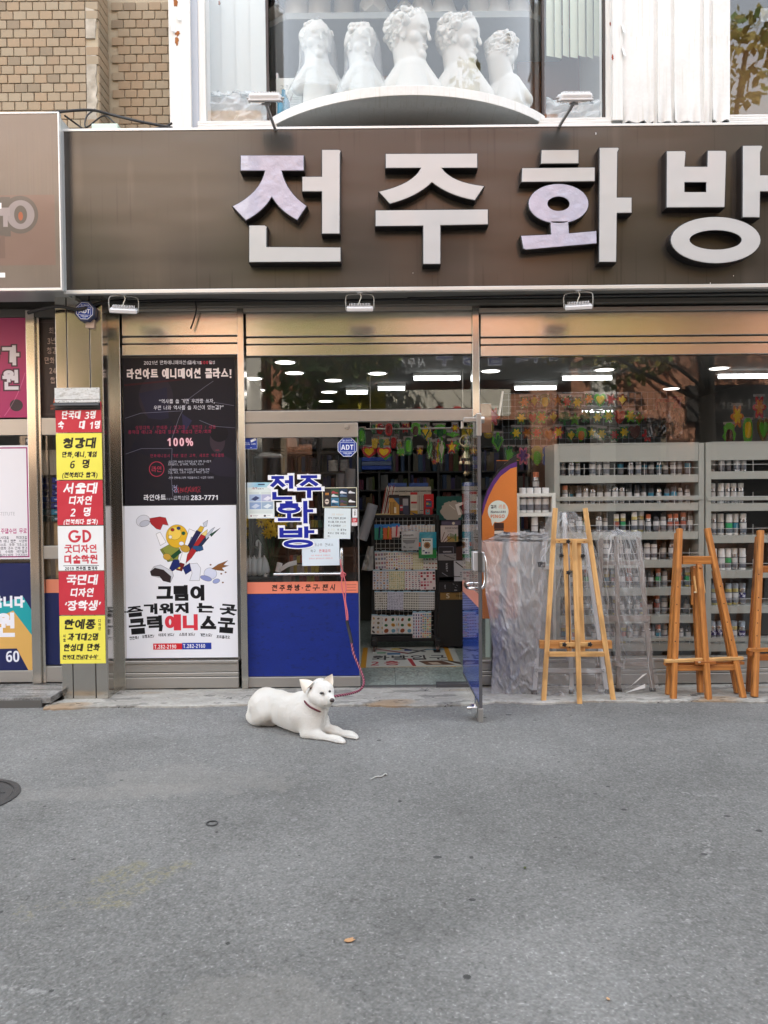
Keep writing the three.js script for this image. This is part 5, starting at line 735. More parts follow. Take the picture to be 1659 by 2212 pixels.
// ================================================================ neighbouring shop front at the left edge
{
const n = new THREE.Group(); n.name = 'neighbour_front'; bld.add(n);
const z = 0.0, Z2 = 0.03, xl = -4.6;
const X = (px, py = 1080, zz = Z2) => at(px, py, zz).x, Y = (py, px = 60, zz = Z2) => at(px, py, zz).y;
const mNavy = M({ color: lin(0.006, 0.014, 0.09), roughness: 0.35 }), mSal = M({ color: lin(0.72, 0.24, 0.14), roughness: 0.5 });
part(n, 'post', boxUV(bx(X(66), X(85), 0.08, 3.0, -0.1, 0.06, 0.004)), mSteelV);
part(n, 'post', boxUV(bx(X(85), X(92), 0.08, 3.0, -0.1, 0.035, 0.003)), mSteelV);
part(n, 'head_rail', boxUV(bx(xl, X(128), Y(686), Y(668), -0.1, 0.05, 0.004)), mDark);
part(n, 'rail', [boxUV(bx(xl, X(66), Y(940), Y(905), -0.05, Z2, 0.004)), boxUV(bx(X(92), X(130), Y(940), Y(903), -0.05, Z2, 0.004))], mSteelDull);
part(n, 'rail', boxUV(bx(X(92), X(130), Y(1208), Y(1180), -0.05, Z2, 0.004)), mSteelDull);
part(n, 'bottom_rail', [boxUV(bx(xl, X(76), Y(1473), Y(1448), -0.05, Z2 + 0.01, 0.004)), boxUV(bx(X(92), X(133), 0.085, Y(1440), -0.05, Z2, 0.004))], mSteelDull);
part(n, 'room_wall', [bx(xl, -1.44, 0.06, 3.0, -2.7, -2.6), bx(xl - .1, xl, 0, 3, -2.6, -.05), bx(-1.46, -1.43, 0, 3, -2.6, -.07), bx(xl, -1.44, 2.74, 2.9, -2.6, -.05), bx(xl, -1.44, 0, .07, -2.6, -.06)], M({ color: lin(0.22, 0.2, 0.18), roughness: 0.85 }));
part(n, 'glass', [bx(xl, X(66), Y(1215), Y(940), -0.01, -0.004), bx(X(92), X(140), Y(1180), Y(940), -0.01, -0.004), bx(X(92), X(140), Y(1253), Y(1208), -0.01, -0.004)], mGlass);
part(n, 'navy_panel', bx(X(92), X(140), Y(1438), Y(1282), -0.01, 0.004), mNavy);
part(n, 'salmon_panel', bx(X(93), X(140), Y(1282), Y(1253), -0.01, 0.006), mSal);
const mGrid = M({ color: lin(0.5, 0.53, 0.52), roughness: 0.6 });
const bars = []; for (let i = 0; i < 7; i++) bars.push(bx(X(96), X(104), Y(1134 - i * 10 + 8), Y(1134 - i * 10), -0.3, -0.29)); part(n, 'lattice_tile', bars, mGrid);
const bars2 = []; for (let i = 0; i < 9; i++) bars2.push(bx(X(-40 + i * 12), X(-31 + i * 12), Y(1214), Y(1204), -0.2, -0.19)); part(n, 'lattice_tile', bars2, mGrid);
part(n, 'cream_panel', bx(X(93), X(128), Y(1025), Y(970), -0.12, -0.1), M({ color: lin(0.4, 0.35, 0.28), roughness: 0.6 }));
const post = (nm, px0, py0, px1, py1, tex, label, zz = 0.01, th = 0.003, x0) => { const a = x0 ?? X(px0, (py0 + py1) / 2), b = X(px1, (py0 + py1) / 2); solo(nm, bx(a, b, Y(py1), Y(py0), zz, zz + th), M({ map: tex, roughness: 0.42, bumpMap: rep(softBump, 1), bumpScale: 0.002 }), label, 'poster'); };
post('pink_poster', 0, 687, 59, 902, canvasTex(400, 600, (g, w, h) => { g.fillStyle = '#a8285f'; g.fillRect(0, 0, w, h); const K = (t, y) => { write(g, t, w - 40, y, 120, { color: '#dcd6dc', align: 'r', lw: .17, outline: '#4a2436', owid: .14, gap: .1, asp: .8 }); }; K('작가', 285); K('지원', 432); g.fillStyle = '#e6dfe4'; g.fillStyle = '#35232c'; g.beginPath(); g.arc(w - 62, 526, 36, 0, 7); g.fill(); g.strokeStyle = 'rgba(255,190,215,.35)'; g.lineWidth = 4; g.beginPath(); g.moveTo(w - 10, 330); g.quadraticCurveTo(w - 50, 480, w - 130, 590); g.stroke(); }), 'glossy pink poster with white outlined letters at the left edge', 0.036, 0.003, at(0, 800, 0.03).x - 0.35);
post('brown_poster', 81, 690, 131, 900, canvasTex(256, 900, (g, w, h) => { g.fillStyle = '#2c1d1e'; g.fillRect(0, 0, w, h); g.strokeStyle = '#57464a'; g.lineWidth = 3; g.strokeRect(18, 20, w, h - 46); ['최고', '3년', '청강', '만화', '24명', '합격'].forEach((t, i) => write(g, t, [118, 98, 92, 64, 112, 124][i], 130 + i * 92, 62, { color: '#a08a80', lw: .1, gap: .08 })); g.fillStyle = '#c2522f'; g.beginPath(); g.moveTo(150, 770); g.lineTo(190, 640); g.lineTo(256, 640); g.lineTo(256, 770); g.fill(); g.fillStyle = '#2c1d1e'; g.font = 'bold 64px sans-serif'; g.fillText('G', 196, 720); g.fillStyle = '#a04a34'; g.font = 'bold 26px sans-serif'; g.fillText('AMIGOH', 118, 806); g.fillText('ART ACA', 118, 834); }), 'dark brown poster with beige letters left of the pillar', 0.0);
post('white_notice_board', -120, 962, 66, 1207, canvasTex(620, 820, (g, w, h) => { g.fillStyle = '#e9e7ec'; g.fillRect(0, 0, w, h); g.strokeStyle = '#9c2f6c'; g.lineWidth = 9; g.strokeRect(10, 18, w - 26, h - 34); g.font = '34px sans-serif'; g.fillStyle = '#b9b9bf'; g.textAlign = 'right'; g.fillText('INSTITUTE', w - 108, 505); g.textAlign = 'left'; write(g, '웹툰 컨셉아트 주말수업 무료', w - 26, 636, 38, { color: '#b03a72', align: 'r', lw: .1, gap: .02, asp: .74 }); ['입시미술     취미미술', '회화 애니 웹툰  서양화', '일러스트  유화 기초소묘', '크림화 과수 인체 풍경', '만물   수채화  색연필화', '포트폴리오제작 고입/대입'].forEach((t, i) => write(g, t, w - 26, 676 + i * 25.5, 22, { color: '#4a4652', align: 'r', lw: .09, gap: .06 })); }), 'white notice board with purple border at the left edge', 0.036);
post('blue_poster', -120, 1216, 74, 1447, canvasTex(640, 780, (g, w, h) => { g.fillStyle = '#0f1a52'; g.fillRect(0, 0, w, h); const X2 = (px) => (px + 120) / 194 * w, Y2 = (py) => (py - 1216) / 231 * h; const p = (c, ...q) => { g.fillStyle = c; g.beginPath(); q.forEach(([a, b], i) => i ? g.lineTo(X2(a), Y2(b)) : g.moveTo(X2(a), Y2(b))); g.fill(); }; p('#129fa6', [-120, 1250], [10, 1300], [52, 1288], [74, 1325], [74, 1376], [30, 1330], [-120, 1420]); p('#d9ab5c', [-20, 1340], [30, 1318], [74, 1378], [74, 1447], [60, 1447], [36, 1400], [-120, 1402]); write(g, '합니다', X2(55), Y2(1312), 88, { color: '#eceef6', align: 'r', lw: .2, asp: .84, gap: .06 }); write(g, '학원', X2(36), Y2(1375), 178, { color: '#eceef6', align: 'r', lw: .17, asp: .8 }); g.font = 'bold 112px sans-serif'; g.fillStyle = '#e6e9f4'; g.textAlign = 'right'; g.save(); g.translate(X2(42), Y2(1429)); g.scale(.82, 1); g.fillText('60', 0, 0); g.restore(); }), 'navy, teal and ochre poster with white letters at the bottom left edge', 0.036);
post('small_sticker', 51, 945, 65, 962, canvasTex(64, 64, (g, w, h) => { g.fillStyle = '#3c3a3c'; g.fillRect(0, 0, w, h); g.fillStyle = '#b7b4b2'; g.fillRect(22, 12, 32, 34); g.fillRect(10, 14, 10, 20); }), 'small torn grey sticker above the white notice board', 0.0);
const bc = ['#16287a', '#1a2a74', '#16256c', '#1d3f8c', '#14226a', '#1d7796', '#3c5a58'], nm = ['topmost dark blue', 'second dark blue', 'third dark blue', 'glossy mid blue', 'navy white-lettered', 'teal', 'grey green'];
bc.forEach((c, i) => { const o = thing('book', nm[i] + ' book in the stack behind the glass left of the pillar', 'book', 'stacked books left of the pillar'); const y0 = Y(1043 + i * 14, 112), y1 = Y(1031 + i * 14, 112), x0 = X(104 - (i > 2 ? 3 : 0), 1080); part(o, 'cover', boxUV(bx(x0, X(140), y0, y1, -0.26, -0.04, 0.006)), M({ color: c, roughness: 0.3 })); part(o, 'title', bx(x0 + 0.03, x0 + 0.12, (y0 + y1) / 2 - 0.006, (y0 + y1) / 2 + 0.006, -0.0395, -0.0385), M({ color: lin(0.35, 0.38, 0.5), roughness: 0.5 })); });
{ const [a, b, c, e] = [X(104), X(140), Y(1180), Y(1130)]; solo('cardboard_box', bx(a, b, c, e, -0.28, -0.06, 0.004), M({ color: lin(0.42, 0.3, 0.17), roughness: 0.85 }), 'plain brown cardboard box under the stacked books', 'box'); }
{ const [a, b, c, e] = [X(106), X(140), Y(1253), Y(1208)]; solo('cardboard_box', bx(a, b, c, e, -0.28, -0.06, 0.004), M({ color: lin(0.4, 0.29, 0.16), roughness: 0.85 }), 'plain brown cardboard box just above the salmon panel', 'box'); }
const st = new THREE.Group(); st.name = numbered('granite_step'); scene.add(st); tag(st, null, null, null, 'structure');
part(st, 'slab_base', bx(xl, X(134), -0.02, 0.055, -0.1, 0.46), mDark);
const zz = [[-0.05, 0.1], [0.104, 0.45]], xs = [xl, -3.6, -2.98, -2.46];
for (const [p, q] of zz) for (let i = 0; i < 3; i++) part(st, 'granite_slab', boxUV(bx(xs[i] + 0.002, xs[i + 1] - 0.002, 0.03, 0.075, p, q + (i === 2 && q > .3 ? -0.0 : 0), 0.004)), mGran);
}
// ================================================================ shop interior
const CEIL = 2.7, XL = -1.32, XR = 3.9, ZB = -7.6, FL = 0.02;
{
const fl = new THREE.Group(); fl.name = numbered('shop_floor'); scene.add(fl); tag(fl, null, null, null, 'structure');
const ter = pixTex(512, 512, (() => { const a = fbm(901, 6, 4), b = fbm(907, 70, 2); return (u, v) => { const k = 150 + (a(u, v) - .5) * 40 + (b(u, v) - .5) * 90; return [k * 0.93, k, k * 0.965]; }; })());
const m = M({ map: ter, roughness: 0.3 });
part(fl, 'floor_base', bx(XL, XR, -0.05, FL - 0.008, ZB, 0.0), M({ color: lin(0.06, 0.065, 0.06), roughness: 0.8 }));
for (let i = 0; i < 11; i++) for (let j = 0; j < 10; j++) { const x = -1.3 + i * 0.46, z = -0.03 - j * 0.46; if (x + .46 > XR) continue; const o = part(fl, 'floor_tile', boxUV(bx(x + 0.0015, x + 0.4585, FL - 0.012, FL, z - 0.4585, z - 0.0015)), m); }
part(fl, 'threshold', boxUV(bx(leafX[1], at(1022, 1487, 0).x, 0, FL + 0.004, -0.03, 0.045, 0.004)), M({ color: lin(0.16, 0.16, 0.16), metalness: 0.6, roughness: 0.45 }));
const q = ground(950, 1489, 0.03); part(fl, 'door_stop', boxUV(bx(q.x - 0.02, q.x + 0.26, 0.005, 0.05, -0.02, 0.055, 0.008)), M({ color: lin(0.06, 0.06, 0.065), roughness: 0.6 }));
struct('shop_ceiling', bx(XL - 0.1, XR, CEIL, CEIL + 0.06, ZB, -0.07), M({ color: lin(0.16, 0.155, 0.15), roughness: 0.9 }));
struct('interior_wall', [bx(XL - 0.1, XL, 0, CEIL, ZB, -0.07), bx(XR, XR + 0.05, 0, CEIL, ZB, -0.07), bx(XL, XR, 0, CEIL, ZB - 0.1, ZB)], M({ color: lin(0.12, 0.11, 0.1), roughness: 0.9 }));
}
// ---- ceiling lights
{
const glowD = M({ color: 0x000000, emissive: lin(1, 0.97, 0.9), emissiveIntensity: 2 }), glowT = M({ color: 0x000000, emissive: lin(0.95, 1, 1), emissiveIntensity: 2.4 });
const area = (o, w, h, I, c) => { const l = new THREE.RectAreaLight(c, I, w, h); l.name = 'light'; l.rotation.x = -Math.PI / 2; l.position.y = -0.03; o.add(l); };
const discs = [[616, 783], [636, 806], [720, 822], [815, 807], [711, 847], [704, 867], [547, 818], [555, 843], [562, 862], [1060, 802], [1306, 799], [1553, 796], [1450, 840]];
const where = ['nearest the glass above the door leaf', 'second back above the door leaf', 'above the door post gap', 'above the doorway', 'third back above the door leaf', 'fourth back above the door leaf', 'first by the left wall', 'second by the left wall', 'third by the left wall', 'just right of the door post', 'above the left half of the right window', 'above the right half of the right window', 'deep behind the right window'];
discs.forEach(([x, y], i) => { const p = ground(x, y, CEIL - 0.012), o = thing('ceiling_light', 'round white recessed ceiling light ' + where[i], 'ceiling light', 'round ceiling lights', [p.x, CEIL, p.z]);
part(o, 'trim_ring', lathe([[0.085, 0], [0.1, -0.004], [0.1, -0.01], [0.084, -0.012]], 24), mWhiteP); part(o, 'diffuser', cyl(V(0, -0.004, 0), V(0, -0.014, 0), 0.084, 0.084, 24), glowD); area(o, 0.14, 0.14, 2, lin(1, 0.95, 0.86)); });
const tubes = [[892, 995, 820], [747, 796, 850], [815, 876, 842], [1213, 1320, 820], [1549, 1656, 816], [1110, 1201, 841], [1256, 1322, 890]];
const wt = ['above the doorway, largest over the transom', 'behind the transom left of the middle', 'behind the transom by the middle', 'above the left half of the right window, front row', 'above the right end of the right window', 'just right of the door post, second row', 'deep behind the right window above the craft packs'];
tubes.forEach(([x0, x1, y], i) => { const a = ground(x0, y, CEIL - 0.06), b = ground(x1, y, CEIL - 0.06), L = b.x - a.x, o = thing('tube_light', 'long bright white ceiling tube light ' + wt[i], 'ceiling light', 'ceiling tube lights', [(a.x + b.x) / 2, CEIL, a.z]);
part(o, 'housing', bx(-L / 2, L / 2, -0.03, 0, -0.035, 0.035, 0.004), mWhiteP); part(o, 'tube', [cyl(V(-L / 2 + 0.01, -0.052, 0.015), V(L / 2 - 0.01, -0.052, 0.015), 0.018, 0.018, 12)], glowT); const l = new THREE.RectAreaLight(lin(0.95, 1, 1), 2.6, L, 0.07); l.name = 'light'; l.rotation.x = -Math.PI / 2; l.position.y = -0.075; o.add(l); });
}
const mHead = M({ color: lin(0.3, 0.29, 0.29), roughness: 0.5 });
const felt = {}; const feltM = (c) => felt[c] ??= M({ color: c, roughness: 0.85, bumpMap: rep(fineBump, 2), bumpScale: 0.002 });
const shp = {
heart: () => { const s = new THREE.Shape(); s.moveTo(0, -0.5); s.bezierCurveTo(-0.7, 0, -0.55, 0.55, -0.22, 0.5); s.bezierCurveTo(-0.05, 0.47, 0, 0.3, 0, 0.25); s.bezierCurveTo(0, 0.3, 0.05, 0.47, 0.22, 0.5); s.bezierCurveTo(0.55, 0.55, 0.7, 0, 0, -0.5); return s; },
star: () => shapeOf(Array.from({ length: 10 }, (_, i) => { const r = i % 2 ? 0.24 : 0.55, t = i / 10 * 6.2832 + 1.5708; return [r * Math.cos(t), r * Math.sin(t)]; })),
oval: () => shapeOf(Array.from({ length: 28 }, (_, i) => { const t = i / 28 * 6.2832; return [0.38 * Math.sign(Math.cos(t)) * Math.abs(Math.cos(t)) ** .7, 0.52 * Math.sign(Math.sin(t)) * Math.abs(Math.sin(t)) ** .7]; })),
flower: () => shapeOf(Array.from({ length: 48 }, (_, i) => { const t = i / 48 * 6.2832, r = 0.4 + 0.12 * Math.cos(t * 6); return [r * Math.cos(t), r * Math.sin(t)]; })),
tree: () => shapeOf([[-.08, -.5], [.08, -.5], [.1, -.2], [.4, -.2], [.5, .05], [.36, .2], [.4, .4], [.1, .52], [-.2, .5], [-.42, .34], [-.36, .1], [-.5, -.05], [-.34, -.22], [-.1, -.2]]),
glove: () => shapeOf([[-.3, -.5], [.28, -.5], [.34, 0], [.5, .12], [.44, .24], [.26, .18], [.24, .5], [.1, .5], [.06, .2], [.0, .52], [-.14, .52], [-.14, .2], [-.28, .46], [-.4, .4], [-.32, 0]]),
leaf: () => shapeOf([[0, -.5], [.2, -.2], [.45, .1], [.3, .3], [.15, .2], [.1, .5], [-.08, .5], [-.15, .15], [-.4, .3], [-.46, 0], [-.2, -.2]]),
};
const shpGeo = {}; const sg = (k, th = 0.05) => shpGeo[k + th] ??= extr(shp[k](), th, 0.02);
const RED = '#c01a22', GRN = '#4fae24', DGR = '#186a35', YEL = '#e2c618', ORG = '#cf7a1e', PNK = '#c75a82', BLU = '#2a5aa0', BRN = '#4a241c';
const bagGeos = {};
function pack(px, py, w, h, z, kind, c1, c2, label, group, rot = 0) {
const p = at(px, py, z), o = thing('craft_pack', label, 'craft pack', group, [p.x, p.y, z]); o.rotation.z = rot; o.rotation.y = rr(-0.15, 0.15);
const key = [w, h].join(); bagGeos[key] ??= (() => { const g = new THREE.PlaneGeometry(w, h, 7, 9), q = g.attributes.position; for (let i = 0; i < q.count; i++) q.setZ(i, 0.016 + 0.012 * Math.sin(i * 2.3) * Math.cos(i * 0.7)); g.computeVertexNormals(); return g; })();
part(o, 'clear_bag', bagGeos[key], mFilm); part(o, 'header', bx(-w / 2, w / 2, h / 2 - 0.002, h / 2 + 0.02, -0.003, 0.003), mHead);
const a = new THREE.Mesh(sg(kind), feltM(c1)); a.name = 'felt_shape'; a.scale.set(w * 1.12, h * 1.05, 0.1); a.castShadow = a.receiveShadow = true; o.add(a);
if (c2) { const b = new THREE.Mesh(sg(kind === 'tree' ? 'oval' : kind), feltM(c2)); b.name = 'felt_shape'; b.scale.set(w * 0.74, h * 0.68, 0.1); b.position.set(kind === 'tree' ? 0 : 0.0, kind === 'tree' ? -h * .1 : h * .02, 0.008); o.add(b); }
return o;
}
{
const Z = (x, y) => [(1400 + x / 3.318) * 0.5486, (1550 + y / 3.318) * 0.5486];
const G = 'craft packs hanging in the doorway', z = -1.05, s = 1 / 3.318 * 0.5486 * (6.07 - z) / FOCAL;
const list = [[85, 560, 110, 200, 'oval', DGR, GRN, 'large green oval'], [235, 465, 60, 110, 'oval', DGR, null, 'dark green'], [318, 460, 90, 120, 'oval', RED, '#7d1015', 'red rounded square'], [435, 470, 100, 140, 'oval', RED, '#7d1015', 'second red rounded'], [535, 455, 80, 110, 'tree', DGR, '#0f3d20', 'dark green tree'], [648, 450, 100, 120, 'flower', RED, '#7d1015', 'red flower'], [785, 470, 120, 160, 'tree', GRN, BRN, 'bright green tree'], [912, 495, 110, 180, 'leaf', DGR, YEL, 'green and yellow leaf'], [1105, 490, 150, 160, 'tree', GRN, DGR, 'wide green tree'], [1300, 450, 90, 100, 'flower', '#8d1a12', YEL, 'red and yellow sunflower'], [1270, 540, 170, 70, 'leaf', GRN, null, 'low green leaf'], [250, 650, 90, 120, 'glove', YEL, null, 'yellow glove'], [340, 650, 70, 110, 'glove', DGR, null, 'dark green glove'], [412, 650, 70, 115, 'glove', '#b89b12', null, 'mustard glove'], [497, 645, 75, 130, 'oval', RED, null, 'plain red'], [570, 680, 60, 110, 'leaf', '#5d6b18', null, 'olive leaf'], [690, 690, 125, 210, 'oval', DGR, GRN, 'tall bright green oval'], [175, 765, 160, 140, 'heart', RED, YEL, 'left red and yellow heart'], [370, 770, 160, 130, 'heart', RED, YEL, 'right red and yellow heart'], [590, 765, 100, 90, 'tree', GRN, null, 'small green tree'], [840, 755, 80, 100, 'star', ORG, YEL, 'orange star'], [965, 730, 60, 250, 'leaf', GRN, '#2f7a14', 'long green leaf'], [1030, 770, 60, 290, 'flower', '#5d3b28', BRN, 'long brown strip'], [1125, 740, 90, 330, 'leaf', GRN, '#d8d6c8', 'long green strip with white flowers'], [1255, 700, 120, 170, 'star', RED, YEL, 'red and yellow star'], [1030, 890, 60, 70, 'flower', ORG, RED, 'small orange flower'], [1540, 750, 120, 130, 'oval', '#7a4a10', YEL, 'yellow oval behind the open door']];
list.forEach(([x, y, w, h, k, c1, c2, l], i) => { const [px, py] = Z(x, y); pack(px, py, w * s, h * s, z - (i % 3) * 0.06, k, c1, c2, 'clear pack with a ' + l + ' felt piece hanging in the doorway', G, rr(-0.05, 0.05)); if (w > 55) pack(px + rr(-9, 9), py + rr(-7, 7), w * s, h * s * .9, z - .2 - (i % 2) * .05, ['oval', 'flower', 'tree', 'leaf', 'star'][i % 5], [GRN, RED, DGR, ORG, '#6d1a14', YEL][(i * 5) % 6], i % 2 ? YEL : null, 'half hidden pack behind the ' + l + ' one in the doorway', G, rr(-0.1, 0.1)); });
solo('hanging_rail', [cyl(at(776, 914, -1.1).setY(2.15), at(1040, 914, -1.1).setY(2.15), 0.008), cyl(at(800, 914, -1.1).setY(2.15), at(800, 914, -1.1).setY(CEIL), 0.004), cyl(at(1000, 914, -1.1).setY(2.15), at(1000, 914, -1.1).setY(CEIL), 0.004)], mSteelDull, 'thin metal rail carrying the craft packs behind the door header', 'rail');
const G2 = 'craft packs on the wire wall behind the right window', z2 = -1.3, nm = ['top', 'middle', 'bottom'];
const kinds = ['flower', 'star', 'flower', 'leaf', 'flower', 'heart', 'tree', 'flower'];
[[866, 10, 1132], [903, 13, 1124], [938, 13, 1114]].forEach(([y, n, x0], r) => { for (let i = 0; i < n; i++) { const c1 = pick([RED, GRN, DGR, DGR, '#7a2a16', '#7a2a16', GRN]), c2 = pick([YEL, ORG, YEL, RED, null]); const cn = { [RED]: 'red', [GRN]: 'green', [DGR]: 'dark green', [ORG]: 'orange', [PNK]: 'pink', '#7a2a16': 'brown' }[c1]; const k = kinds[(i * 3 + r * 2) % 8]; pack(x0 + i * 23.5 + rr(-3, 3), y + rr(-4, 4), 0.098, 0.118, z2 - (i % 2) * 0.05, k, c1, c2, `${cn} ${k} pack, ${ORD[i]} from left in the ${nm[r]} row of the wire wall`, G2, rr(-0.08, 0.08)); } });
[[1055, 925, 'oval', '#8a7a10', YEL], [1075, 955, 'leaf', GRN, DGR], [1065, 900, 'flower', RED, PNK], [1100, 985, 'glove', DGR, GRN], [1130, 985, 'flower', PNK, '#6a3a8a'], [1160, 985, 'tree', '#9a9a40', GRN], [1182, 985, 'oval', BLU, null]].forEach(([x, y, k, a, b], i) => pack(x, y, 0.11, 0.17, -1.25, k, a, b, ['olive oval', 'green leaf', 'red flower', 'green glove', 'pink flower', 'pale tree', 'blue oval'][i] + ' craft pack low behind the glass beside the orange board', G2));
[[1592, 900, 'flower', ORG, YEL], [1615, 930, 'oval', GRN, YEL], [1640, 880, 'flower', RED, ORG], [1575, 940, 'tree', GRN, BRN], [1648, 930, 'heart', '#6a5a10', GRN]].forEach(([x, y, k, a, b], i) => pack(x, y, 0.1, 0.2, -0.9, k, a, b, ['orange flower', 'green and yellow oval', 'red flower', 'green tree', 'olive heart'][i] + ' craft pack above the right-hand can rack', G2));
const w = thing('wire_wall', 'white wire grid panel carrying craft packs behind the right window', 'wire panel', null, [0, 0, -1.38]);
const a = at(1085, 850, -1.38), b = at(1440, 960, -1.38); for (let i = 0; i <= 26; i++) { const x = mix(a.x, b.x, i / 26); part(w, 'wire', cyl(V(x, b.y, 0), V(x, a.y, 0), 0.0016, 0.0016, 5), mGreyMetal); } for (let i = 0; i <= 8; i++) { const y = mix(b.y, a.y, i / 8); part(w, 'wire', cyl(V(a.x, y, 0.004), V(b.x, y, 0.004), 0.0016, 0.0016, 5), mGreyMetal); }
const mFoil = MP({ color: lin(0.03, 0.03, 0.035), roughness: 0.12, clearcoat: 1, bumpMap: rep(softBump, 3), bumpScale: 0.03 }), mFoilP = MP({ color: lin(0.22, 0.02, 0.06), roughness: 0.15, clearcoat: 1, bumpMap: rep(softBump, 3), bumpScale: 0.03 });
const foil = (w0, h0, seed) => { const g = new THREE.BoxGeometry(w0, h0, 0.03, 8, 12, 2), p = g.attributes.position, n = fbm(seed, 5, 3); for (let i = 0; i < p.count; i++) p.setZ(i, p.getZ(i) + (n(p.getX(i) / w0 + .5, p.getY(i) / h0 + .5) - .5) * 0.06); g.computeVertexNormals(); return g; };
[[1412, 915, .12, .24], [1438, 905, .13, .3], [1462, 915, .11, .28], [1430, 880, .12, .16], [1458, 875, .12, .16]].forEach(([x, y, ww, hh], i) => { const p = at(x, y, -0.9 - i * .03); solo('foil_bag', foil(ww, hh, 40 + i).translate(p.x, p.y, p.z), i > 2 ? mFoilP : mFoil, ['black crinkled bag hanging at the left', 'longest black crinkled bag hanging', 'black crinkled bag hanging at the right', 'dark red crinkled bag hanging high left', 'dark red crinkled bag hanging high right'][i] + ' beside the wire wall', 'bag', 'crinkled bags behind the right window'); });
}
// ---- dark bookshelf at the back of the doorway, its books
{
const z = -2.9, X = (px) => at(px, 1020, z).x, Y = (py) => at(900, py, z).y, dep = 0.3;
const o = thing('bookshelf', 'dark bookshelf full of books at the back of the doorway', 'bookshelf');
const mS = M({ color: lin(0.035, 0.034, 0.034), roughness: 0.6 }), ys = [965, 1018, 1057, 1100, 1145, 1200], xs = [560, 640, 730, 819, 884, 947, 1018, 1090, 1150];
part(o, 'back_board', bx(X(558), X(1152), 0.02, Y(925), z - dep - 0.02, z - dep), mDark);
for (const x of xs) part(o, 'upright', bx(X(x) - 0.012, X(x) + 0.012, 0.02, Y(925), z - dep, z), mS);
for (const y of ys) for (let i = 0; i < xs.length - 1; i++) part(o, 'shelf_board', bx(X(xs[i]) + 0.012, X(xs[i + 1]) - 0.012, Y(y) - 0.018, Y(y), z - dep, z - 0.002), mS);
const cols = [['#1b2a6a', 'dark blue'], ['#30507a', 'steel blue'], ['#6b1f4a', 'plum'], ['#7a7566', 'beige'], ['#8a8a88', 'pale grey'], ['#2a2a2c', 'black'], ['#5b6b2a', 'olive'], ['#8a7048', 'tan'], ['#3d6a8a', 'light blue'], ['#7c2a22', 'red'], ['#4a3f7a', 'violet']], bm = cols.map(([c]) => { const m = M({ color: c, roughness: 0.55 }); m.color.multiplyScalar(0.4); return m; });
const br = rng(77), rowN = ['top', 'second', 'third', 'fourth', 'fifth'], ord = ['first', 'second', 'third', 'fourth', 'fifth', 'sixth', 'seventh', 'eighth', 'ninth', 'tenth'];
for (let r = 1; r < 5; r++) for (let b = 0; b < xs.length - 1; b++) {
if (r > 1 && (b === 3 || b === 4) && r > 2) continue;
let x = X(xs[b]) + 0.02, k = 0; const lim = X(xs[b + 1]) - 0.03, gap = Y(ys[r - 1]) - Y(ys[r]);
while (x < lim - 0.03 && k < 10) { const w = 0.022 + br() * 0.035, h = gap * (0.55 + br() * 0.3), c = Math.floor(br() * cols.length); const d = 0.16 + br() * 0.1; if (br() < 0.14) { x += 0.03; k++; continue; }
solo('book', boxUV(bx(x, x + w, Y(ys[r]) + 0.001, Y(ys[r]) + h, z - d - 0.02, z - 0.02 - br() * 0.02)), bm[c], `${cols[c][1]} book, ${ord[k]} from left in ${ORD[b]} bay of the ${rowN[r]} back shelf`, 'book', 'books on the dark shelf at the back'); x += w + 0.003; k++; }
}
[0, 1, 2].forEach((i) => solo('binder', bx(X(782), X(782) + 0.34, Y(1010 - i * 9) - 0.02, Y(1010 - i * 9) + 0.025, z - 0.2, z + 0.04, 0.004), M({ color: i === 1 ? lin(0.1, 0.13, 0.22) : lin(0.02, 0.06, 0.32), roughness: 0.4 }), ['lowest', 'middle', 'topmost'][i] + ' blue binder lying flat at the left of the doorway shelf', 'binder', 'flat blue binders'));
}
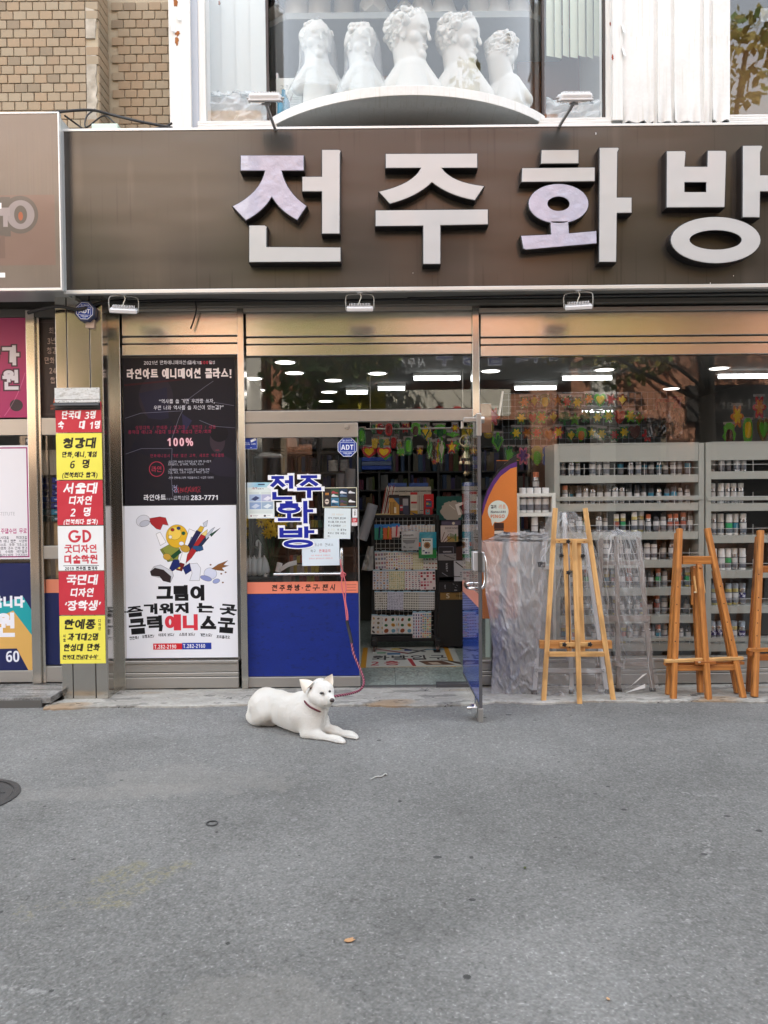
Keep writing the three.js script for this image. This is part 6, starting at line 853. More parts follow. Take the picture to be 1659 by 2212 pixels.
// ---- sticker rack
{
const z = -1.5, Z = (x, y) => [(1400 + x / 3.116) * 0.5486, (2050 + y / 3.116) * 0.5486], P = (x, y, zz = z) => at(...Z(x, y), zz), s = 0.5486 / 3.116 * (6.07 - z) / FOCAL;
const o = thing('sticker_rack', 'black wheeled wire rack hung with sticker sheets inside the doorway', 'display rack');
const L = P(222, 700).x, R = P(985, 700).x, T = P(600, -35).y, B = 0.13;
part(o, 'post', bx(L - 0.02, L + 0.02, B, T, z - 0.03, z + 0.02, 0.004), mBlackM); part(o, 'post', bx(R - 0.025, R + 0.025, B, T, z - 0.03, z + 0.02, 0.004), mBlackM);
part(o, 'top_bar', bx(L - 0.03, R + 0.04, T, T + 0.03, z - 0.2, z + 0.02, 0.004), mBlackM); part(o, 'base_bar', bx(L - 0.02, R + 0.02, 0.09, 0.15, z - 0.05, z + 0.03, 0.006), mBlackM);
part(o, 'lower_rail', bx(P(250, 0).x, P(930, 0).x, P(600, 1450).y, P(600, 1428).y, z, z + 0.012), M({ color: lin(0.4, 0.4, 0.4), roughness: 0.4, metalness: 0.5 }));
for (const x of [L, R]) { part(o, 'foot', bx(x - 0.03, x + 0.03, 0.075, 0.14, z - 0.2, z + 0.2, 0.012), mBlackM); for (const dz of [-0.16, 0.16]) { const c = new THREE.Group(); c.name = 'caster'; c.position.set(x, 0.048, z + dz); o.add(c); part(c, 'wheel', cyl(V(-0.012, 0, 0), V(0.012, 0, 0), 0.028, 0.028, 16), M({ color: lin(0.1, 0.06, 0.05), roughness: 0.5 })); part(c, 'fork', bx(-0.018, 0.018, 0.0, 0.03, -0.014, 0.014, 0.003), mSteelDull); } }
const mW = M({ color: lin(0.6, 0.6, 0.58), roughness: 0.4 });
for (let i = 0; i < 14; i++) part(o, 'wire', cyl(V(mix(L, R, (i + .7) / 14), 0.2, z - 0.012), V(mix(L, R, (i + .7) / 14), T, z - 0.012), 0.0022, 0.0022, 5), mW);
for (let i = 0; i < 26; i++) part(o, 'wire', cyl(V(L, 0.2 + i * 0.045, z - 0.009), V(R, 0.2 + i * 0.045, z - 0.009), 0.0022, 0.0022, 5), mW);
part(o, 'backing', bx(L, R, 0.16, T, z - 0.06, z - 0.055), mBlackM);
const stk = (seed, bg, pal, nx, ny, mode) => canvasTex(192, 256, (g, w, h) => { g.fillStyle = bg; g.fillRect(0, 0, w, h); g.fillStyle = '#9cc3d8'; g.fillRect(0, 0, w, 16); const r = rng(seed), cw = w / nx, ch = (h - 24) / ny; for (let i = 0; i < nx; i++) for (let j = 0; j < ny; j++) { const x = (i + .5) * cw, y = 24 + (j + .5) * ch, c = pal[Math.floor(r() * pal.length)], q = Math.min(cw, ch) * .36; g.fillStyle = c; g.beginPath(); if (mode === 'star') { for (let k = 0; k < 10; k++) { const t = k / 10 * 6.283 + r() * .2, rad = k % 2 ? q * .5 : q * (1 + r() * .3); g.lineTo(x + rad * Math.cos(t), y + rad * Math.sin(t)); } } else if (mode === 'box') g.rect(x - q, y - q * .9, q * 2, q * 1.8); else if (mode === 'grid') g.rect(x - cw * .4, y - ch * .34, cw * .8, ch * .6); else { g.ellipse(x + (r() - .5) * 4, y + (r() - .5) * 4, q * (.6 + r() * .6), q * (.5 + r() * .5), r() * 3, 0, 7); } g.fill(); if (mode !== 'grid' && r() < .6) { g.fillStyle = pal[Math.floor(r() * pal.length)]; g.fillRect(x - q * .4, y - q * .3, q * .8, q * .5); } } });
const bright = ['#c05a4a', '#4a7aa8', '#c8a848', '#7a9a5a', '#b86a92', '#5a5a6a', '#cc7e40'];
const TX = [stk(1, '#dcdcdc', ['#8a7a9a', '#9a8a80', '#b8707a', '#7a8aa0'], 4, 4, 'box'), stk(2, '#e2e0dc', bright, 5, 6, ''), stk(3, '#e2e1d8', ['#8a7ab8', '#c89a4a', '#6a8ab0', '#b05a5a'], 6, 7, 'star'), stk(4, '#dcdcc4', ['#c4c080', '#b8b478'], 5, 6, 'star'), stk(5, '#e0dedb', ['#a85a5a', '#8a8a96', '#5a8a6a', '#a8785a'], 5, 4, ''), stk(6, '#dcdce0', ['#c88a4a', '#8aa0b8', '#b8886a', '#6a86b0'], 5, 7, ''), stk(7, '#dedcc0', ['#a8a060', '#7a9a70', '#c8b870'], 8, 10, ''), stk(8, '#e2dddc', ['#a83a4a', '#c86a5a', '#5a7a8a', '#8a4a6a'], 5, 9, ''), stk(9, '#e6d8d8', ['#a81e34', '#d88a98', '#ead8da', '#3a2a30'], 5, 6, 'box'), stk(10, '#d8d5cc', ['#6a6258', '#7a705a'], 6, 7, ''), stk(11, '#d4d4e0', ['#70708a', '#8a8aa6'], 10, 11, ''), stk(12, '#d4d2c8', ['#8a8880', '#7a7870'], 7, 7, 'box'), stk(13, '#d6d6d6', ['#8a8a90', '#90908a'], 8, 7, 'box'), stk(14, '#dad6ce', ['#d8b8a0', '#3a3440', '#c09a5a', '#7a6a4a', '#a8b8c0'], 3, 4, ''), stk(15, '#e4e2dc', ['#9a4a22', '#2a6a3a', '#d8a030', '#6aa0b8'], 2, 3, ''), stk(16, '#dfdde4', ['#a83a4a', '#3a4a8a', '#2a3a5a'], 4, 8, 'box'), stk(17, '#e2e0d8', ['#c8604a', '#d8a04a', '#5a9a6a', '#4a7aa8', '#b0c080'], 4, 14, 'grid')];
const mats = TX.map((t) => MP({ map: t, roughness: 0.35, clearcoat: 0.6, clearcoatRoughness: 0.15 }));
const sheet = (x0, y0, x1, y1, k, label, dz = 0, rot = 0) => { const a = P(x0, y1), b = P(x1, y0), c = thing('sticker_sheet', label, 'sticker sheet', 'sticker sheets on the wheeled rack', [(a.x + b.x) / 2, b.y, z + 0.03 + dz]); c.rotation.z = rot; const w = b.x - a.x, h = b.y - a.y; part(c, 'card', new THREE.BoxGeometry(w, h, 0.002).translate(0, -h / 2, 0), mats[k]); part(c, 'hanger', [bx(-0.012, 0.012, -0.006, 0.008, -0.006, 0.006, 0.002), cyl(V(0, 0, 0.004), V(0, 0.004, -0.04 - dz), 0.003, 0.003, 6)], mBlackM); };
sheet(540, 50, 760, 130, 5, 'sticker sheet peeking out above the grey pouch', 0, 0.02); sheet(762, 45, 970, 140, 2, 'sticker sheet peeking out above the green pouch', 0, -0.02);
[[235, 372, 1], [372, 520, 0], [515, 705, 2], [700, 830, 3], [820, 1005, 4]].forEach(([a, b], i) => sheet(a, 365 + i * 2, b, 597, [0, 1, 2, 3, 4][i], ['greyish sticker sheet at the left end of the second row', 'colourful doodle sticker sheet, second in the second row', 'star sticker sheet in the middle of the second row', 'pale yellow star sheet in the second row', 'red and grey circus sticker sheet at the right end of the second row'][i], (i % 2) * 0.01, [0.04, -0.01, 0.02, 0, -0.02][i]));
[[215, 410], [410, 600], [605, 795], [790, 972]].forEach(([a, b], i) => sheet(a, 595, b, 842, 5 + i, ['food sticker sheet at the left of the third row', 'shiny yellowish sticker sheet in the third row', 'red car sticker sheet in the third row', 'shiny red and pink sticker sheet at the right of the third row'][i], (i % 2) * 0.01, 0.01 * (i - 1)));
[[235, 390], [395, 590], [590, 795], [780, 968]].forEach(([a, b], i) => sheet(a, 855, b, 1090, 9 + i, ['beige letter sticker sheet at the left of the fourth row', 'lilac alphabet sticker sheet in the fourth row', 'grey dotted sticker sheet in the fourth row', 'grey dotted sticker sheet at the right of the fourth row'][i], (i % 2) * 0.01, [0.01, -0.04, -0.03, -0.02][i]));
sheet(200, 1145, 370, 1388, 13, 'dress-up sticker sheet at the bottom left of the rack', 0, -0.05); sheet(495, 1150, 540, 1370, 14, 'narrow strip of a sheet between the two brown doodle sheets', 0); sheet(332, 1150, 500, 1378, 14, 'left of the two brown doodle sheets in the bottom row', 0.012, 0.02); sheet(535, 1150, 700, 1376, 14, 'right of the two brown doodle sheets in the bottom row', 0.012, -0.01); sheet(702, 1103, 818, 1432, 15, 'long blue and red sticker strip in the bottom row', 0.006, -0.01); sheet(816, 1103, 925, 1432, 16, 'long multicoloured label sheet at the bottom right', 0, -0.01);
const blister = (x0, y0, x1, y1, c, c2, label) => { const a = P(x0, y1), b = P(x1, y0), q = thing('pen_pack', label, 'pen pack', 'pen packs on the rack', [(a.x + b.x) / 2, (a.y + b.y) / 2, z + 0.04]); const w = b.x - a.x, h = b.y - a.y; part(q, 'card', bx(-w / 2, w / 2, -h / 2, h / 2, -0.002, 0.002), M({ color: c, roughness: 0.5 })); part(q, 'card_top', bx(-w / 2 - 0.001, w / 2 + 0.001, h * .28, h / 2 + 0.001, -0.003, 0.003), M({ color: '#2f7fc4', roughness: 0.5 })); part(q, 'pen', [cyl(V(0.004, -h * .42, 0.012), V(0.012, h * .3, 0.012), 0.007, 0.009, 8), ball(0.012, h * .3, 0.012, 0.009, 1, 1.3, 1, 8)], M({ color: c2, roughness: 0.35 })); };
blister(235, 45, 330, 232, '#3fa08a', '#22325a', 'teal pen pack at the top left of the rack'); blister(340, 45, 440, 228, '#d9683a', '#c9a024', 'orange pen pack, second on the top row'); blister(445, 35, 540, 205, '#e3c9c4', '#cf3a52', 'pale pen pack with a red pen on the top row');
const pouch = (x0, y0, x1, y1, tex, label) => { const a = P(x0, y1), b = P(x1, y0), w = b.x - a.x, h = b.y - a.y, q = thing('pouch', label, 'pouch', null, [(a.x + b.x) / 2, (a.y + b.y) / 2, z + 0.1]); const g = new THREE.BoxGeometry(w, h, 0.03, 8, 8, 2), p = g.attributes.position; for (let i = 0; i < p.count; i++) { const k = Math.cos(p.getX(i) / w * 3) * Math.cos(p.getY(i) / h * 3); p.setZ(i, p.getZ(i) * (0.3 + 1.1 * k)); } g.computeVertexNormals(); part(q, 'bag', g, MP({ map: tex, roughness: 0.25, clearcoat: 0.7, bumpMap: rep(softBump, 2), bumpScale: 0.004 })); part(q, 'hook', cyl(V(0, h / 2 - 0.01, -0.01), V(0, h / 2 + 0.03, -0.1), 0.003, 0.003, 6), mBlackM); };
pouch(562, 120, 775, 355, canvasTex(256, 290, (g, w, h) => { g.fillStyle = '#b9bbbd'; g.fillRect(0, 0, w, h); g.fillStyle = '#26282c'; g.font = 'bold 50px sans-serif'; g.fillText('viuum', 22, 78); g.fillRect(16, 104, w - 46, 8); g.fillStyle = '#7f8184'; g.beginPath(); g.moveTo(16, 130); g.lineTo(w - 56, 130); g.lineTo(w - 76, 184); g.lineTo(70, 190); g.lineTo(22, 168); g.fill(); g.fillStyle = '#44464a'; g.fillRect(26, 226, 26, 10); g.fillRect(26, 244, 34, 10); g.fillRect(110, 240, 60, 5); g.fillRect(110, 252, 40, 5); }), 'grey pouch printed viuum hanging on the rack');
pouch(768, 132, 982, 452, canvasTex(256, 380, (g, w, h) => { g.fillStyle = '#1c93ac'; g.fillRect(0, 0, w, h); g.fillStyle = '#1f8a3e'; g.fillRect(0, h * .66, w, h * .34); g.fillStyle = '#1a6a62'; g.fillRect(0, h * .6, w, h * .08); g.fillStyle = '#d8e2e0'; g.fillRect(44, 90, 156, 234); g.fillStyle = '#e05a2a'; g.fillRect(0, 150, 30, 60); g.fillStyle = '#1d1d22'; g.beginPath(); g.arc(70, 118, 13, 0, 7); g.fill(); g.fillRect(88, 112, 90, 12); g.fillStyle = '#a87c4e'; g.beginPath(); for (let k = 0; k < 24; k++) { const t = k / 24 * 6.283, r = k % 2 ? 42 : 54; g.lineTo(122 + r * Math.cos(t), 190 + r * Math.sin(t)); } g.fill(); g.fillStyle = '#6a4a2e'; g.beginPath(); g.arc(122, 190, 28, 0, 7); g.fill(); g.fillStyle = '#26336e'; g.fillRect(56, 262, 30, 16); g.fillRect(92, 286, 30, 24); g.fillStyle = '#9c9ca4'; g.fillRect(132, 286, 30, 24); }), 'glossy teal and green pouch hanging on the rack');
const Zt = (x, y) => [(1400 + x / 3.318) * 0.5486, (1550 + y / 3.318) * 0.5486], Q = (x, y, zz) => at(...Zt(x, y), zz);
const zp = z - 0.16, pb = thing('peg_board', 'white metal peg board with hooks standing on the sticker rack', 'peg board');
{ const a = Q(430, 1335, zp), b = Q(985, 1215, zp), mid = Q(430, 1278, zp); part(pb, 'panel', [bx(a.x, b.x, mid.y + 0.004, b.y, zp - 0.01, zp, 0.003), bx(a.x, b.x, a.y, mid.y - 0.004, zp - 0.01, zp, 0.003)], M({ color: lin(0.55, 0.54, 0.5), roughness: 0.5 })); for (let i = 0; i < 6; i++) { const x = mix(a.x, b.x, (i + .5) / 6); part(pb, 'hook', tube([V(x + 0.015, b.y - 0.008, zp + 0.003), V(x, mid.y + 0.01, zp + 0.03), V(x - 0.01, mid.y - 0.01, zp + 0.06), V(x - 0.01, mid.y + 0.01, zp + 0.07)], 0.0025, 12, 5), mSteelDull); } part(pb, 'leg', [bx(a.x, a.x + 0.02, T + 0.03, a.y, zp - 0.01, zp), bx(b.x - 0.02, b.x, T + 0.03, a.y, zp - 0.01, zp)], mBlackM);
for (const [x0, x1, l] of [[425, 665, 'left'], [700, 945, 'right']]) { const c = Q(x0, 1212, zp - .05), e = Q(x1, 1180, zp - .05); solo('plastic_case', bx(c.x, e.x, b.y + 0.001, e.y + 0.01, zp - 0.1, zp - 0.0, 0.004), MP({ color: lin(0.08, 0.16, 0.5), roughness: 0.25, transmission: 0.3, thickness: 0 }), l + ' blue plastic case lying on the white peg board', 'case', 'blue plastic cases'); } }
const card = (nm, x0, y0, x1, y1, zz, draw, label, cat, th = 0.012, rot = 0) => { const a = Q(x0, y1, zz), b = Q(x1, y0, zz); const o2 = mesh(numbered(nm), new THREE.BoxGeometry(b.x - a.x, b.y - a.y, th), M({ map: canvasTex(96, Math.round(96 * (b.y - a.y) / (b.x - a.x)), draw), roughness: 0.4 })); o2.position.set((a.x + b.x) / 2, (a.y + b.y) / 2, zz); o2.rotation.z = rot; scene.add(o2); tag(o2, label, cat); };
const zf = z - 0.03;
card('pencil_box', 440, 1320, 568, 1590, zf, (g, w, h) => { g.fillStyle = '#c79a4a'; g.fillRect(0, 0, w, h); g.fillStyle = '#26222a'; g.fillRect(0, 0, w, h * .16); g.fillStyle = '#2a5a8a'; g.beginPath(); g.moveTo(w, h * .16); g.lineTo(w, h * .5); g.lineTo(w * .4, h * .16); g.fill(); g.fillStyle = '#5a4026'; for (let i = 0; i < 4; i++) g.fillRect(10 + i * 14, h * .35, 6, h * .6); g.fillStyle = '#ddd8c8'; g.fillRect(w * .5, h * .6, 20, h * .3); }, 'tan and blue pencil box on the rack top at the left', 'pencil box');
card('marker_pack', 575, 1350, 700, 1600, zf, (g, w, h) => { g.fillStyle = '#26222c'; g.fillRect(0, 0, w, h); g.fillStyle = '#b9bcc6'; for (let i = 0; i < 5; i++) g.fillRect(34 + i * 11, 16, 7, h * .5); g.fillStyle = '#a8233a'; g.fillRect(4, h * .42, 28, h * .3); g.fillStyle = '#c4c6cc'; g.fillRect(6, h * .5, 24, 14); g.fillStyle = '#39405a'; g.fillRect(36, h * .45, 54, h * .5); }, 'dark marker pack with grey pens on the rack top', 'marker pack');
card('brush_pack', 718, 1288, 808, 1610, zf + 0.02, (g, w, h) => { g.fillStyle = '#c9c5bb'; g.fillRect(0, 0, w, h); g.fillStyle = '#b3222a'; g.fillRect(0, 0, w, h * .1); g.fillRect(8, h * .38, w - 16, h * .08); g.fillStyle = '#8a8478'; for (let i = 0; i < 6; i++) g.fillRect(10, h * .5 + i * 9, w - 24, 3); g.fillStyle = '#b58a24'; g.fillRect(0, h * .74, w, h * .26); g.fillStyle = '#2a3a6a'; g.beginPath(); g.moveTo(0, h * .8); g.lineTo(w, h * .9); g.lineTo(w, h); g.fill(); }, 'pale brush pack with red band on the rack top', 'brush pack');
card('tube_pack', 812, 1330, 885, 1570, zf, (g, w, h) => { g.fillStyle = '#b9b6ae'; g.fillRect(0, 0, w, h); g.fillStyle = '#6f6a62'; g.fillRect(30, 0, 6, h); g.fillRect(60, 0, 4, h); g.fillStyle = '#4a4a5a'; g.fillRect(40, h * .8, 50, 12); }, 'narrow grey tube pack beside the red crayon box', 'tube pack');
card('crayon_box', 895, 1312, 1018, 1498, zf + 0.03, (g, w, h) => { g.fillStyle = '#b7141f'; g.fillRect(0, 0, w, h); g.fillStyle = '#3a4a7a'; g.fillRect(18, h * .48, w - 36, h * .44); g.fillStyle = '#c9a83a'; g.fillRect(24, h * .6, 20, 20); g.fillStyle = '#5a9a5a'; g.fillRect(48, h * .66, 22, 18); g.fillStyle = '#e6c8c8'; g.fillRect(20, h * .36, 44, 6); }, 'upper bright red crayon box on the rack top', 'crayon box', 0.02);
card('crayon_box', 890, 1500, 1005, 1600, zf + 0.03, (g, w, h) => { g.fillStyle = '#a3121d'; g.fillRect(0, 0, w, h); g.fillStyle = '#3f8f9a'; g.fillRect(20, 10, w - 50, h - 30); g.fillStyle = '#c94a3a'; g.fillRect(34, 20, 20, 20); }, 'lower red crayon box on the rack top', 'crayon box', 0.02);
for (const [x0, x1, y0, l] of [[245, 440, 1568, 'left'], [445, 640, 1582, 'right']]) { const a = Q(x0, 1620, zf), b = Q(x1, y0, zf); solo('foam_block', boxUV(bx(a.x, b.x, T + 0.031, b.y, zf - 0.05, zf + 0.04, 0.006)), M({ color: lin(0.55, 0.46, 0.25), roughness: 0.9 }), l + ' pale yellow foam block lying on the rack top', 'foam block', 'yellow foam blocks'); }
{ const b = Q(400, 1570, zf - .05); const o2 = thing('brush_bundle', 'bundle of white paint brushes leaning at the left of the rack top', 'brushes', null, [b.x, T + 0.031, zf - 0.06]); const r = rng(8); for (let i = 0; i < 8; i++) { const dx = -0.04 + i * 0.011, top = V(dx * 1.2 + 0.045, 0.24 + r() * 0.03, -0.01); part(o2, 'brush', [cyl(V(dx - .01, 0, 0), top, 0.004, 0.003, 6), cyl(top, top.clone().add(V(0.006, 0.03, 0)), 0.006, 0.002, 6)], i % 3 ? mWhiteP : M({ color: lin(0.4, 0.05, 0.05), roughness: 0.5 })); } }
}
// ---- sketch pad rack to the right of the sticker rack
{
const z = -1.45, Z = (x, y) => [(1400 + x / 3.116) * 0.5486, (2050 + y / 3.116) * 0.5486], P = (x, y, zz = z) => at(...Z(x, y), zz);
const o = thing('pad_rack', 'black rack with sketch pads and a gold strip in the doorway', 'display rack');
const L = P(1005, 700).x, R = P(1420, 700).x;
part(o, 'side', [bx(L, L + 0.02, 0.02, P(0, -60).y, z - 0.3, z, 0.003), bx(R - 0.02, R, 0.02, P(0, -60).y, z - 0.3, z, 0.003)], mBlackM);
part(o, 'mesh_panel', [bx(L + 0.02, R - 0.02, 0.04, P(0, 985).y, z - 0.01, z - 0.004)], mBlackM); part(o, 'back', bx(L, R, 0.02, P(0, -60).y, z - 0.32, z - 0.3), mBlackM);
for (const y of [490, 745, 982, 260]) part(o, 'ledge', bx(L + 0.02, R - 0.02, P(0, y + 6).y, P(0, y).y, z - 0.28, z - 0.002), mBlackM);
part(o, 'price_strip', bx(P(1030, 0).x, R, P(0, 980).y, P(0, 882).y, z, z + 0.006), M({ map: canvasTex(320, 90, (g, w, h) => { g.fillStyle = '#8a6a35'; g.fillRect(0, 0, w, h); g.fillStyle = '#cfc2a6'; g.font = 'bold 78px sans-serif'; g.fillText('S', 58, 74); g.fillStyle = '#2c2014'; g.font = 'bold 30px sans-serif'; g.fillText('Upgra', 160, 56); g.fillText('de', 250, 56); g.fillStyle = '#b5a27c'; g.fillRect(198, 4, 5, 82); }), roughness: 0.5 }));
const wires = [cyl(V(L, P(0, 695).y, z + 0.03), V(P(1275, 0).x, P(0, 695).y, z + 0.03), 0.004, 0.004, 6)]; part(o, 'wire', wires, mBlackM);
const pad = (x0, y0, x1, y1, dz, draw, label) => { const a = P(x0, y1, z + dz), b = P(x1, y0, z + dz), w = b.x - a.x, h = b.y - a.y, q = thing('sketch_pad', label, 'sketch pad', null, [(a.x + b.x) / 2, (a.y + b.y) / 2, z + dz]); q.rotation.x = -0.06; part(q, 'cover', new THREE.BoxGeometry(w, h, 0.004), M({ map: canvasTex(160, Math.round(160 * h / w), draw), roughness: 0.45 })); part(q, 'pages', bx(-w / 2 + 0.002, w / 2 - 0.002, -h / 2 + 0.002, h / 2 - 0.002, -0.014, -0.003), mPaper); };
const txt = (g, t, x, y, s, c, f = 'bold') => { g.fillStyle = c; g.font = `${f} ${s}px sans-serif`; g.fillText(t, x, y); };
pad(1055, -55, 1290, 55, -0.05, (g, w, h) => { g.fillStyle = '#5f5872'; g.fillRect(0, 0, w, h); g.fillStyle = '#d6cdb8'; g.beginPath(); g.arc(w * .62, h * .8, 12, 0, 7); g.fill(); g.fillStyle = '#888'; for (let i = 0; i < 16; i++) g.fillRect(i * 10, 0, 5, 6); }, 'violet spiral pad behind the pale drawing pad');
pad(1045, 58, 1258, 262, -0.0, (g, w, h) => { g.fillStyle = '#c4b8b4'; g.fillRect(0, 0, w, h); g.fillStyle = '#4a4046'; g.font = 'bold 26px serif'; g.fillText('DISEGNO', 40, 34); g.font = '13px serif'; g.fillText('DISEGNO', 62, 56); g.fillStyle = '#a88a4a'; g.fillRect(60, 100, w - 60, 50); g.fillStyle = '#4f6a3a'; for (let i = 0; i < 5; i++) g.fillRect(84 + i * 10, 70 + i * 4, 6, 40); g.fillRect(130, 76, 14, 70); g.strokeStyle = '#5a3a2a'; g.lineWidth = 6; for (const [x, y, p, q] of [[8, 140, 36, 60], [20, 150, 76, 80], [40, 152, 100, 112]]) { g.beginPath(); g.moveTo(x, y); g.lineTo(p, q); g.stroke(); } }, 'pale drawing pad lettered DISEGNO on the pad rack');
pad(1012, 270, 1232, 488, 0.01, (g, w, h) => { g.fillStyle = '#1e1c26'; g.fillRect(0, 0, w, h * .62); g.fillStyle = '#8c8a8c'; g.fillRect(0, h * .62, w, h * .38); txt(g, 'canson', 44, 86, 22, '#d8d8de'); g.strokeStyle = '#8a8aa0'; g.lineWidth = 3; g.strokeRect(6, 36, w - 30, h * .4); g.fillStyle = '#44444a'; for (let i = 0; i < 20; i++) g.fillRect(50 + (i * 37) % 100, h * .68 + (i * 13) % 34, 12, 4); }, 'dark pad lettered canson on the pad rack');
pad(1232, 320, 1322, 485, -0.01, (g, w, h) => { g.fillStyle = '#43231d'; g.fillRect(0, 0, w, h); }, 'plain brown pad right of the canson pad');
pad(1026, 490, 1206, 690, 0.01, (g, w, h) => { g.fillStyle = '#1c1a22'; g.fillRect(0, 0, w, h); g.save(); g.translate(96, 120); g.rotate(-1.5708); write(g, '스케치북', 0, 0, 24, { color: '#c9c9d2' }); g.restore(); g.strokeStyle = '#9a9aa6'; g.lineWidth = 6; g.beginPath(); g.moveTo(30, 130); g.lineTo(100, 175); g.stroke(); }, 'black sketch pad with sideways white lettering on the pad rack');
pad(1208, 490, 1400, 742, 0.0, (g, w, h) => { g.fillStyle = '#c9c9cf'; g.fillRect(0, 0, w, h); g.strokeStyle = '#2a2428'; g.lineWidth = 10; g.beginPath(); g.moveTo(18, 12); g.lineTo(110, 84); g.stroke(); g.save(); g.translate(80, 170); g.rotate(-1.5708); write(g, '드로잉', 0, 0, 20, { color: '#5a5a66' }); g.restore(); }, 'white pad with a drawn black pen on the pad rack');
pad(1030, 748, 1160, 880, 0.01, (g, w, h) => { g.fillStyle = '#1b1a20'; g.fillRect(0, 0, w, h); g.save(); g.translate(96, 110); g.rotate(-1.5708); write(g, '스케치', 0, 0, 22, { color: '#c4c4cc' }); g.restore(); }, 'small black pad at the bottom left of the pad rack'); pad(1162, 748, 1292, 880, 0.012, (g, w, h) => { g.fillStyle = '#1a191e'; g.fillRect(0, 0, w, h); g.strokeStyle = '#b5b5be'; g.lineWidth = 4; for (const [x, y] of [[40, 30], [90, 50], [70, 80]]) { g.beginPath(); g.moveTo(x, y); g.lineTo(x + 22, y + 14); g.stroke(); } write(g, '패드', 60, 140, 24, { color: '#b5b5be' }); }, 'small black pad with white dashes at the bottom of the pad rack');
const Zt = (x, y) => [(1400 + x / 3.318) * 0.5486, (1550 + y / 3.318) * 0.5486], a = at(...Zt(1060, 1650), z - .02), b = at(...Zt(1410, 1340), z - .02);
const pal = mesh(numbered('colour_chart'), bx(a.x, b.x, a.y, b.y, z - 0.03, z - 0.02), M({ map: canvasTex(256, 226, (g, w, h) => { g.fillStyle = '#14524f'; g.fillRect(0, 0, w, h); g.fillStyle = '#a8a096'; g.beginPath(); const r = rng(4); for (let i = 0; i < 40; i++) { const t = i / 40 * 6.283, R = 86 + r() * 22; g.lineTo(150 + R * 1.1 * Math.cos(t), 138 + R * Math.sin(t)); } g.fill(); g.strokeStyle = '#d8d4cc'; g.lineWidth = 6; g.beginPath(); g.moveTo(120, 80); g.lineTo(176, 128); g.stroke(); g.fillStyle = '#e2e0de'; g.beginPath(); g.moveTo(176, 80); g.lineTo(256, 50); g.lineTo(256, 76); g.lineTo(210, 100); g.lineTo(236, 176); g.lineTo(206, 182); g.fill(); g.fillStyle = '#241c1e'; g.beginPath(); g.moveTo(214, 98); g.lineTo(256, 76); g.lineTo(256, 160); g.fill(); }), roughness: 0.3 })); scene.add(pal); tag(pal, 'dark teal cover with a beige paint patch above the pads', 'cover');
}
// ---- floor mat, printed
{
const c = [ground(779, 1443, FL), ground(1000, 1443, FL), ground(784, 1400, FL), ground(980, 1400, FL)];
const x0 = (c[0].x + c[2].x) / 2, x1 = (c[1].x + c[3].x) / 2, z0 = c[2].z, z1 = c[0].z, t = canvasTex(640, 480, (g, w, h) => {
g.fillStyle = '#b9bcb6'; g.fillRect(0, 0, w, h); g.fillStyle = '#c08a2a'; g.fillRect(0, 0, 34, h); g.fillRect(w - 74, 0, 34, h * .76); g.fillStyle = 'rgba(190,150,80,.5)'; g.fillRect(0, h - 12, w, 12); g.fillStyle = '#8a1f2c'; g.beginPath(); g.moveTo(90, 30); g.lineTo(330, 160); g.lineTo(310, 175); g.lineTo(80, 45); g.fill(); g.fillStyle = '#2a6fa0'; g.fillRect(170, 150, 90, 40); g.fillStyle = '#c9b02a'; g.fillRect(200, 30, 70, 34); g.fillStyle = '#1f3a80'; g.fillRect(290, 60, 50, 40); g.fillStyle = '#3a8a5a'; g.fillRect(100, 130, 60, 30);
g.fillStyle = '#23232a'; g.beginPath(); g.moveTo(300, 160); g.lineTo(450, 50); g.lineTo(470, 60); g.lineTo(330, 170); g.fill(); g.beginPath(); g.moveTo(260, 20); g.lineTo(440, 120); g.lineTo(430, 134); g.lineTo(250, 34); g.fill(); g.fillRect(490, 70, 46, 80); g.fillStyle = '#3f8fb0'; g.fillRect(440, 60, 130, 18);
write(g, '화방입구', 70, 318, 108, { color: '#26262c', lw: .13, asp: 1.05, gap: .12 }); write(g, '2층', 60, 440, 100, { color: '#a8242f', lw: .12, asp: 1, gap: .3 }); g.fillStyle = '#a8242f'; g.beginPath(); g.moveTo(300, 290); g.lineTo(330, 290); g.lineTo(352, 462); g.lineTo(330, 462); g.fill(); g.fillStyle = '#5a3a2a'; g.beginPath(); g.moveTo(370, 350); g.lineTo(520, 340); g.lineTo(600, 440); g.lineTo(420, 440); g.fill(); g.fillStyle = '#b9a894'; g.beginPath(); g.moveTo(430, 380); g.lineTo(490, 376); g.lineTo(520, 430); g.lineTo(460, 430); g.fill(); g.fillStyle = '#33221c'; for (let i = 0; i < 4; i++) { g.beginPath(); g.moveTo(520 + i * 12, 320 + i * 8); g.lineTo(640, 380 + i * 16); g.lineTo(640, 392 + i * 16); g.lineTo(524 + i * 12, 334 + i * 8); g.fill(); } });
const g = new THREE.BoxGeometry(x1 - x0, 0.004, z1 - z0).translate((x0 + x1) / 2, FL + 0.003, (z0 + z1) / 2);
solo('floor_mat', g, M({ map: t, roughness: 0.5 }), 'printed floor mat with brushes and Korean letters inside the doorway', 'floor mat');
}
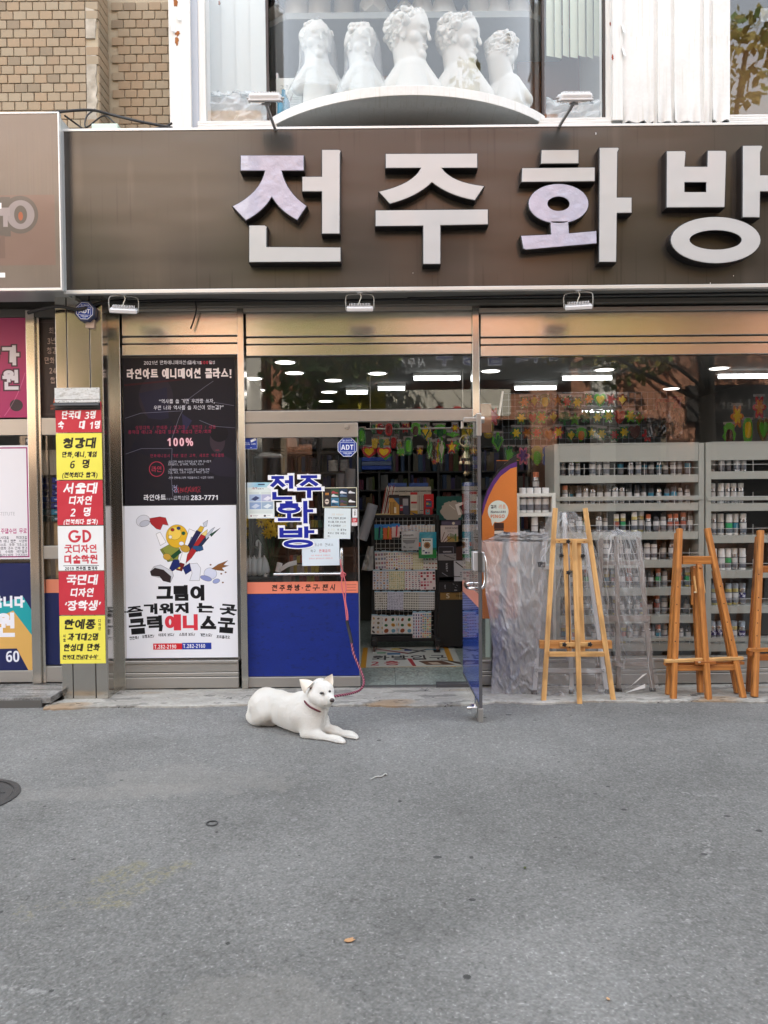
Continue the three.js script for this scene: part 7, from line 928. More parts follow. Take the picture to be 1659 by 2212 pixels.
// ---- wind chime on the open door
{
const Z = (x, y) => [(1750 + x / 6.32) * 0.5486, (1600 + y / 6.32) * 0.5486], zc = 0.12, P = (x, y) => at(...Z(x, y), zc), c = P(535, 865), o = thing('wind_chime', 'brass wind chime with ring and bells hanging at the open door', 'wind chime', null, [c.x, c.y, zc]);
const L = (x, y) => P(x, y).sub(c); const m = M({ color: lin(0.5, 0.4, 0.24), metalness: 0.9, roughness: 0.35 }), mg = M({ color: lin(0.3, 0.3, 0.33), metalness: 0.6, roughness: 0.4 }), k = 1 / 6.32 * .5486 * (6.07 - zc) / FOCAL;
part(o, 'ring', new THREE.TorusGeometry(152 * k, 9 * k, 8, 40), m); part(o, 'boat', new THREE.TorusGeometry(140 * k, 20 * k, 6, 16, 1.9).rotateZ(Math.PI * 1.2), m);
part(o, 'figure', [ball(...L(560, 780).toArray(), 50 * k, 1, .85, .7), ball(...L(560, 890).toArray(), 62 * k, 1.1, .8, .6), ball(...L(580, 950).toArray(), 70 * k, 1.1, .55, .6)], mg);
part(o, 'string', [cyl(L(575, 665), L(600, 520), 0.0015, 0.0015, 5), cyl(L(600, 520), L(560, 400), 0.0015, 0.0015, 5), cyl(L(600, 520), L(650, 400), 0.0015, 0.0015, 5), cyl(L(515, 1010), L(515, 1620), 0.0015, 0.0015, 5), cyl(L(405, 1280), L(405, 1360), 0.0015, 0.0015, 5)], m);
part(o, 'pyramid_bell', new THREE.ConeGeometry(90 * k, 190 * k, 4).translate(...L(510, 1190).toArray()), m); part(o, 'bell', [lathe([[0.002, 45 * k], [60 * k, 30 * k], [78 * k, -40 * k], [82 * k, -48 * k], [70 * k, -40 * k], [0.002, 20 * k]], 18).translate(...L(555, 1400).toArray())], m); part(o, 'bell', lathe([[0.002, 45 * k], [34 * k, 30 * k], [40 * k, -40 * k], [0.002, -36 * k]], 14).translate(...L(405, 1400).toArray()), m);
part(o, 'pendant', new THREE.OctahedronGeometry(50 * k).scale(.95, 1.5, .3).translate(...L(518, 1670).toArray()), m);
}
// ---- behind the left door leaf
{
const Z = (x, y) => [(950 + x / 3.16) * 0.5486, (1650 + y / 3.16) * 0.5486], P = (x, y, z) => at(...Z(x, y), z);
const box = (nm, x0, y0, x1, y1, z, d, m, label, cat, group) => { const a = P(x0, y1, z), b = P(x1, y0, z); return solo(nm, boxUV(bx(a.x, b.x, a.y, b.y, z - d, z, 0.004)), m, label, cat, group); };
const low = thing('display_table', 'low dark display table behind the door leaf', 'table'); { const a = P(70, 1985, -0.35), b = P(440, 1970, -0.35); part(low, 'table_top', bx(a.x - .02, b.x, b.y - 0.03, b.y, -0.75, -0.3, 0.004), mBlackM); for (const x of [a.x, b.x - 0.03]) part(low, 'leg', bx(x, x + 0.03, FL, b.y - 0.03, -0.7, -0.34), mBlackM); }
const mUm = MP({ color: lin(0.62, 0.68, 0.7), roughness: 0.35, transmission: 0.25, thickness: 0 });
[[98, 1750, 1960], [165, 1745, 1960], [232, 1545, 1965], [290, 1740, 1965]].forEach(([x, y, yb], i) => { const b = P(x, 1965, -0.42), t = P(x, 1735, -0.42), o = thing('umbrella', ['leftmost folded clear umbrella', 'second folded clear umbrella from the left', 'folded clear umbrella with tall white hooked handle', 'rightmost folded clear umbrella'][i] + ' on the low table behind the door', 'umbrella', 'folded clear umbrellas'); const h = t.y - b.y; o.position.set(b.x, b.y + 0.01, -0.42); part(o, 'canopy', lathe([[0.012, 0], [0.04, 0.02], [0.048, h * .3], [0.035, h * .7], [0.016, h * .98], [0.006, h]], 12), mUm); part(o, 'handle', i === 2 ? tube([V(0, h * .95, 0), V(0.004, h * 1.5, 0), V(0.006, h * 1.8, 0), V(-0.004, h * 1.9, 0), V(-0.02, h * 1.86, 0), V(-0.022, h * 1.6, 0)], 0.01, 24, 8) : cyl(V(0, h * .9, 0), V(0, h * 1.1, 0), 0.006), mWhiteP); for (let k = 0; k < 5; k++) part(o, 'rib_tip', cyl(V(0.03 * Math.cos(k), h * .95, 0.03 * Math.sin(k)), V(0.036 * Math.cos(k), h * 1.02, 0.036 * Math.sin(k)), 0.002, 0.002, 5), mSteelDull); });
const fl = thing('flower_bunch', 'bunch of yellow artificial sunflowers with thin green leaves behind the door glass', 'flowers'), fr = rng(15), mPet = M({ color: lin(0.75, 0.48, 0.02), roughness: 0.6, side: THREE.DoubleSide }), mGr = M({ color: lin(0.03, 0.1, 0.05), roughness: 0.7 });
[[250, 1280], [300, 1260], [390, 1340], [370, 1400], [470, 1260], [500, 1290], [430, 1400], [330, 1420]].forEach(([x, y], i) => { const c = P(x, y, -0.3 - fr() * 0.12), g = []; for (let k = 0; k < 12; k++) { const t = k / 12 * 6.283; g.push(new THREE.SphereGeometry(1, 6, 4).scale(0.009, 0.026, 0.003).translate(0, 0.03, 0).rotateX(-.3 + fr() * .6).rotateZ(t)); } const G = new THREE.Group(); G.name = 'flower_head'; G.position.copy(c); G.rotation.set(fr() - .5, fr() - .5, 0); fl.add(G); part(G, 'petals', g, mPet); part(G, 'centre', ball(0, 0, 0.003, 0.012, 1, 1, .5, 8), M({ color: lin(0.3, 0.14, 0.01), roughness: 0.9 })); });
const base = P(400, 1980, -0.45); for (let i = 0; i < 26; i++) { const e = P(90 + fr() * 480, 1380 + fr() * 240, -0.3 - fr() * .2), mid = e.clone().lerp(base, 0.4).add(V(0, 0.06, 0.02)); part(fl, 'leaf_stem', tube([base.clone().add(V((fr() - .5) * .06, 0, 0)), mid, e], 0.0022, 10, 4), mGr); }
const sh = thing('goods_shelf', 'dim shelving with rolls and boxes behind the door leaf', 'shelf'); const zs = -1.5; { const a = P(20, 660, zs), b = P(1450, 640, zs); for (const y of [410, 660, 900, 1180]) { const yy = P(600, y, zs).y; part(sh, 'shelf_board', bx(a.x, b.x, yy - 0.02, yy, zs - 0.3, zs, 0.003), M({ color: lin(0.06, 0.055, 0.05), roughness: 0.7 })); } for (const x of [120, 560, 960, 1400]) { const xx = P(x, 600, zs).x; part(sh, 'upright', bx(xx - 0.015, xx + 0.015, FL, 2.2, zs - 0.3, zs + 0.004), M({ color: lin(0.05, 0.045, 0.045), roughness: 0.7 })); } }
const rolls = (x, y0, y1, n, c, label) => { const b = P(x, y1, zs + .05), t = P(x, y0, zs + .05), h = (t.y - b.y) / n; for (let i = 0; i < n; i++) { const y = b.y + i * h; solo('tape_roll', lathe([[0.02, 0], [0.045, 0], [0.047, 0.004], [0.047, h - .006], [0.045, h - .002], [0.02, h - .002]], 18).translate(b.x, y, zs - 0.06), M({ color: c, roughness: 0.5 }), `${label}, ${ORD[i]} from the bottom, behind the door`, 'tape roll', 'stacked tape rolls'); } };
rolls(1135, 505, 645, 4, lin(0.42, 0.42, 0.42), 'pale grey tape roll in the left stack'); rolls(1280, 500, 640, 4, lin(0.36, 0.36, 0.37), 'grey tape roll in the right stack'); rolls(905, 480, 650, 8, lin(0.12, 0.12, 0.14), 'thin dark ring in the tall ring stack');
box('carton', 570, 225, 690, 350, zs, .2, M({ color: lin(0.3, 0.29, 0.28), roughness: 0.7 }), 'pale carton at the top left of the goods shelf', 'carton'); box('wrapped_bundle', 750, 235, 980, 360, zs, .2, MP({ color: lin(0.1, 0.1, 0.11), roughness: 0.15, clearcoat: 1, bumpMap: rep(softBump, 3), bumpScale: 0.03 }), 'dark bundle in crinkled plastic on the goods shelf', 'bundle'); box('carton', 1010, 225, 1200, 360, zs, .2, M({ color: lin(0.16, 0.15, 0.15), roughness: 0.7 }), 'grey carton on the goods shelf behind the octagon sticker', 'carton');
const bin = P(340, 640, -1.0), bt = P(340, 490, -1.0); solo('waste_bin', lathe([[0.002, bin.y - .5], [0.1, bin.y - .5], [0.13, bt.y], [0.125, bt.y], [0.09, bin.y - .48]], 20).translate(bin.x, 0, -1.0), mBlackP, 'tall black bin with a plastic bag behind the door glass', 'bin'); { const g = new THREE.SphereGeometry(0.12, 18, 10), p = g.attributes.position, n = fbm(61, 6, 3); for (let i = 0; i < p.count; i++) { const k = 0.8 + n(g.attributes.uv.getX(i), g.attributes.uv.getY(i)) * .5; p.setXYZ(i, p.getX(i) * k, p.getY(i) * k * .35, p.getZ(i) * k); } g.computeVertexNormals(); solo('plastic_bag', g.translate(bin.x, bt.y + 0.01, -1.0), MP({ color: lin(0.5, 0.52, 0.52), transmission: 0.4, roughness: 0.25, thickness: 0 }), 'crumpled clear plastic bag on top of the black bin', 'bag'); }
const rollT = (x0, y0, x1, y1, r, m, label) => solo('paper_roll', [cyl(P(x0, y0, -1.15), P(x1, y1, -1.15), r, r, 16)], m, label, 'paper roll'); rollT(1330, 1400, 1360, 620, 0.05, M({ color: lin(0.2, 0.2, 0.21), roughness: 0.6 }), 'thick grey roll standing upright behind the right of the door'); rollT(1230, 900, 1240, 680, 0.045, M({ color: lin(0.15, 0.15, 0.16), roughness: 0.5 }), 'shorter dark wrapped roll beside the thick grey roll'); rollT(1500, 1500, 1640, 1060, 0.05, M({ color: lin(0.24, 0.25, 0.27), roughness: 0.6 }), 'slanted grey roll leaning behind the door gap');
{ const a = P(455, 1900, -0.4), b = P(480, 1790, -0.4); solo('paper_roll', cyl(a, b, 0.024, 0.024, 16), mPaper, 'small white paper roll standing on the low table', 'paper roll'); for (let i = 0; i < 4; i++) { const p0 = P(490, 1850 + i * 14, -0.38), p1 = P(690, 1765 + i * 14, -0.38); solo('paper_strip', tube([p0, p0.clone().lerp(p1, .5).add(V(0, .012, 0)), p1], 0.006, 12, 5), mPaper, ['topmost', 'second', 'third', 'lowest'][i] + ' white paper strip fanning right of the small roll', 'paper strip', 'fanned paper strips'); } }
const rowB = (x0, x1, y0, y1, z, n, lab) => { const r = rng(x0); for (let i = 0; i < n; i++) { const a = P(mix(x0, x1, i / n), y1, z), b = P(mix(x0, x1, (i + .9) / n), y0 + r() * 18, z); const k = Math.floor(r() * 5); solo('book', bx(a.x, b.x, a.y, b.y, z - .14, z, 0.002), M({ color: [lin(.3, .25, .05), lin(.18, .16, .15), lin(.25, .05, .03), lin(.05, .12, .08), lin(.3, .29, .26)][k], roughness: .6 }), `${['yellow', 'grey', 'red', 'green', 'cream'][k]} book, ${ORD[i]} from left in the ${lab}`, 'book', 'book rows behind the door leaf'); } const a = P(x0 - 10, y1, z), b = P(x1 + 10, y1, z); part(sh, 'shelf_board', bx(a.x, b.x, a.y - .02, a.y - .002, z - .2, z, .002), mBlackM); };
rowB(560, 960, 1820, 1915, -0.9, 9, 'row beside the white paper strips'); rowB(480, 960, 1940, 2030, -0.95, 10, 'row just above the salmon strip'); rowB(600, 1000, 1700, 1790, -1.0, 9, 'row behind the lower paper notice'); rowB(560, 1000, 1260, 1350, -1.1, 10, 'row behind the large blue letters');
{ const P2 = (x, y, z) => at((1400 + x / 3.116) * 0.5486, (2050 + y / 3.116) * 0.5486, z), a = P2(70, 610, -1.2), b = P2(215, 310, -1.2), g = new THREE.PlaneGeometry(b.x - a.x, b.y - a.y, 12, 14), p = g.attributes.position, n = fbm(66, 5, 3); for (let i = 0; i < p.count; i++) { const v = p.getY(i) / (b.y - a.y) + .5, u = p.getX(i) / (b.x - a.x) + .5; p.setX(i, p.getX(i) * (1 - v * .55) + v * .035); p.setZ(i, (n(u, v) - .5) * .1 + .04 * Math.sin(u * 3.14)); } g.computeVertexNormals(); solo('carrier_bag', g.translate((a.x + b.x) / 2, (a.y + b.y) / 2, -1.2), MP({ color: lin(.5, .5, .48), transmission: .35, roughness: .4, thickness: 0, side: THREE.DoubleSide }), 'bunch of pale plastic carrier bags hanging left of the sticker rack', 'bag'); }
}
// ================================================================ can racks behind the right window
{
const mRack = M({ color: lin(0.36, 0.37, 0.33), roughness: 0.5, metalness: 0.1 }), mWire = M({ color: lin(0.6, 0.6, 0.58), roughness: 0.35, metalness: 0.4 });
const zf = -0.2, dep = 0.36;
const bodyG = lathe([[0.001, 0], [0.024, 0], [0.0262, 0.003], [0.0262, 0.132], [0.025, 0.137], [0.02, 0.147], [0.013, 0.152], [0.001, 0.152]], 18), labelG = lathe([[0.0265, 0.018], [0.0267, 0.019], [0.0267, 0.108], [0.0265, 0.109]], 18), bandG = lathe([[0.0268, 0.06], [0.027, 0.061], [0.027, 0.1], [0.0268, 0.101]], 18);
const capG = lathe([[0.0245, 0.137], [0.0252, 0.138], [0.0252, 0.176], [0.0235, 0.181], [0.001, 0.182]], 16), nozG = mergeGeometries([lathe([[0.009, 0.15], [0.009, 0.158], [0.0065, 0.16], [0.006, 0.17], [0.001, 0.171]], 10), lathe([[0.02, 0.147], [0.021, 0.149], [0.012, 0.154]], 14)].map(flat)), plateG = boxUV(new THREE.BoxGeometry(0.02, 0.008, 0.002).translate(0, 0.12, 0.0268));
const tin = [M({ color: lin(0.55, 0.55, 0.55), metalness: 0.9, roughness: 0.25 }), M({ color: lin(0.06, 0.06, 0.065), roughness: 0.35 }), M({ color: lin(0.35, 0.34, 0.32), metalness: 0.7, roughness: 0.3 }), M({ color: lin(0.6, 0.52, 0.2), metalness: 0.8, roughness: 0.3 }), M({ color: lin(0.68, 0.68, 0.66), roughness: 0.4 })];
const lab = canvasTex(128, 96, (g, w, h) => { g.fillStyle = '#64686f'; g.fillRect(0, 0, w, h); const r = rng(3); for (let i = 0; i < 30; i++) { g.fillStyle = `rgba(24,26,34,${.3 + r() * .5})`; g.fillRect(r() * w, r() * h, 6 + r() * 16, 2); } }), labM = [M({ map: lab, roughness: 0.5 }), M({ color: lin(0.03, 0.04, 0.12), roughness: 0.4 }), M({ color: lin(0.12, 0.12, 0.13), roughness: 0.5 })];
const sprT = canvasTex(256, 128, (g, w, h) => { g.fillStyle = '#d9dade'; g.fillRect(0, 0, w, h); for (const x of [0, 128]) { g.fillStyle = '#2a2d66'; g.beginPath(); g.moveTo(x, h * .5); g.lineTo(x + 60, h * .05); g.lineTo(x + 128, h * .4); g.lineTo(x + 128, h * .72); g.lineTo(x + 40, h); g.lineTo(x, h); g.fill(); g.fillStyle = '#f0f0f4'; g.font = 'bold 36px sans-serif'; g.fillText('Spray', x + 14, h * .62); } });
const bandM = [M({ color: lin(0.55, 0.55, 0.54), roughness: 0.5 }), M({ map: sprT, roughness: 0.4 }), M({ color: lin(0.02, 0.3, 0.1), roughness: 0.45 }), M({ color: lin(0.02, 0.2, 0.3), roughness: 0.45 }), M({ color: lin(0.35, 0.08, 0.05), roughness: .45 })];
const capM = { white: M({ color: lin(0.72, 0.73, 0.72), roughness: 0.45 }), black: mBlackP, orange: M({ color: lin(0.5, 0.14, 0.06), roughness: 0.45 }), grey: M({ color: lin(0.3, 0.36, 0.42), roughness: 0.4 }), green: M({ color: lin(0.35, 0.5, 0.05), roughness: 0.45 }) };
const tn = ['silver', 'black', 'grey metal', 'gold', 'white'];
const protos = {};
function can(body, cap, band, label, x, y, z, s, rot, lean) {
const key = [body, cap, band].join(); let o;
if (!protos[key]) { o = thing('spray_can', '', 'spray can', 'spray cans on the grey racks'); part(o, 'body', bodyG, tin[body]); part(o, 'label_band', labelG, labM[body === 1 ? 2 : 0]); part(o, 'colour_band', bandG, bandM[band]); if (cap) part(o, 'cap', capG, capM[cap]); else part(o, 'nozzle', nozG, mBlackP); if (band === 0) part(o, 'price_tag', plateG, mWhiteP); protos[key] = o; }
else { o = protos[key].clone(); o.name = numbered('spray_can'); o.userData = { ...protos[key].userData }; scene.add(o); }
o.userData.label = label; o.position.set(x, y, z); o.rotation.set(0, rot, lean); o.scale.setScalar(s); return o;
}
const rowN = ['top', 'second', 'third', 'fourth', 'fifth', 'sixth', 'bottom'];
const cr = rng(21);
function rack(px0, px1, lips, bars, topY, name, pick1) {
const o = thing('can_rack', `${name} grey metal rack of spray cans behind the window`, 'shelf rack', 'grey can racks');
const xm = (px0 + Math.min(px1, 1659)) / 2, X = (p) => at(p, 1200, zf).x, Y = (p) => at(xm, p, zf).y, x0 = X(px0), x1 = X(px1);
for (const x of [x0, x1 - 0.045]) part(o, 'upright', boxUV(bx(x, x + 0.045, FL, Y(topY - 2), zf - dep, zf + 0.004, 0.003)), mRack);
part(o, 'top_panel', boxUV(bx(x0 + 0.045, x1 - 0.045, Y(topY + 37), Y(topY), zf - 0.012, zf, 0.003)), mRack); part(o, 'top_edge', bx(x0 + 0.045, x1 - 0.045, Y(topY) + 0.001, Y(topY) + 0.012, zf - dep, zf + 0.003), mRack);
part(o, 'back_panel', bx(x0 + 0.045, x1 - 0.045, FL, Y(topY), zf - dep - 0.02, zf - dep), M({ color: lin(0.06, 0.06, 0.06), roughness: 0.8 }));
lips.forEach((l, i) => {
const y = Y(l), yb = Y(l + 17);
part(o, 'shelf_lip', boxUV(bx(x0 + 0.046, x1 - 0.046, yb, y, zf - 0.016, zf - 0.001, 0.002)), mRack); part(o, 'shelf_board', bx(x0 + 0.046, x1 - 0.046, y - 0.012, y - 0.003, zf - dep, zf - 0.017), mRack);
const n = Math.round((x1 - x0) / 0.14); for (let k = 0; k < n; k++) { const x = mix(x0 + 0.06, x1 - 0.06, (k + .5) / n); part(o, 'guard_wire', cyl(V(x, y - 0.01, zf + 0.004), V(x, y + 0.09, zf + 0.004), 0.0022, 0.0022, 5), mWire); } part(o, 'guard_wire', cyl(V(x0 + 0.05, y + 0.055, zf + 0.0065), V(x1 - 0.05, y + 0.055, zf + 0.0065), 0.0022, 0.0022, 5), mWire);
let x = x0 + 0.08 + cr() * 0.03, k = 0; const end = Math.min(x1 - 0.075, 3.0);
const back = 0.05 + cr() * 0.02;
while (x < end && k < 20) {
const [b, c, d, s] = pick1(i, k), lean = cr() < 0.08 ? (cr() - .5) * .35 : (cr() - .5) * .04; const cn = { white: 'white-capped', black: 'black-capped', orange: 'orange-capped', grey: 'grey-capped', green: 'green-capped' }[c] ?? 'capless';
can(b, c, d, `${cn} ${tn[b]} spray can, ${ORD[k]} from left on the ${rowN[i]} shelf of the ${name} rack`, x, y - 0.002, zf - back - cr() * 0.05, s * 0.97, cr() * 6.28, lean);
x += 0.056 + (cr() < 0.16 ? 0.02 + cr() * 0.06 : cr() * 0.006); k++;
}
});
for (const bY of bars) part(o, 'front_bar', boxUV(bx(x0 + 0.01, x1 - 0.01, Y(bY + 8), Y(bY), zf + 0.006, zf + 0.014, 0.002)), mRack);
}
rack(1198, 1521, [1026, 1087, 1149, 1210, 1270, 1330, 1390], [1073, 1377], 960, 'left', (i, k) => { const r = cr(); const h = 0.8 + cr() * .2; return i < 2 ? [r < .35 ? 0 : r < .7 ? 1 : 2, r < .5 ? '' : r < .8 ? 'black' : pick(['green', 'orange', '']), r > .3 && r < .5 ? 3 : 0, h] : i === 3 ? [r < .5 ? 0 : r < .8 ? 4 : 1, r < .6 ? 'black' : '', 0, 0.95] : [r < .3 ? 1 : r < .55 ? 2 : r < .8 ? 0 : 3, r < .35 ? '' : r < .6 ? 'black' : r < .8 ? 'orange' : 'white', r > .55 ? [0, 2, 3, 4][Math.floor(cr() * 4)] : 0, h]; });
rack(1524, 1900, [1018, 1087, 1156, 1232, 1308, 1390], [1073, 1377], 957, 'right', (i, k) => { const r = cr(); return i === 0 ? [r < .5 ? 1 : 0, 'grey', 0, .95] : i === 1 ? [r < .5 ? 0 : 4, 'white', r < .2 ? 4 : 0, .95] : i < 4 ? [r < .7 ? 4 : 0, 'white', r < .2 ? 2 : r < .45 ? 3 : 0, 1.0] : [r < .45 ? 3 : 0, 'grey', r < .45 ? 0 : 1, 1.0]; });
const zw = -0.13, o = thing('small_rack', 'small white metal rack of white spray cans beside the orange board', 'shelf rack'), X = (p) => at(p, 1120, zw).x, Y = (p) => at(1158, p, zw).y, m = M({ color: lin(0.72, 0.74, 0.68), roughness: 0.4 });
for (const x of [X(1115), X(1193)]) part(o, 'upright', bx(x, x + 0.028, FL, Y(1065), zw - 0.24, zw, 0.003), m); for (const [a, b] of [[1066, 1073], [1108, 1116], [1164, 1167], [1220, 1228], [1290, 1298]]) part(o, 'shelf_rail', bx(X(1115) + 0.028, X(1193), Y(b), Y(a), zw - 0.24, zw - 0.003, 0.003), m);
const put = (px, py, s, b, c, l) => { const q = can(b, c, 0, l, X(px), Y(py) + 0.001, zw - 0.06, s, 1, 0); q.userData.group = undefined; delete q.userData.group; };
[[1132, 'first'], [1148, 'second'], [1165, 'third'], [1182, 'fourth']].forEach(([x, n]) => put(x, 1108, 0.93 * 1.2, 4, 'white', `tall white spray can, ${n} from left on the upper shelf of the small white rack`)); put(1118, 1108, 0.9, 4, 'black', 'dark-capped white can at the left end of the upper shelf of the small white rack');
put(1158, 1164, 0.98, 4, 'white', 'single white-capped can on the second shelf of the small white rack'); put(1174, 1164, 0.75, 1, 'black', 'small black can right of the single white can on the small white rack');
{ const q = can(0, 'orange', 0, 'orange-capped silver can standing alone behind the small white rack', X(1174), Y(1066), zw - 0.3, 1, 0, 0); delete q.userData.group; const p2 = part(o, 'rear_board', bx(X(1150), X(1196), Y(1066) - 0.012, Y(1066), zw - 0.36, zw - 0.242), m); }
}
// ---- orange board with speech bubble, brochure stand
{
const z = -0.1, P = (x, y) => at(x, y, z), Z8 = (x, y) => [(1900 + x / 2.765) * 0.5486, (1700 + y / 2.765) * 0.5486];
const a = P(1043, 1336), b = P(1116, 982), w = b.x - a.x, h = b.y - a.y;
const out = [[0, 0], [1, 0], [1, 0.998], [.82, .974], [.6, .932], [.46, .9], [.35, .865], [.18, .803], [.06, .736], [.015, .68], [0, .635]].map(([x, y]) => [x * w, y * h]);
const t = canvasTex(256, 1100, (g, W, H) => { g.fillStyle = '#1d1a18'; g.fillRect(0, 0, W, H); const k = (x, y) => [x * W, (1 - y) * H]; const curve = (c, p) => { g.fillStyle = c; g.beginPath(); [...p, [1, -.1], [0, -.1]].forEach(([x, y], i) => { const q = k(x, y); i ? g.lineTo(...q) : g.moveTo(...q); }); g.fill(); }; curve('#5c2a78', [[0, .69], [.04, .714], [.15, .78], [.32, .848], [.54, .904], [.82, .943], [1, .957]]); curve('#e08238', [[0, .63], [.03, .647], [.1, .697], [.2, .752], [.35, .814], [.54, .87], [.82, .915], [1, .926]]);
const c = k(.46, .655); g.fillStyle = '#e2ece2'; g.beginPath(); g.ellipse(c[0], c[1], 76, 74, 0, 0, 7); g.fill(); g.beginPath(); g.moveTo(c[0] - 56, c[1] + 40); g.lineTo(c[0] - 44, c[1] + 98); g.lineTo(c[0] - 20, c[1] + 60); g.fill(); write(g, '컬러', c[0] - 54, c[1] - 20, 24, { color: '#2c2a2a', gap: .04 }); write(g, '리폼', c[0] + 4, c[1] - 18, 28, { color: '#e07a4a', lw: .08 }); g.fillStyle = '#2c2a2a'; g.font = 'bold 23px sans-serif'; g.fillText('Nano', c[0] - 56, c[1] + 12); write(g, '스프레이', c[0] + 4, c[1] + 11, 15, { color: '#444', gap: .02 }); g.fillStyle = '#d8733a'; g.font = 'bold 33px sans-serif'; g.fillText('PINGO', c[0] - 58, c[1] + 44);
const d = k(.48, .54); g.fillStyle = '#1f1613'; g.fillRect(d[0] - 34, d[1] - 44, 68, 120); g.fillStyle = '#43241c'; g.fillRect(d[0] - 36, d[1] - 50, 72, 40); g.fillStyle = '#e6ddd2'; g.fillRect(d[0] - 34, d[1] + 4, 68, 22); g.fillStyle = '#8a5030'; g.fillRect(d[0] - 34, d[1] - 10, 68, 5); });
const g = extr(shapeOf(out), 0.02, 0.001), p = g.attributes.position, uv = g.attributes.uv; for (let i = 0; i < p.count; i++) uv.setXY(i, p.getX(i) / w, p.getY(i) / h);
solo('display_board', g.translate(a.x, a.y, z - 0.02), M({ map: t, roughness: 0.5 }), 'orange display board with curved black and purple top and white speech bubble', 'display board');
const pl = at(1068, 1400, z); part(thing('pale_cabinet', 'pale green cabinet standing under the orange board', 'cabinet'), 'door', bx(P(1050, 0).x, P(1122, 0).x, FL, a.y - 0.01, z - 0.3, z - 0.03, 0.004), M({ color: lin(0.42, 0.48, 0.42), roughness: 0.5 }));
const zb = -0.5, q0 = at(1052, 1180, zb), q1 = at(1096, 994, zb), o = thing('leaflet_stand', 'black leaflet stand with red printed squares behind the orange board', 'leaflet stand', null, [q0.x, q0.y, zb]); const W = 0.19, H = 0.34;
part(o, 'panel', bx(0, W, q1.y - q0.y - H, q1.y - q0.y, -0.012, 0).applyMatrix4(new THREE.Matrix4().makeShear(0, 0, 0.12, 0, 0, 0)), M({ map: canvasTex(192, 340, (g2, w2, h2) => { g2.fillStyle = '#17151a'; g2.fillRect(0, 0, w2, h2); g2.fillStyle = '#d8732e'; g2.fillRect(0, 0, w2, 6); g2.fillStyle = '#8a8a94'; for (const y of [24, 58, 100, 150]) g2.fillRect(70, y, 90, 5); for (const [y, c] of [[86, '#b06a6a'], [136, '#c2482c']]) { g2.fillStyle = '#2a2f4a'; g2.fillRect(14, y - 8, 52, 50); g2.fillStyle = c; g2.fillRect(22, y, 36, 34); } g2.fillStyle = '#5a4420'; g2.fillRect(10, 200, 120, 30); }), roughness: 0.4 }));
part(o, 'stand_post', cyl(V(W / 2, -q0.y + FL, -0.02), V(W / 2, q1.y - q0.y - H, -0.02), 0.012), mBlackM);
const s0 = at(1032, 920, -0.35), s1 = at(1062, 850, -0.35); solo('clear_wrapped_board', bx(at(1018 + 20, 930, -0.3).x, at(1062, 930, -0.3).x, at(1045, 935, -0.3).y, at(1045, 872, -0.3).y, -0.32, -0.3, 0.004), MP({ color: lin(0.24, 0.12, 0.07), roughness: 0.15, clearcoat: 1 }), 'brown board in clear wrap hanging just right of the door post', 'board');
{ const A = at(1086, 845, -0.3), B = at(1078, 898, -0.3); solo('white_rod', cyl(A, B, 0.009, 0.009, 10), mWhiteP, 'short white rod hanging behind the window right of the door post', 'rod'); }
}
// ================================================================ easels
const feetY = 0.014;
{
const Z = (x, y) => [(1850 + x / 1.413) * 0.5486, (1950 + y / 1.413) * 0.5486];
const zAt = (y) => 0.455 - (1 - clamp((y - 70) / 1098)) * 0.24, P = (x, y, dz = 0) => at(...Z(x, y), zAt(y) + dz);
const o = thing('wooden_easel', 'light pine studio easel with black knobs leaning at the window', 'easel');
const leg = (x0, y0, x1, y1, w, dz = 0, n = 'leg', m = mPine, d = 0.022) => part(o, n, bar(P(x0, y0, dz), P(x1, y1, dz), w, d, 0.003), m);
leg(475, 72, 409, 1169, 0.036); leg(641, 72, 802, 1169, 0.036); leg(580, 250, 611, 1169, 0.036, 0.03);
leg(530, 262, 553, 868, 0.036, -0.005, 'mast'); leg(604, 268, 627, 868, 0.036, -0.005, 'mast'); leg(560, 255, 566, 420, 0.014, 0.012, 'mast_peg');
leg(477, 254, 656, 255, 0.033, 0.024, 'crossbar'); leg(440, 884, 747, 884, 0.036, 0.022, 'crossbar'); leg(387, 829, 787, 829, 0.058, -0.03, 'tray', M({ map: mPine.map, color: lin(0.85, 0.68, 0.55), roughness: 0.5 }), 0.05); leg(500, 830, 672, 830, 0.03, 0.018, 'tray_rail'); leg(553, 330, 588, 432, 0.006, 0.022, 'mast_wedge');
const knob = (x, y, dz, s = 1) => { const q = P(x, y, dz); const st = shapeOf(Array.from({ length: 10 }, (_, i) => { const r = (i % 2 ? 0.0095 : 0.0145) * s, t = i / 10 * 6.283; return [r * Math.cos(t), r * Math.sin(t)]; })); part(o, 'knob', extr(st, 0.014, 0.003).translate(q.x, q.y, q.z), mBlackP); };
knob(546, 257, 0.04); knob(525, 830, 0.045); knob(667, 829, 0.045); knob(547, 430, 0.03); knob(508, 335, 0.01); knob(628, 336, 0.01);
part(o, 'screw_rod', cyl(P(549, 435, 0.02), P(556, 850, 0.02), 0.0035, 0.0035, 6), mBlackM); for (const [x, y] of [[497, 258], [637, 258]]) { const q = P(x, y, 0.037); part(o, 'bolt', cyl(V(q.x, q.y, q.z - .004), V(q.x, q.y, q.z + .0015), 0.005, 0.005, 10), mOakDark); }
}
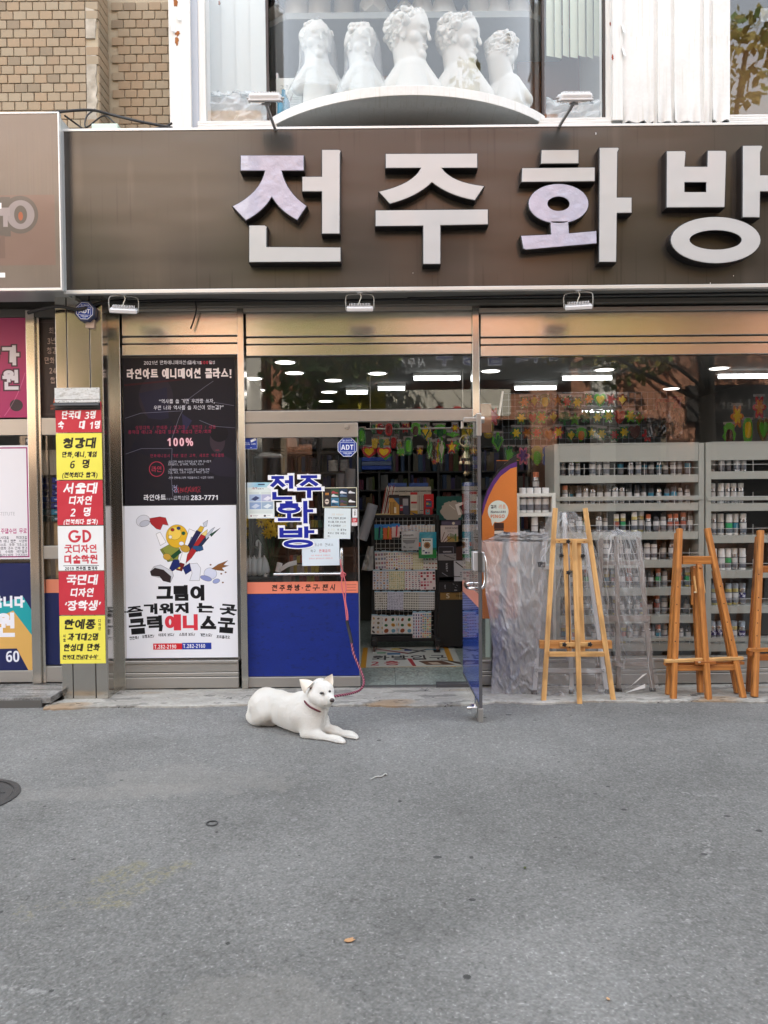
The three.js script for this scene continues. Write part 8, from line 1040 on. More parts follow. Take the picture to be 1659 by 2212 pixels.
{
const Z = (x, y) => [(1850 + x / 1.413) * 0.5486, (1950 + y / 1.413) * 0.5486], zAt = (y) => 0.27 - (1 - clamp((y - 70) / 1050)) * 0.21, P = (x, y, dz = 0) => at(...Z(x, y), zAt(y) + dz);
const o = thing('aluminium_easel', 'silver aluminium easel with black feet wrapped in clear film behind the pine easel', 'easel'), mA = M({ color: lin(0.62, 0.63, 0.64), roughness: 0.4, metalness: 0.35 });
const b = (n, x0, y0, x1, y1, w, dz = 0, d = 0.02) => part(o, n, bar(P(x0, y0, dz), P(x1, y1, dz), w, d, 0.002), mA);
b('leg', 420, 222, 358, 1103, 0.032); b('leg', 640, 240, 762, 1110, 0.03); b('mast', 525, 97, 528, 245, 0.028, -0.03); b('centre_leg', 540, 240, 567, 1103, 0.03, -0.02); b('crossbar', 398, 402, 668, 402, 0.03, 0.02); b('crossbar', 360, 972, 752, 975, 0.03, 0.02); b('mast', 528, 245, 545, 920, 0.022, -0.03);
for (const [x, y] of [[358, 1112], [567, 1111], [764, 1120]]) { const q = P(x, y); part(o, 'rubber_foot', bx(q.x - 0.02, q.x + 0.02, feetY, feetY + 0.034, q.z - 0.016, q.z + 0.014, 0.003), mBlackM); }
for (const [x, y] of [[405, 394], [405, 410], [413, 402], [657, 402], [369, 966], [369, 980], [378, 972], [735, 978], [745, 968], [745, 982]]) { const q = P(x, y, 0.031); part(o, 'rivet', cyl(V(q.x, q.y, q.z - .002), V(q.x, q.y, q.z + .001), 0.0035, 0.0035, 8), mDark); }
}
{
const Z = (x, y) => [(1850 + x / 1.413) * 0.5486, (1950 + y / 1.413) * 0.5486], zAt = (y) => 0.22 - (1 - clamp((y - 200) / 890)) * 0.14, P = (x, y, dz = 0) => at(...Z(x, y), zAt(y) + dz);
const o = thing('folded_easel', 'grey-brown metal easel wrapped in clear film between the wooden easels', 'easel'), mB = M({ color: lin(0.2, 0.165, 0.14), roughness: 0.5 });
const b = (n, x0, y0, x1, y1, w, dz = 0, d = 0.02) => part(o, n, bar(P(x0, y0, dz), P(x1, y1, dz), w, d, 0.002), mB);
b('leg', 815, 230, 828, 1085, 0.034); b('leg', 936, 235, 1017, 1085, 0.034); b('leg', 730, 240, 710, 1080, 0.034, -0.02); b('crossbar', 740, 378, 945, 378, 0.03, 0.02); b('crossbar', 700, 686, 1006, 686, 0.045, 0.018); b('crossbar', 705, 940, 1000, 940, 0.03, 0.018);
for (const [x, y] of [[829, 1088], [1017, 1088]]) { const q = P(x, y); part(o, 'rubber_foot', bx(q.x - 0.022, q.x + 0.022, feetY, feetY + 0.03, q.z - 0.016, q.z + 0.014, 0.003), mBlackM); }
{ const q = P(824, 600, 0.012); part(o, 'lettering', new THREE.PlaneGeometry(0.012, 0.09).translate(q.x, q.y, q.z), M({ map: canvasTex(32, 256, (g, w, h) => { g.fillStyle = '#6f5f52'; g.fillRect(0, 0, w, h); g.save(); g.translate(24, 20); g.rotate(1.5708); g.fillStyle = '#e6e2da'; g.font = 'italic bold 26px serif'; g.fillText('Classic', 0, 0); g.restore(); }), roughness: .5 })); }
}
function oakEasel(label, Z, parts, pegs, foot) {
const zAt = (y) => 0.43 - (1 - clamp((y - 185) / 950)) * 0.26, P = (x, y, dz = 0) => at(...Z(x, y), zAt(y) + dz), o = thing('wooden_easel', label, 'easel');
for (const [n, x0, y0, x1, y1, w, dz, d, m] of parts) part(o, n, bar(P(x0, y0, dz), P(x1, y1, dz), w, d ?? 0.04, 0.004), m ?? mOak);
for (const [x, y] of pegs) { const q = P(x, y, 0.0225); part(o, 'peg_hole', cyl(V(q.x, q.y, q.z - 0.004), V(q.x, q.y, q.z + 0.0008), 0.0048, 0.0048, 10), M({ color: lin(0.02, 0.012, 0.008), roughness: 0.8 })); }
return [o, P];
}
{
const Z = (x, y) => [(1850 + x / 1.413) * 0.5486, (1950 + y / 1.413) * 0.5486];
const [o, P] = oakEasel('orange-brown oak easel with peg holes standing before the can racks', Z, [
['leg', 1166, 186, 1131, 1137, 0.042, 0], ['leg', 1320, 184, 1521, 1127, 0.042, 0], ['rear_leg', 1153, 210, 1101, 1110, 0.032, -0.1], ['rear_leg', 1360, 420, 1486, 1100, 0.032, -0.1],
['centre_post', 1275, 392, 1328, 1141, 0.042, 0.025], ['rear_post', 1246, 395, 1283, 1098, 0.036, -0.09, 0.05], ['rear_post', 1238, 500, 1236, 610, 0.012, -0.02, 0.03],
['crossbar', 1180, 361, 1345, 361, 0.062, 0.0, 0.03], ['stub', 1262, 392, 1286, 392, 0.03, 0.0], ['lower_bar', 1150, 961, 1482, 956, 0.042, -0.006, 0.034], ['tray_bar', 1082, 923, 1520, 906, 0.025, 0.012, 0.03, mPine], ['tray_bar', 1082, 940, 1521, 931, 0.022, -0.03, 0.05, mOak], ['tray_block', 1250, 932, 1365, 932, 0.026, 0.03, 0.03, mOakDark], ['side_wedge', 1247, 450, 1261, 545, 0.012, 0.02, 0.02, mPine], ['side_wedge', 1292, 440, 1307, 545, 0.01, 0.02, 0.02, mPine]],
[[1158, 510], [1152, 608], [1147, 711], [1143, 813], [1138, 915], [1394, 506], [1414, 603], [1433, 706], [1455, 806], [1477, 910], [1348, 930]]);
const q = P(1247, 404, 0.05); part(o, 'wing_screw', [ball(q.x, q.y, q.z, 0.012, 1, .8, .6, 8), ball(q.x + 0.05, q.y, q.z, 0.012, 1, .8, .6, 8)], mOakDark); const q2 = P(1253, 540, 0.045), q3 = P(1277, 930, 0.055); part(o, 'wing_nut', [ball(q2.x, q2.y, q2.z, 0.008, 1.4, .7, .6, 8), ball(q3.x, q3.y, q3.z, 0.007, 1.4, .8, .6, 8)], M({ color: lin(.6, .55, .4), metalness: .9, roughness: .3 }));
const Z3 = Z; const [o3, P3] = oakEasel('darker oak easel cut off by the right edge of the photograph', Z3, [
['leg', 1617, 196, 1583, 1122, 0.044, 0, 0.04, mOak], ['rear_leg', 1603, 230, 1551, 1095, 0.034, -0.1, 0.04, mOakDark], ['crossbar', 1600, 412, 1800, 408, 0.05, 0.0, 0.03, mOakDark], ['lower_bar', 1595, 900, 1850, 896, 0.05, -0.006, 0.034, mOakDark], ['tray_bar', 1545, 862, 1850, 856, 0.028, 0.012, 0.03, mOak], ['leg', 1770, 196, 1900, 1122, 0.044, 0, 0.04, mOak], ['centre_post', 1720, 400, 1765, 1125, 0.042, 0.02, 0.04, mOakDark]],
[[1608, 440], [1607, 570], [1604, 640], [1601, 711], [1598, 782], [1595, 852]]);
const k = P3(1556, 866, 0.02); part(o3, 'tray_stop', bx(k.x - .012, k.x + .012, k.y - 0.03, k.y + .008, k.z - .03, k.z + .03, .004), mOakDark);
}
// ---- clear film draped over the easels and a parked frame
{
const mCreaseHighlight = MP({ color: lin(.9, .91, .92), transmission: .72, roughness: .12, thickness: 0, side: THREE.DoubleSide });  // added whitish ribbons that stand for the highlights along film creases
const film = (pts, cols, z0, bulge, seed, amp, label, m, nc = 0, tie) => {      // pts: outline rows (xl, xr, y) in the enlarged photograph
const Z = (x, y) => [(1850 + x / 1.413) * 0.5486, (1950 + y / 1.413) * 0.5486], rows = [];
for (let i = 0; i < pts.length - 1; i++) for (let k = 0; k < 16; k++) rows.push(pts[i].map((v, j) => mix(v, pts[i + 1][j], k / 16))); rows.push(pts[pts.length - 1]);
const n1 = fbm(seed, 5, 3), n2 = vnoise(seed + 5, 64), ridge = (a, b) => 1 - Math.abs(n2(a, b) * 2 - 1), pos = [], idx = [], uv = [];
rows.forEach((r, i) => { const v = i / (rows.length - 1); for (let j = 0; j <= cols; j++) { const u = j / cols, px = mix(r[0], r[1], u), zz = z0(v) + bulge * Math.sin(u * 3.1416) * (0.5 + .5 * Math.sin(v * 3.1416)) + (n1(u, v) - .5) * amp + ridge(u * 5.8 + n1(v, u) * 4, v * 13 + n1(u, v) * 4) ** 3 * amp * .24 + ridge(u * 12 + n1(u, v) * 6 + 20, v * 27 + n1(v, u) * 6) ** 3 * amp * .1; const sg2 = (j === 0 || j === cols) ? (n1(v * 3, .3) - .5) * 8 : 0, q = at(...Z(px + sg2, r[2] + (i === 0 ? (n1(u * 2, .7) - .5) * 26 : i === rows.length - 1 ? (n1(u * 2, .1) - .5) * 22 : 0)), zz); pos.push(q.x, Math.max(q.y, 0.016), q.z); uv.push(u, v); if (i && j) { const a = i * (cols + 1) + j, b = a - 1, c = a - cols - 1, d = c - 1; idx.push(a, c, d, a, d, b); } } });
const g = new THREE.BufferGeometry(); g.setAttribute('position', new THREE.Float32BufferAttribute(pos, 3)); g.setAttribute('uv', new THREE.Float32BufferAttribute(uv, 2)); g.setIndex(idx); g.computeVertexNormals(); const o = solo('plastic_film', g, m, label, 'plastic film'), r = rng(seed), R = rows.length - 1;
const pt = (u, v) => { const a = (Math.round(clamp(v) * R) * (cols + 1) + Math.round(clamp(u) * cols)) * 3; return V(pos[a], pos[a + 1], pos[a + 2]); };
for (let c = 0; c < nc; c++) { let u = r(), v = r() * .85, du = (r() - .5) * .5, dv = .06 + r() * .3; if (tie && c % 3) { u = tie[0] + (r() - .5) * .1; v = tie[1] + r() * .05; du = (r() - .5) * 1; dv = .1 + r() * .4; } const n = 12, pp = [], ii = [], W = .0015 + r() * .003; for (let k = 0; k <= n; k++) { const t = k / n, q = pt(u + du * t + .03 * Math.sin(t * 7 + c), v + dv * t), w = W * Math.sin(Math.PI * clamp(t, .04, .96)); pp.push(q.x - w, q.y + w * .6, q.z + .003, q.x + w, q.y - w * .6, q.z + .003 + w * 1.3); if (k) { const a = k * 2; ii.push(a - 2, a - 1, a, a, a - 1, a + 1); } } const cg = new THREE.BufferGeometry(); cg.setAttribute('position', new THREE.Float32BufferAttribute(pp, 3)); cg.setIndex(ii); cg.computeVertexNormals(); part(o, 'crease_highlight', cg, mCreaseHighlight); }
return o;
};
const wr = rep(softBump, 3), mF1 = MP({ color: lin(0.8, 0.8, 0.81), transmission: 0.64, roughness: 0.17, thickness: 0, ior: 1.5, bumpMap: wr, bumpScale: 0.02, side: THREE.DoubleSide }), mF2 = MP({ color: lin(0.9, 0.9, 0.91), transmission: 0.88, roughness: 0.08, thickness: 0, ior: 1.5, bumpMap: wr, bumpScale: 0.015, side: THREE.DoubleSide });
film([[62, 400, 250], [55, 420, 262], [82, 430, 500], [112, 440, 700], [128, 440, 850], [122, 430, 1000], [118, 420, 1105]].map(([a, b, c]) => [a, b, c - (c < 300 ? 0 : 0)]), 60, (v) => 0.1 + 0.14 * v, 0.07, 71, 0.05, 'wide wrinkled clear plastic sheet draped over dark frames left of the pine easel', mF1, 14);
film([[180, 440, 205], [100, 440, 245], [70, 440, 252]], 50, (v) => 0.1, 0.05, 72, 0.05, 'upper hem of the wide clear plastic sheet rising towards the pine easel', mF1);
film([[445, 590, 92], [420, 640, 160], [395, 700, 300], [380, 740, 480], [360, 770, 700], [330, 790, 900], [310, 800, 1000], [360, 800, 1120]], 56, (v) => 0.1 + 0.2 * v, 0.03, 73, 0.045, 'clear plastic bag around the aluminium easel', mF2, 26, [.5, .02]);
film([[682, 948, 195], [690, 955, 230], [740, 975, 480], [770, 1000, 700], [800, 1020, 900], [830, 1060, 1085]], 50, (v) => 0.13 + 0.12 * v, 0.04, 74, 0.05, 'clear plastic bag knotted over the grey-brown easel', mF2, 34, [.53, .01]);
const Z = (x, y) => [(1850 + x / 1.413) * 0.5486, (1950 + y / 1.413) * 0.5486], q = at(...Z(822, 205), 0.17);
{ const g = []; for (let i = 0; i < 7; i++) g.push(new THREE.ConeGeometry(0.02, 0.06, 6, 1, true).rotateZ((i - 3) * .4).translate(q.x + (i - 3) * .006, q.y + 0.01, q.z + (i % 2) * .01)); solo('bag_knot', g, mF2, 'twisted knot of clear plastic over the grey-brown easel', 'plastic film'); }
const pp = (x0, y0, x1, y1, x2, y2, z, label, nm) => { const a = at(...Z(x0, y0), z), b = at(...Z(x1, y1), z), c = at(...Z(x2, y2), z), g = extr(shapeOf([[a.x, a.y], [b.x, b.y], [c.x, c.y]]), 0.002).translate(0, 0, z); solo(nm, g, mWhiteP, label, 'paper scrap'); }; pp(895, 1062, 985, 990, 960, 1000, 0.3, 'upper white paper strip inside the foot of the right plastic bag', 'paper_scrap'); pp(868, 1098, 975, 1050, 975, 1072, 0.3, 'lower white paper strip inside the foot of the right plastic bag', 'paper_scrap');
const fr = thing('covered_frames', 'dark upright frames standing under the wide clear plastic sheet', 'frame stack'); const bb = (x0, y0, x1, y1, w, z, m, n = 'frame_bar') => part(fr, n, bar(at(...Z(x0, y0), z), at(...Z(x1, y1), z + .06), w, 0.03, 0.003), m); bb(205, 205, 150, 1090, 0.05, 0.1, M({ color: lin(0.02, 0.025, 0.04), roughness: 0.5 })); bb(318, 195, 330, 1060, 0.045, 0.09, M({ color: lin(0.03, 0.04, 0.05), roughness: 0.5 })); bb(160, 385, 420, 385, 0.04, 0.1, M({ color: lin(0.04, 0.045, 0.05), roughness: 0.5 })); bb(150, 770, 420, 770, 0.06, 0.12, mDark); bb(150, 980, 420, 985, 0.06, 0.13, mDark);
part(fr, 'board', [bx(at(...Z(120, 600), 0.06).x, at(...Z(425, 600), 0.06).x, feetY, at(...Z(200, 720), 0.06).y, 0.05, 0.065)], M({ color: lin(0.03, 0.03, 0.032), roughness: 0.6 })); { const a = at(...Z(322, 1060), 0.2); part(fr, 'rubber_foot', bx(a.x - 0.03, a.x + 0.03, feetY, feetY + 0.04, 0.16, 0.2, 0.003), mBlackM); }
{ const a = at(...Z(1245, 1092), 0.36); solo('dark_scrap', bx(a.x - .02, a.x + .025, feetY, feetY + .006, a.z - .02, a.z + .02, .002), mDark, 'small dark flat scrap on the concrete by the oak easel', 'scrap'); }
}
// ================================================================ dog and leash
{
const D = (zx, zy) => [521.2 + zx * 0.16534, 1426.4 + zy * 0.16534];
const at3 = (zx, zy, z) => at(...D(zx, zy), z);
const J = {
rump: [at3(255, 610, 0.86), 0.085], hip: [at3(330, 560, 0.88), 0.105], loin: [at3(490, 560, 0.93), 0.085], rib: [at3(640, 640, 1.02), 0.103], chest: [at3(830, 690, 1.1), 0.112], brisket: [at3(930, 780, 1.14), 0.085], withers: [at3(800, 570, 1.06), 0.078], neck: [at3(930, 540, 1.12), 0.076], throat: [at3(1000, 590, 1.16), 0.07], poll: [at3(1010, 400, 1.14), 0.06],
};
const seg = [];                                            // tapered capsules
const S = (a, ra, b, rb) => seg.push([a, ra * .92, b, rb * .92]);
const j = (n) => J[n][0], r = (n) => J[n][1];
const link = (a, b) => S(j(a), r(a), j(b), r(b));
link('rump', 'hip'); link('hip', 'loin'); link('loin', 'rib'); link('rib', 'chest'); link('chest', 'withers'); link('chest', 'brisket'); link('withers', 'neck'); link('brisket', 'throat'); link('neck', 'throat'); link('neck', 'poll');
S(at3(560, 700, 0.98), 0.09, at3(760, 770, 1.08), 0.09);    // belly on the ground
S(at3(255, 600, 0.93), 0.09, at3(300, 690, 0.96), 0.07); S(at3(300, 690, 0.96), 0.07, at3(210, 745, 0.95), 0.045); S(at3(230, 740, 0.95), 0.045, at3(180, 775, 0.9), 0.035); S(at3(240, 785, 0.9), 0.022, at3(330, 800, 0.93), 0.02); S(at3(330, 800, 0.93), 0.02, at3(395, 812, 0.95), 0.018); S(at3(390, 812, 0.95), 0.017, at3(410, 818, 0.96), 0.013);
S(at3(880, 800, 1.16), 0.075, at3(868, 945, 1.2), 0.045); S(at3(866, 962, 1.2), 0.04, at3(1010, 998, 1.235), 0.031); S(at3(1010, 998, 1.235), 0.031, at3(1190, 1044, 1.275), 0.023); S(at3(1190, 1040, 1.275), 0.026, at3(1260, 1062, 1.29), 0.026);
const toes = (x, y, z, dx, dy) => { for (let i = 0; i < 4; i++) { const a = at3(x + i * dx * .3, y + i * dy * .3, z + (i - 1.5) * 0.014), b = at3(x + 58 + i * dx, y + 16 + i * dy, z + 0.012 + (i - 1.5) * 0.022); S(a, 0.0135, b, 0.0115); } };
toes(1262, 1060, 1.3, 4, 2);
S(at3(1040, 800, 1.1), 0.06, at3(1080, 890, 1.12), 0.04); S(at3(1075, 892, 1.12), 0.039, at3(1230, 934, 1.16), 0.029); S(at3(1230, 934, 1.16), 0.029, at3(1380, 987, 1.195), 0.022); S(at3(1380, 985, 1.195), 0.025, at3(1430, 1000, 1.205), 0.025); toes(1430, 998, 1.215, 4, 2);
S(at3(170, 640, 0.84), 0.035, at3(135, 730, 0.88), 0.03); S(at3(135, 730, 0.88), 0.03, at3(185, 790, 0.93), 0.018);
const body = grow(seg, V(-0.98, 0, 0.72), V(-0.12, 0.4, 1.36), 0.0075, 0.0125);
const hs = [], H = (a, ra, b, rb) => hs.push([a, ra, b, rb]), skull = at3(1035, 370, 1.165), brow = at3(1105, 395, 1.2), stop = at3(1130, 455, 1.225), nose = at3(1180, 512, 1.275), jaw = at3(1130, 545, 1.24), cheek = at3(985, 470, 1.19), cheekF = at3(1090, 470, 1.14);
H(skull, 0.062, brow, 0.052); H(skull, 0.06, cheek, 0.055); H(cheek, 0.048, at3(1060, 520, 1.23), 0.04); H(stop, 0.036, nose, 0.022); H(at3(1100, 530, 1.22), 0.04, jaw, 0.026); H(jaw, 0.028, at3(1165, 548, 1.262), 0.016); H(skull, 0.05, cheekF, 0.04); H(j('poll'), 0.058, j('neck'), 0.07); H(j('neck'), 0.072, j('throat'), 0.066);
const head = grow(hs, V(-0.56, 0.1, 1.0), V(-0.2, 0.42, 1.36), 0.0042, 0.0065);
const fur = pixTex(256, 256, (() => { const a = fbm(951, 10, 4), b = vnoise(957, 128); return (u, v) => { const k = 226 + (a(u, v) - .5) * 14 + (b(u * 40, v * 128) - .5) * 10; return [k + 4, k + 1, k - 8]; }; })());
const o = thing('dog', 'white short-haired dog lying on the asphalt, head turned right, wearing a maroon collar', 'dog');
const tan = (g) => { const p = g.attributes.position, c = new Float32Array(p.count * 3), n1 = fbm(967, 4, 3), ridge = [at3(330, 400, 0.85), at3(560, 440, 0.92), at3(700, 480, 0.99)]; for (let i = 0; i < p.count; i++) { const q = V(p.getX(i), p.getY(i), p.getZ(i)); let d = 9; for (const e of ridge) d = Math.min(d, q.distanceTo(e)); const k = sstep(0.11, 0.02, d + (n1(q.x * 1.7, q.z * 1.7) - .5) * 0.06) * 0.5; c[i * 3] = mix(0.8, 0.78, k); c[i * 3 + 1] = mix(0.785, 0.69, k); c[i * 3 + 2] = mix(0.74, 0.52, k); } g.setAttribute('color', new THREE.BufferAttribute(c, 3)); return g; };
const mFur = M({ vertexColors: true, roughness: 0.85, bumpMap: rep(fineBump, 9, 9), bumpScale: 0.004 });
const all = tan(mergeGeometries([body, head].map((g) => boxUV(g)))); part(o, 'body', all, mFur);
{ // short coat, combed back and down
const N = 60000, hair = new THREE.ConeGeometry(0.0006, 0.008, 3).translate(0, 0.0036, 0), im = new THREE.InstancedMesh(hair, M({ color: lin(0.8, 0.775, 0.72), roughness: 0.85 }), N), smp = new MeshSurfaceSampler(new THREE.Mesh(all)), hr = rng(5), p = V(0, 0, 0), n = V(0, 0, 0), mt = new THREE.Matrix4(), qq = new THREE.Quaternion(); smp.randomFunction = hr; smp.setRandomGenerator?.(hr); smp.build();
for (let i = 0; i < N; i++) { smp.sample(p, n); const comb = V(-0.75, -0.35, -0.35).addScaledVector(n, -n.dot(V(-0.75, -0.35, -0.35))), d = comb.normalize().addScaledVector(n, 0.2 + hr() * .15).add(V(hr() - .5, hr() - .5, hr() - .5).multiplyScalar(.22)).normalize(); qq.setFromUnitVectors(V(0, 1, 0), d); const s2 = p.x > -0.56 && p.y > .22 ? .55 : .7 + hr() * .6; mt.compose(p, qq, V(s2, s2, s2)); im.setMatrixAt(i, mt); }
im.name = 'fur'; im.userData.kind = 'stuff'; im.castShadow = im.receiveShadow = true; o.add(im);
}
const ear = (base, tip, side, w, dir) => { const ax = tip.clone().sub(base), L = ax.length(); ax.normalize(); const sx = side.clone().sub(ax.clone().multiplyScalar(side.dot(ax))).normalize(), nz = sx.clone().cross(ax), pos = [], idx = [], N = 10, K = 8; for (let i = 0; i <= N; i++) { const t = i / N, ww = w * Math.pow(1 - t, 0.85) * (1 + 0.25 * Math.sin(t * 3)); for (let k = 0; k <= K; k++) { const u = k / K * 2 - 1; const q = base.clone().addScaledVector(ax, t * L).addScaledVector(sx, u * ww).addScaledVector(nz, dir * (0.028 * (1 - u * u) * (1 - t) * 1 - 0.004)); pos.push(q.x, q.y, q.z); if (i && k) { const a = i * (K + 1) + k; idx.push(a, a - 1, a - K - 2, a, a - K - 2, a - K - 1); } } } const g = new THREE.BufferGeometry(); g.setAttribute('position', new THREE.Float32BufferAttribute(pos, 3)); g.setIndex(idx); g.computeVertexNormals(); const back = g.clone(); back.translate(-nz.x * dir * -0.004, -nz.y * dir * -0.004, -nz.z * dir * -0.004); return [g, back]; };
const mEar = M({ color: lin(0.78, 0.71, 0.61), roughness: 0.8, side: THREE.DoubleSide });
part(o, 'ear', ear(at3(888, 362, 1.2), at3(758, 248, 1.17), at3(850, 425, 1.17).sub(at3(915, 305, 1.17)), 0.046, -1), mEar, 'cream inner ear pointing left');
part(o, 'ear', ear(at3(1126, 305, 1.19), at3(1190, 178, 1.16), at3(1168, 325, 1.16).sub(at3(1085, 275, 1.16)), 0.035, -1), mEar, 'cream inner ear pointing up right');
{ const q = at3(912, 367, 1.205); part(o, 'ear_canal', ball(q.x, q.y, q.z, 0.008, 1, 1.1, .5, 8), M({ color: lin(0.12, 0.06, 0.04), roughness: 0.8 })); }
const mEye = MP({ color: lin(0.012, 0.008, 0.006), roughness: 0.08, clearcoat: 1 });
{ const a = at3(1052, 431, 1.262), b = at3(1155, 407, 1.252); part(o, 'eye', ball(a.x, a.y, a.z, 0.0098, 1.25, .8, .8, 12), mEye); part(o, 'eye', ball(b.x, b.y, b.z, 0.0085, .8, .85, 1, 12), mEye); part(o, 'eye_rim', [ball(a.x, a.y, a.z - .002, 0.011, 1.35, .75, .6, 12), ball(b.x, b.y, b.z - .002, 0.0095, .9, .85, .8, 12)], M({ color: lin(0.05, 0.03, 0.025), roughness: 0.6 })); }
{ const q = at3(1186, 522, 1.292); part(o, 'nose', [ball(q.x, q.y, q.z, 0.0155, 1.05, .9, .9, 14)], MP({ color: lin(0.045, 0.028, 0.026), roughness: 0.35, clearcoat: .4 })); const m0 = at3(1185, 556, 1.288), m1 = at3(1150, 572, 1.272), m2 = at3(1085, 590, 1.262); part(o, 'mouth', tube([m0, m1, m2], 0.0028, 12, 5), M({ color: lin(0.05, 0.035, 0.03), roughness: 0.7 })); }
{ const c0 = at3(940, 590, 1.14), ax = j('throat').clone().sub(at3(860, 640, 1.1)).normalize(); const pts = []; const cc = at3(945, 575, 1.125), u = V(0.5, -0.62, 0.35).normalize(), e1 = V(-0.35, -0.3, 1).normalize(); const A = at3(829, 535, 1.19), B = at3(890, 602, 1.225), C = at3(960, 640, 1.238), E = at3(1030, 668, 1.225), F = at3(1110, 620, 1.15), G = at3(1040, 500, 1.05), Hh = at3(880, 470, 1.06); part(o, 'collar', tube([A, B, C, E, F, G, Hh], 0.0062, 60, 6, true), M({ color: lin(0.12, 0.018, 0.03), roughness: 0.6 })); const cl = []; for (const [x, y, z] of [[1318, 1080, 1.325], [1335, 1088, 1.335], [1345, 1090, 1.32], [1498, 1020, 1.235], [1512, 1026, 1.24]]) { const q = at3(x, y, z); cl.push(ball(q.x, q.y, q.z, 0.005, 1.4, .8, .8, 6)); } part(o, 'claw', cl, M({ color: lin(0.55, 0.45, 0.4), roughness: 0.5 })); }
const L = thing('leash', 'maroon rope leash tied to the door handle with a pink cord, running to the dog', 'leash'), mPink = M({ color: lin(0.62, 0.14, 0.16), roughness: 0.6 }), rope = pixTex(64, 256, (u, v) => { const k = ((v * 30 + u * 2) % 1 + 1) % 1; return k < 0.3 ? [190, 120, 130] : [92, 30, 52]; });
const t1 = [[741, 1238, 0.09], [738, 1262, 0.09], [743, 1290, 0.1], [747, 1318, 0.12], [750, 1350, 0.14]].map((p) => at(...p)), t2 = [[742, 1240, 0.095], [747, 1266, 0.1], [746, 1296, 0.11], [751, 1326, 0.13], [752, 1352, 0.14]].map((p) => at(...p));
part(L, 'pink_cord', [tube(t1, 0.005, 40, 6), tube(t2, 0.005, 40, 6)], mPink, 'doubled pink cord'); { const k = at(741, 1241, 0.08); part(L, 'knot', [new THREE.TorusKnotGeometry(0.014, 0.005, 40, 6).translate(k.x, k.y, k.z), tube([at(741, 1236, .08), at(736, 1220, .08), at(735, 1208, .075)], .004, 12, 5)], mPink, 'pink knot'); }
part(L, 'grip', tube([[749, 1340, 0.14], [754, 1362, 0.15], [758, 1380, 0.17], [760, 1390, 0.18]].map((p) => at(...p)), 0.0125, 24, 8), M({ color: lin(0.02, 0.02, 0.03), roughness: 0.6 }), 'dark padded grip');
const rp = [[759, 1388, 0.18], [764, 1412, 0.24], [774, 1436, 0.32], [783, 1458, 0.42], [786, 1476, 0.52], [778, 1490, 0.64], [757, 1498, 0.8], [735, 1502, 0.95], [712, 1506, 1.05]].map((p) => { const q = at(...p); q.y = Math.max(q.y, 0.012); return q; });
const rg = tube(rp, 0.0085, 120, 8); const uv = rg.attributes.uv; for (let i = 0; i < uv.count; i++) uv.setXY(i, uv.getY(i), uv.getX(i)); part(L, 'rope', rg, M({ map: rope, roughness: 0.75 }));
}
// ================================================================ things on the road
{
const c = ground(-74, 1724), o = thing('manhole_cover', 'round iron manhole cover at the left edge of the asphalt', 'manhole cover', null, [c.x, 0.002, c.z]); o.scale.set(.78, 1, .78);
const m = M({ color: lin(0.075, 0.072, 0.07), roughness: 0.6, metalness: 0.3, bumpMap: rep(fineBump, 3), bumpScale: 0.002 });
part(o, 'ring', lathe([[0.285, 0], [0.33, 0], [0.33, 0.004], [0.288, 0.006]], 40), m); part(o, 'cover', cyl(V(0, -0.01, 0), V(0, 0.003, 0), 0.28, 0.28, 40), m);
const st = []; for (let i = 0; i < 7; i++) for (let k = 0; k < 7; k++) { const x = (i - 3) * 0.068, z = (k - 3) * 0.068; if (Math.hypot(x, z) < 0.245) st.push(bx(x - 0.02, x + 0.02, 0.003, 0.008, z - 0.008, z + 0.008, 0.002).rotateY(0)); } part(o, 'raised_stud', st, m);
const leaf = (px, py, s, col, label, a) => { const q = ground(px, py), g = extr(shapeOf([[-.5, 0], [-.25, .28], [.1, .3], [.5, .16], [.36, 0], [.55, -.2], [.1, -.3], [-.2, -.24]].map(([x, y]) => [x * s, y * s])), 0.0015), p = g.attributes.position; for (let i = 0; i < p.count; i++) p.setZ(i, p.getZ(i) + 0.25 * p.getX(i) * p.getX(i) / s); g.rotateX(-Math.PI / 2).rotateY(a).translate(q.x, 0.004, q.z); solo('fallen_leaf', g, M({ color: col, roughness: 0.8, side: THREE.DoubleSide }), label, 'leaf'); };
leaf(754, 2034, 0.038, lin(0.45, 0.25, 0.12), 'tan fallen leaf on the asphalt in the middle foreground', 0.4); leaf(1134, 1877, 0.018, lin(0.06, 0.07, 0.02), 'small dark fallen leaf on the asphalt right of the middle', 1.4); leaf(1314, 2161, 0.014, lin(0.5, 0.3, 0.16), 'tiny orange leaf fragment near the bottom edge', 2.2);
solo('string', tube([[800, 1684], [812, 1678], [824, 1677], [833, 1671], [836, 1675]].map(([x, y]) => ground(x, y, 0.006)), 0.004, 30, 5), M({ color: lin(0.4, 0.4, 0.38), roughness: 0.8 }), 'short grey string lying on the asphalt in front of the dog', 'string');
solo('rubber_ring', new THREE.TorusGeometry(0.026, 0.003, 6, 24).rotateX(Math.PI / 2).translate(ground(458, 1780).x, 0.004, ground(458, 1780).z), M({ color: lin(0.05, 0.05, 0.05), roughness: 0.7 }), 'thin dark ring lying on the asphalt left of the middle', 'ring');
}
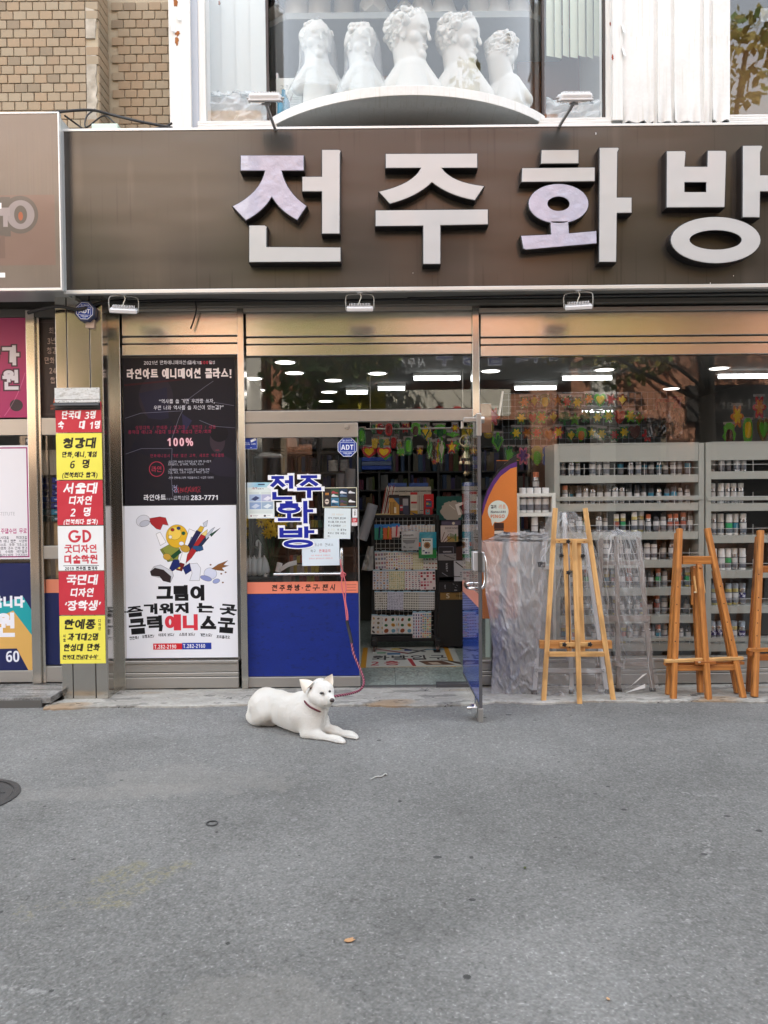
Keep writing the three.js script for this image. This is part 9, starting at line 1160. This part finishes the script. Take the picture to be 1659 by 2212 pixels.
// ================================================================ across the street: what the steel and the panes mirror
{
const ZO = 8.9;
const brickT = pixTex(512, 512, (() => { const t = vnoise(981, 64); return (u, v) => { const row = Math.floor(v * 32), x = u * 16 + (row % 2) * .5, fx = x - Math.floor(x), fy = v * 32 - row, mort = fx < .05 || fy < .12; const k = t(Math.floor(x) * 3.7, row * 2.3); return mort ? [150, 136, 118] : [150 + k * 46, 100 + k * 34, 76 + k * 28]; }; })());
const o = thing('brick_building', 'red brick building across the street seen only as reflections', 'building');
part(o, 'wall', [boxUV(bx(-2.3, 12, 3.0, 8.8, ZO + 0.3, ZO + 0.6)), boxUV(bx(-2.3, 12, 0.0, 0.5, ZO + 0.25, ZO + 0.55)), ...[-1.9, 2.9, 5.6, 11.5].map((x) => boxUV(bx(x, x + 0.5, 0, 8.8, ZO + 0.12, ZO + 0.3)))], M({ map: rep(brickT, 0.75), roughness: 0.85 }));
part(o, 'body', bx(-2.3, 12, 0, 8.7, ZO + 0.62, ZO + 6), mUpper);
const mWin = MP({ color: lin(0.03, 0.035, 0.04), roughness: 0.05 }), mFr = M({ color: lin(0.5, 0.5, 0.48), roughness: 0.5 });
for (const x of [-1, 0.6, 3.8, 7, 9]) { const f = part(o, 'window', bx(x, x + 1.2, 5.4, 6.9, ZO + 0.26, ZO + 0.31), mFr); part(f, 'pane', bx(x + .06, x + 1.14, 5.46, 6.84, ZO + 0.25, ZO + 0.258), mWin); }
part(o, 'shop_window', [bx(-1.3, 2.8, 0.5, 2.9, ZO + 0.32, ZO + 0.4), bx(3.5, 5.5, 0.5, 2.9, ZO + 0.32, ZO + 0.4), bx(6.2, 11.4, 0.5, 2.9, ZO + 0.32, ZO + 0.4)], mWin);
part(o, 'pale_column', [bx(4.05, 4.5, 0, 6.2, ZO - 0.05, ZO + 0.11), bx(-2.75, -2.35, 0, 8, ZO - 0.05, ZO + 0.11)], M({ color: lin(0.62, 0.6, 0.55), roughness: 0.8 }));
const pb = thing('pale_building', 'pale rendered building across the street, mirrored at the left', 'building'); part(pb, 'wall', [bx(-11, -2.32, 3.0, 9, ZO + .28, ZO + 5), bx(-11, -2.32, 0, .5, ZO + .28, ZO + 1), ...[-11, -7.2, -2.9].map((x) => bx(x, x + .55, .5, 3, ZO + .28, ZO + 1))], M({ color: lin(.74, .54, .4), roughness: .85 })); for (const x of [-10, -8, -5.8, -4]) { const f = part(pb, 'window', bx(x, x + 1.2, 5, 6.4, ZO + .24, ZO + .279), mFr); part(f, 'pane', bx(x + .06, x + 1.14, 5.06, 6.34, ZO + .23, ZO + .238), mWin); } part(pb, 'shop_window', [bx(-10.4, -7.25, .5, 2.98, ZO + .4, ZO + .5), bx(-6.6, -2.95, .5, 2.98, ZO + .4, ZO + .5)], mWin);
const back = (g) => g.rotateY(Math.PI);
const sg2 = (x0, x1, y0, y1, z, w, h, draw, label) => { const g = back(new THREE.BoxGeometry(x1 - x0, y1 - y0, 0.12)).translate((x0 + x1) / 2, (y0 + y1) / 2, z); solo('shop_board', g, M({ map: canvasTex(w, h, draw), roughness: 0.5 }), label, 'sign'); };
sg2(0.0, 3.6, 3.75, 4.7, ZO + 0.05, 1024, 270, (g, w, h) => { g.fillStyle = '#2b2d2c'; g.fillRect(0, 0, w, h); const q = { color: '#1f2a58', outline: '#c9ccd6', owid: .06, lw: .13 }; write(g, '세무사', 60, 180, 84, q); write(g, '김', 360, 190, 100, q); write(g, '영', 500, 190, 100, q); write(g, '수', 640, 190, 100, q); write(g, '세무회계', 775, 120, 52, { color: '#c9ccd6', lw: .1 }); write(g, '사무소', 790, 200, 52, { color: '#c9ccd6', lw: .1 }); }, 'dark office sign across the street, mirrored in the transom');
sg2(-1.9, 2.4, 3.0, 3.5, ZO - 0.4, 1024, 120, (g, w, h) => { g.fillStyle = '#cfcabd'; g.fillRect(0, 0, w, h); g.fillStyle = '#bcae3a'; g.fillRect(560, 0, 220, h); write(g, '수제왕돈가스', 520, 60, 34, { color: '#4a4438' }); write(g, '불맛보쌈', 850, 60, 40, { color: '#4a3a2a' }); g.fillStyle = '#c9302a'; for (const x of [160, 240, 320, 420]) { g.beginPath(); g.arc(x, 100, 26, 3.14, 0); g.fill(); } g.strokeStyle = '#554f46'; g.lineWidth = 4; for (let i = 0; i < 4; i++) { g.beginPath(); g.moveTo(60 + i * 110, h); g.lineTo(150 + i * 110, 0); g.stroke(); } }, 'pale restaurant sign across the street, mirrored low in the transom');
sg2(-4.1, -2.9, 3.1, 4.7, ZO + 0.02, 256, 340, (g, w, h) => { g.fillStyle = '#d9601f'; g.fillRect(0, 0, w, h * .55); g.fillStyle = '#d6d2cc'; g.fillRect(0, h * .55, w, h * .45); write(g, '만화', 60, 120, 90, { color: '#ece6dc' }); g.font = 'bold 80px sans-serif'; g.fillStyle = '#b02a2a'; g.fillText('GD', 70, 300); }, 'orange and white sign across the street, mirrored at the left of the transom');
sg2(5.9, 9.4, 2.9, 3.6, ZO + 0.05, 512, 110, (g, w, h) => { g.fillStyle = '#3a3634'; g.fillRect(0, 0, w, h); write(g, '라이브', 60, 76, 46, { color: '#b8b2a8' }); g.fillStyle = '#b8b2a8'; g.font = 'bold 40px sans-serif'; g.fillText('insal-bar', 250, 74); }, 'dark bar sign across the street, mirrored in the right window');
const mLf = [MP({ color: lin(0.15, 0.22, 0.04), roughness: 0.7, transmission: 0.3, thickness: 0, side: THREE.DoubleSide }), MP({ color: lin(0.3, 0.25, 0.05), roughness: 0.7, transmission: 0.3, thickness: 0, side: THREE.DoubleSide })], mBk = M({ color: lin(0.16, 0.13, 0.1), roughness: 0.9, bumpMap: rep(softBump, 3), bumpScale: 0.02 });
const tree = (x, z, h, y0, spread, seed, label, m = 1) => {
const t = thing('street_tree', label, 'tree', null, [x, 0, z]), r = rng(seed);
part(t, 'trunk', [tube([V(0, 0, 0), V(0.04, y0 * .5, 0.03), V(-0.03, y0, 0), V(0.02, h * .8, 0)], 0.13, 20, 9)], mBk); const limbs = []; const tips = [];
for (let i = 0; i < 9 * m; i++) { const a = r() * 6.283, y = y0 + r() * (h - y0) * .6, e = V(Math.cos(a) * spread * (.5 + r() * .5), y + .5 + r() * .8, Math.sin(a) * spread * (.5 + r() * .5)); limbs.push(tube([V(0, y - .3, 0), e.clone().multiplyScalar(.5).setY(y + .25), e], 0.035, 8, 5)); tips.push(e); } part(t, 'limb', limbs, mBk);
for (const [k, n] of [[0, 2600 / m], [1, 900 * m * m]]) { const g = new THREE.BufferGeometry(), pos = []; for (let i = 0; i < n; i++) { const c = tips[Math.floor(r() * tips.length)], R = .15 + .6 * Math.sqrt(r()), a = r() * 6.283, b = Math.acos(r() * 2 - 1), q = V(c.x + R * Math.sin(b) * Math.cos(a) * 1.1, c.y + R * Math.cos(b) * .8 - .1, c.z + R * Math.sin(b) * Math.sin(a) * 1.1), s = .045 + r() * .04, u = V(r() - .5, r() - .5, r() - .5).normalize().multiplyScalar(s), v = V(r() - .5, r() - .8, r() - .5).normalize().multiplyScalar(s * 1.3); const A = q.clone().add(u), B = q.clone().sub(u), C = q.clone().add(v), D = q.clone().sub(v); for (const p of [A, C, B, A, B, D]) pos.push(p.x, p.y, p.z); } g.setAttribute('position', new THREE.Float32BufferAttribute(pos, 3)); g.computeVertexNormals(); part(t, 'crown', g, mLf[k]); }
};
tree(-1.0, 7.6, 6.2, 2.9, 1.3, 3, 'leafy street tree across the street, mirrored in the transom and steel'); tree(5.6, 7.2, 10.6, 3, 2.4, 4, 'yellowing street tree across the street, mirrored at the right', 2.5); tree(-5.2, 7.8, 6.8, 3, 1.4, 5, 'leafy street tree across the street beyond the left edge');
const cr = thing('crate_stack', 'stack of pale wooden crates by the far kerb, mirrored in the right window', 'crates', null, [3.4, 0, 7.3]); for (let i = 0; i < 6; i++) { part(cr, 'crate', [bx(-.4, .4, i * .28, i * .28 + .1, -.25, .25), bx(-.4, .4, i * .28 + .13, i * .28 + .26, -.25, .25)], M({ color: lin(.42, .26, .14), roughness: .8 })); }
}
renderer.render(scene, camera);
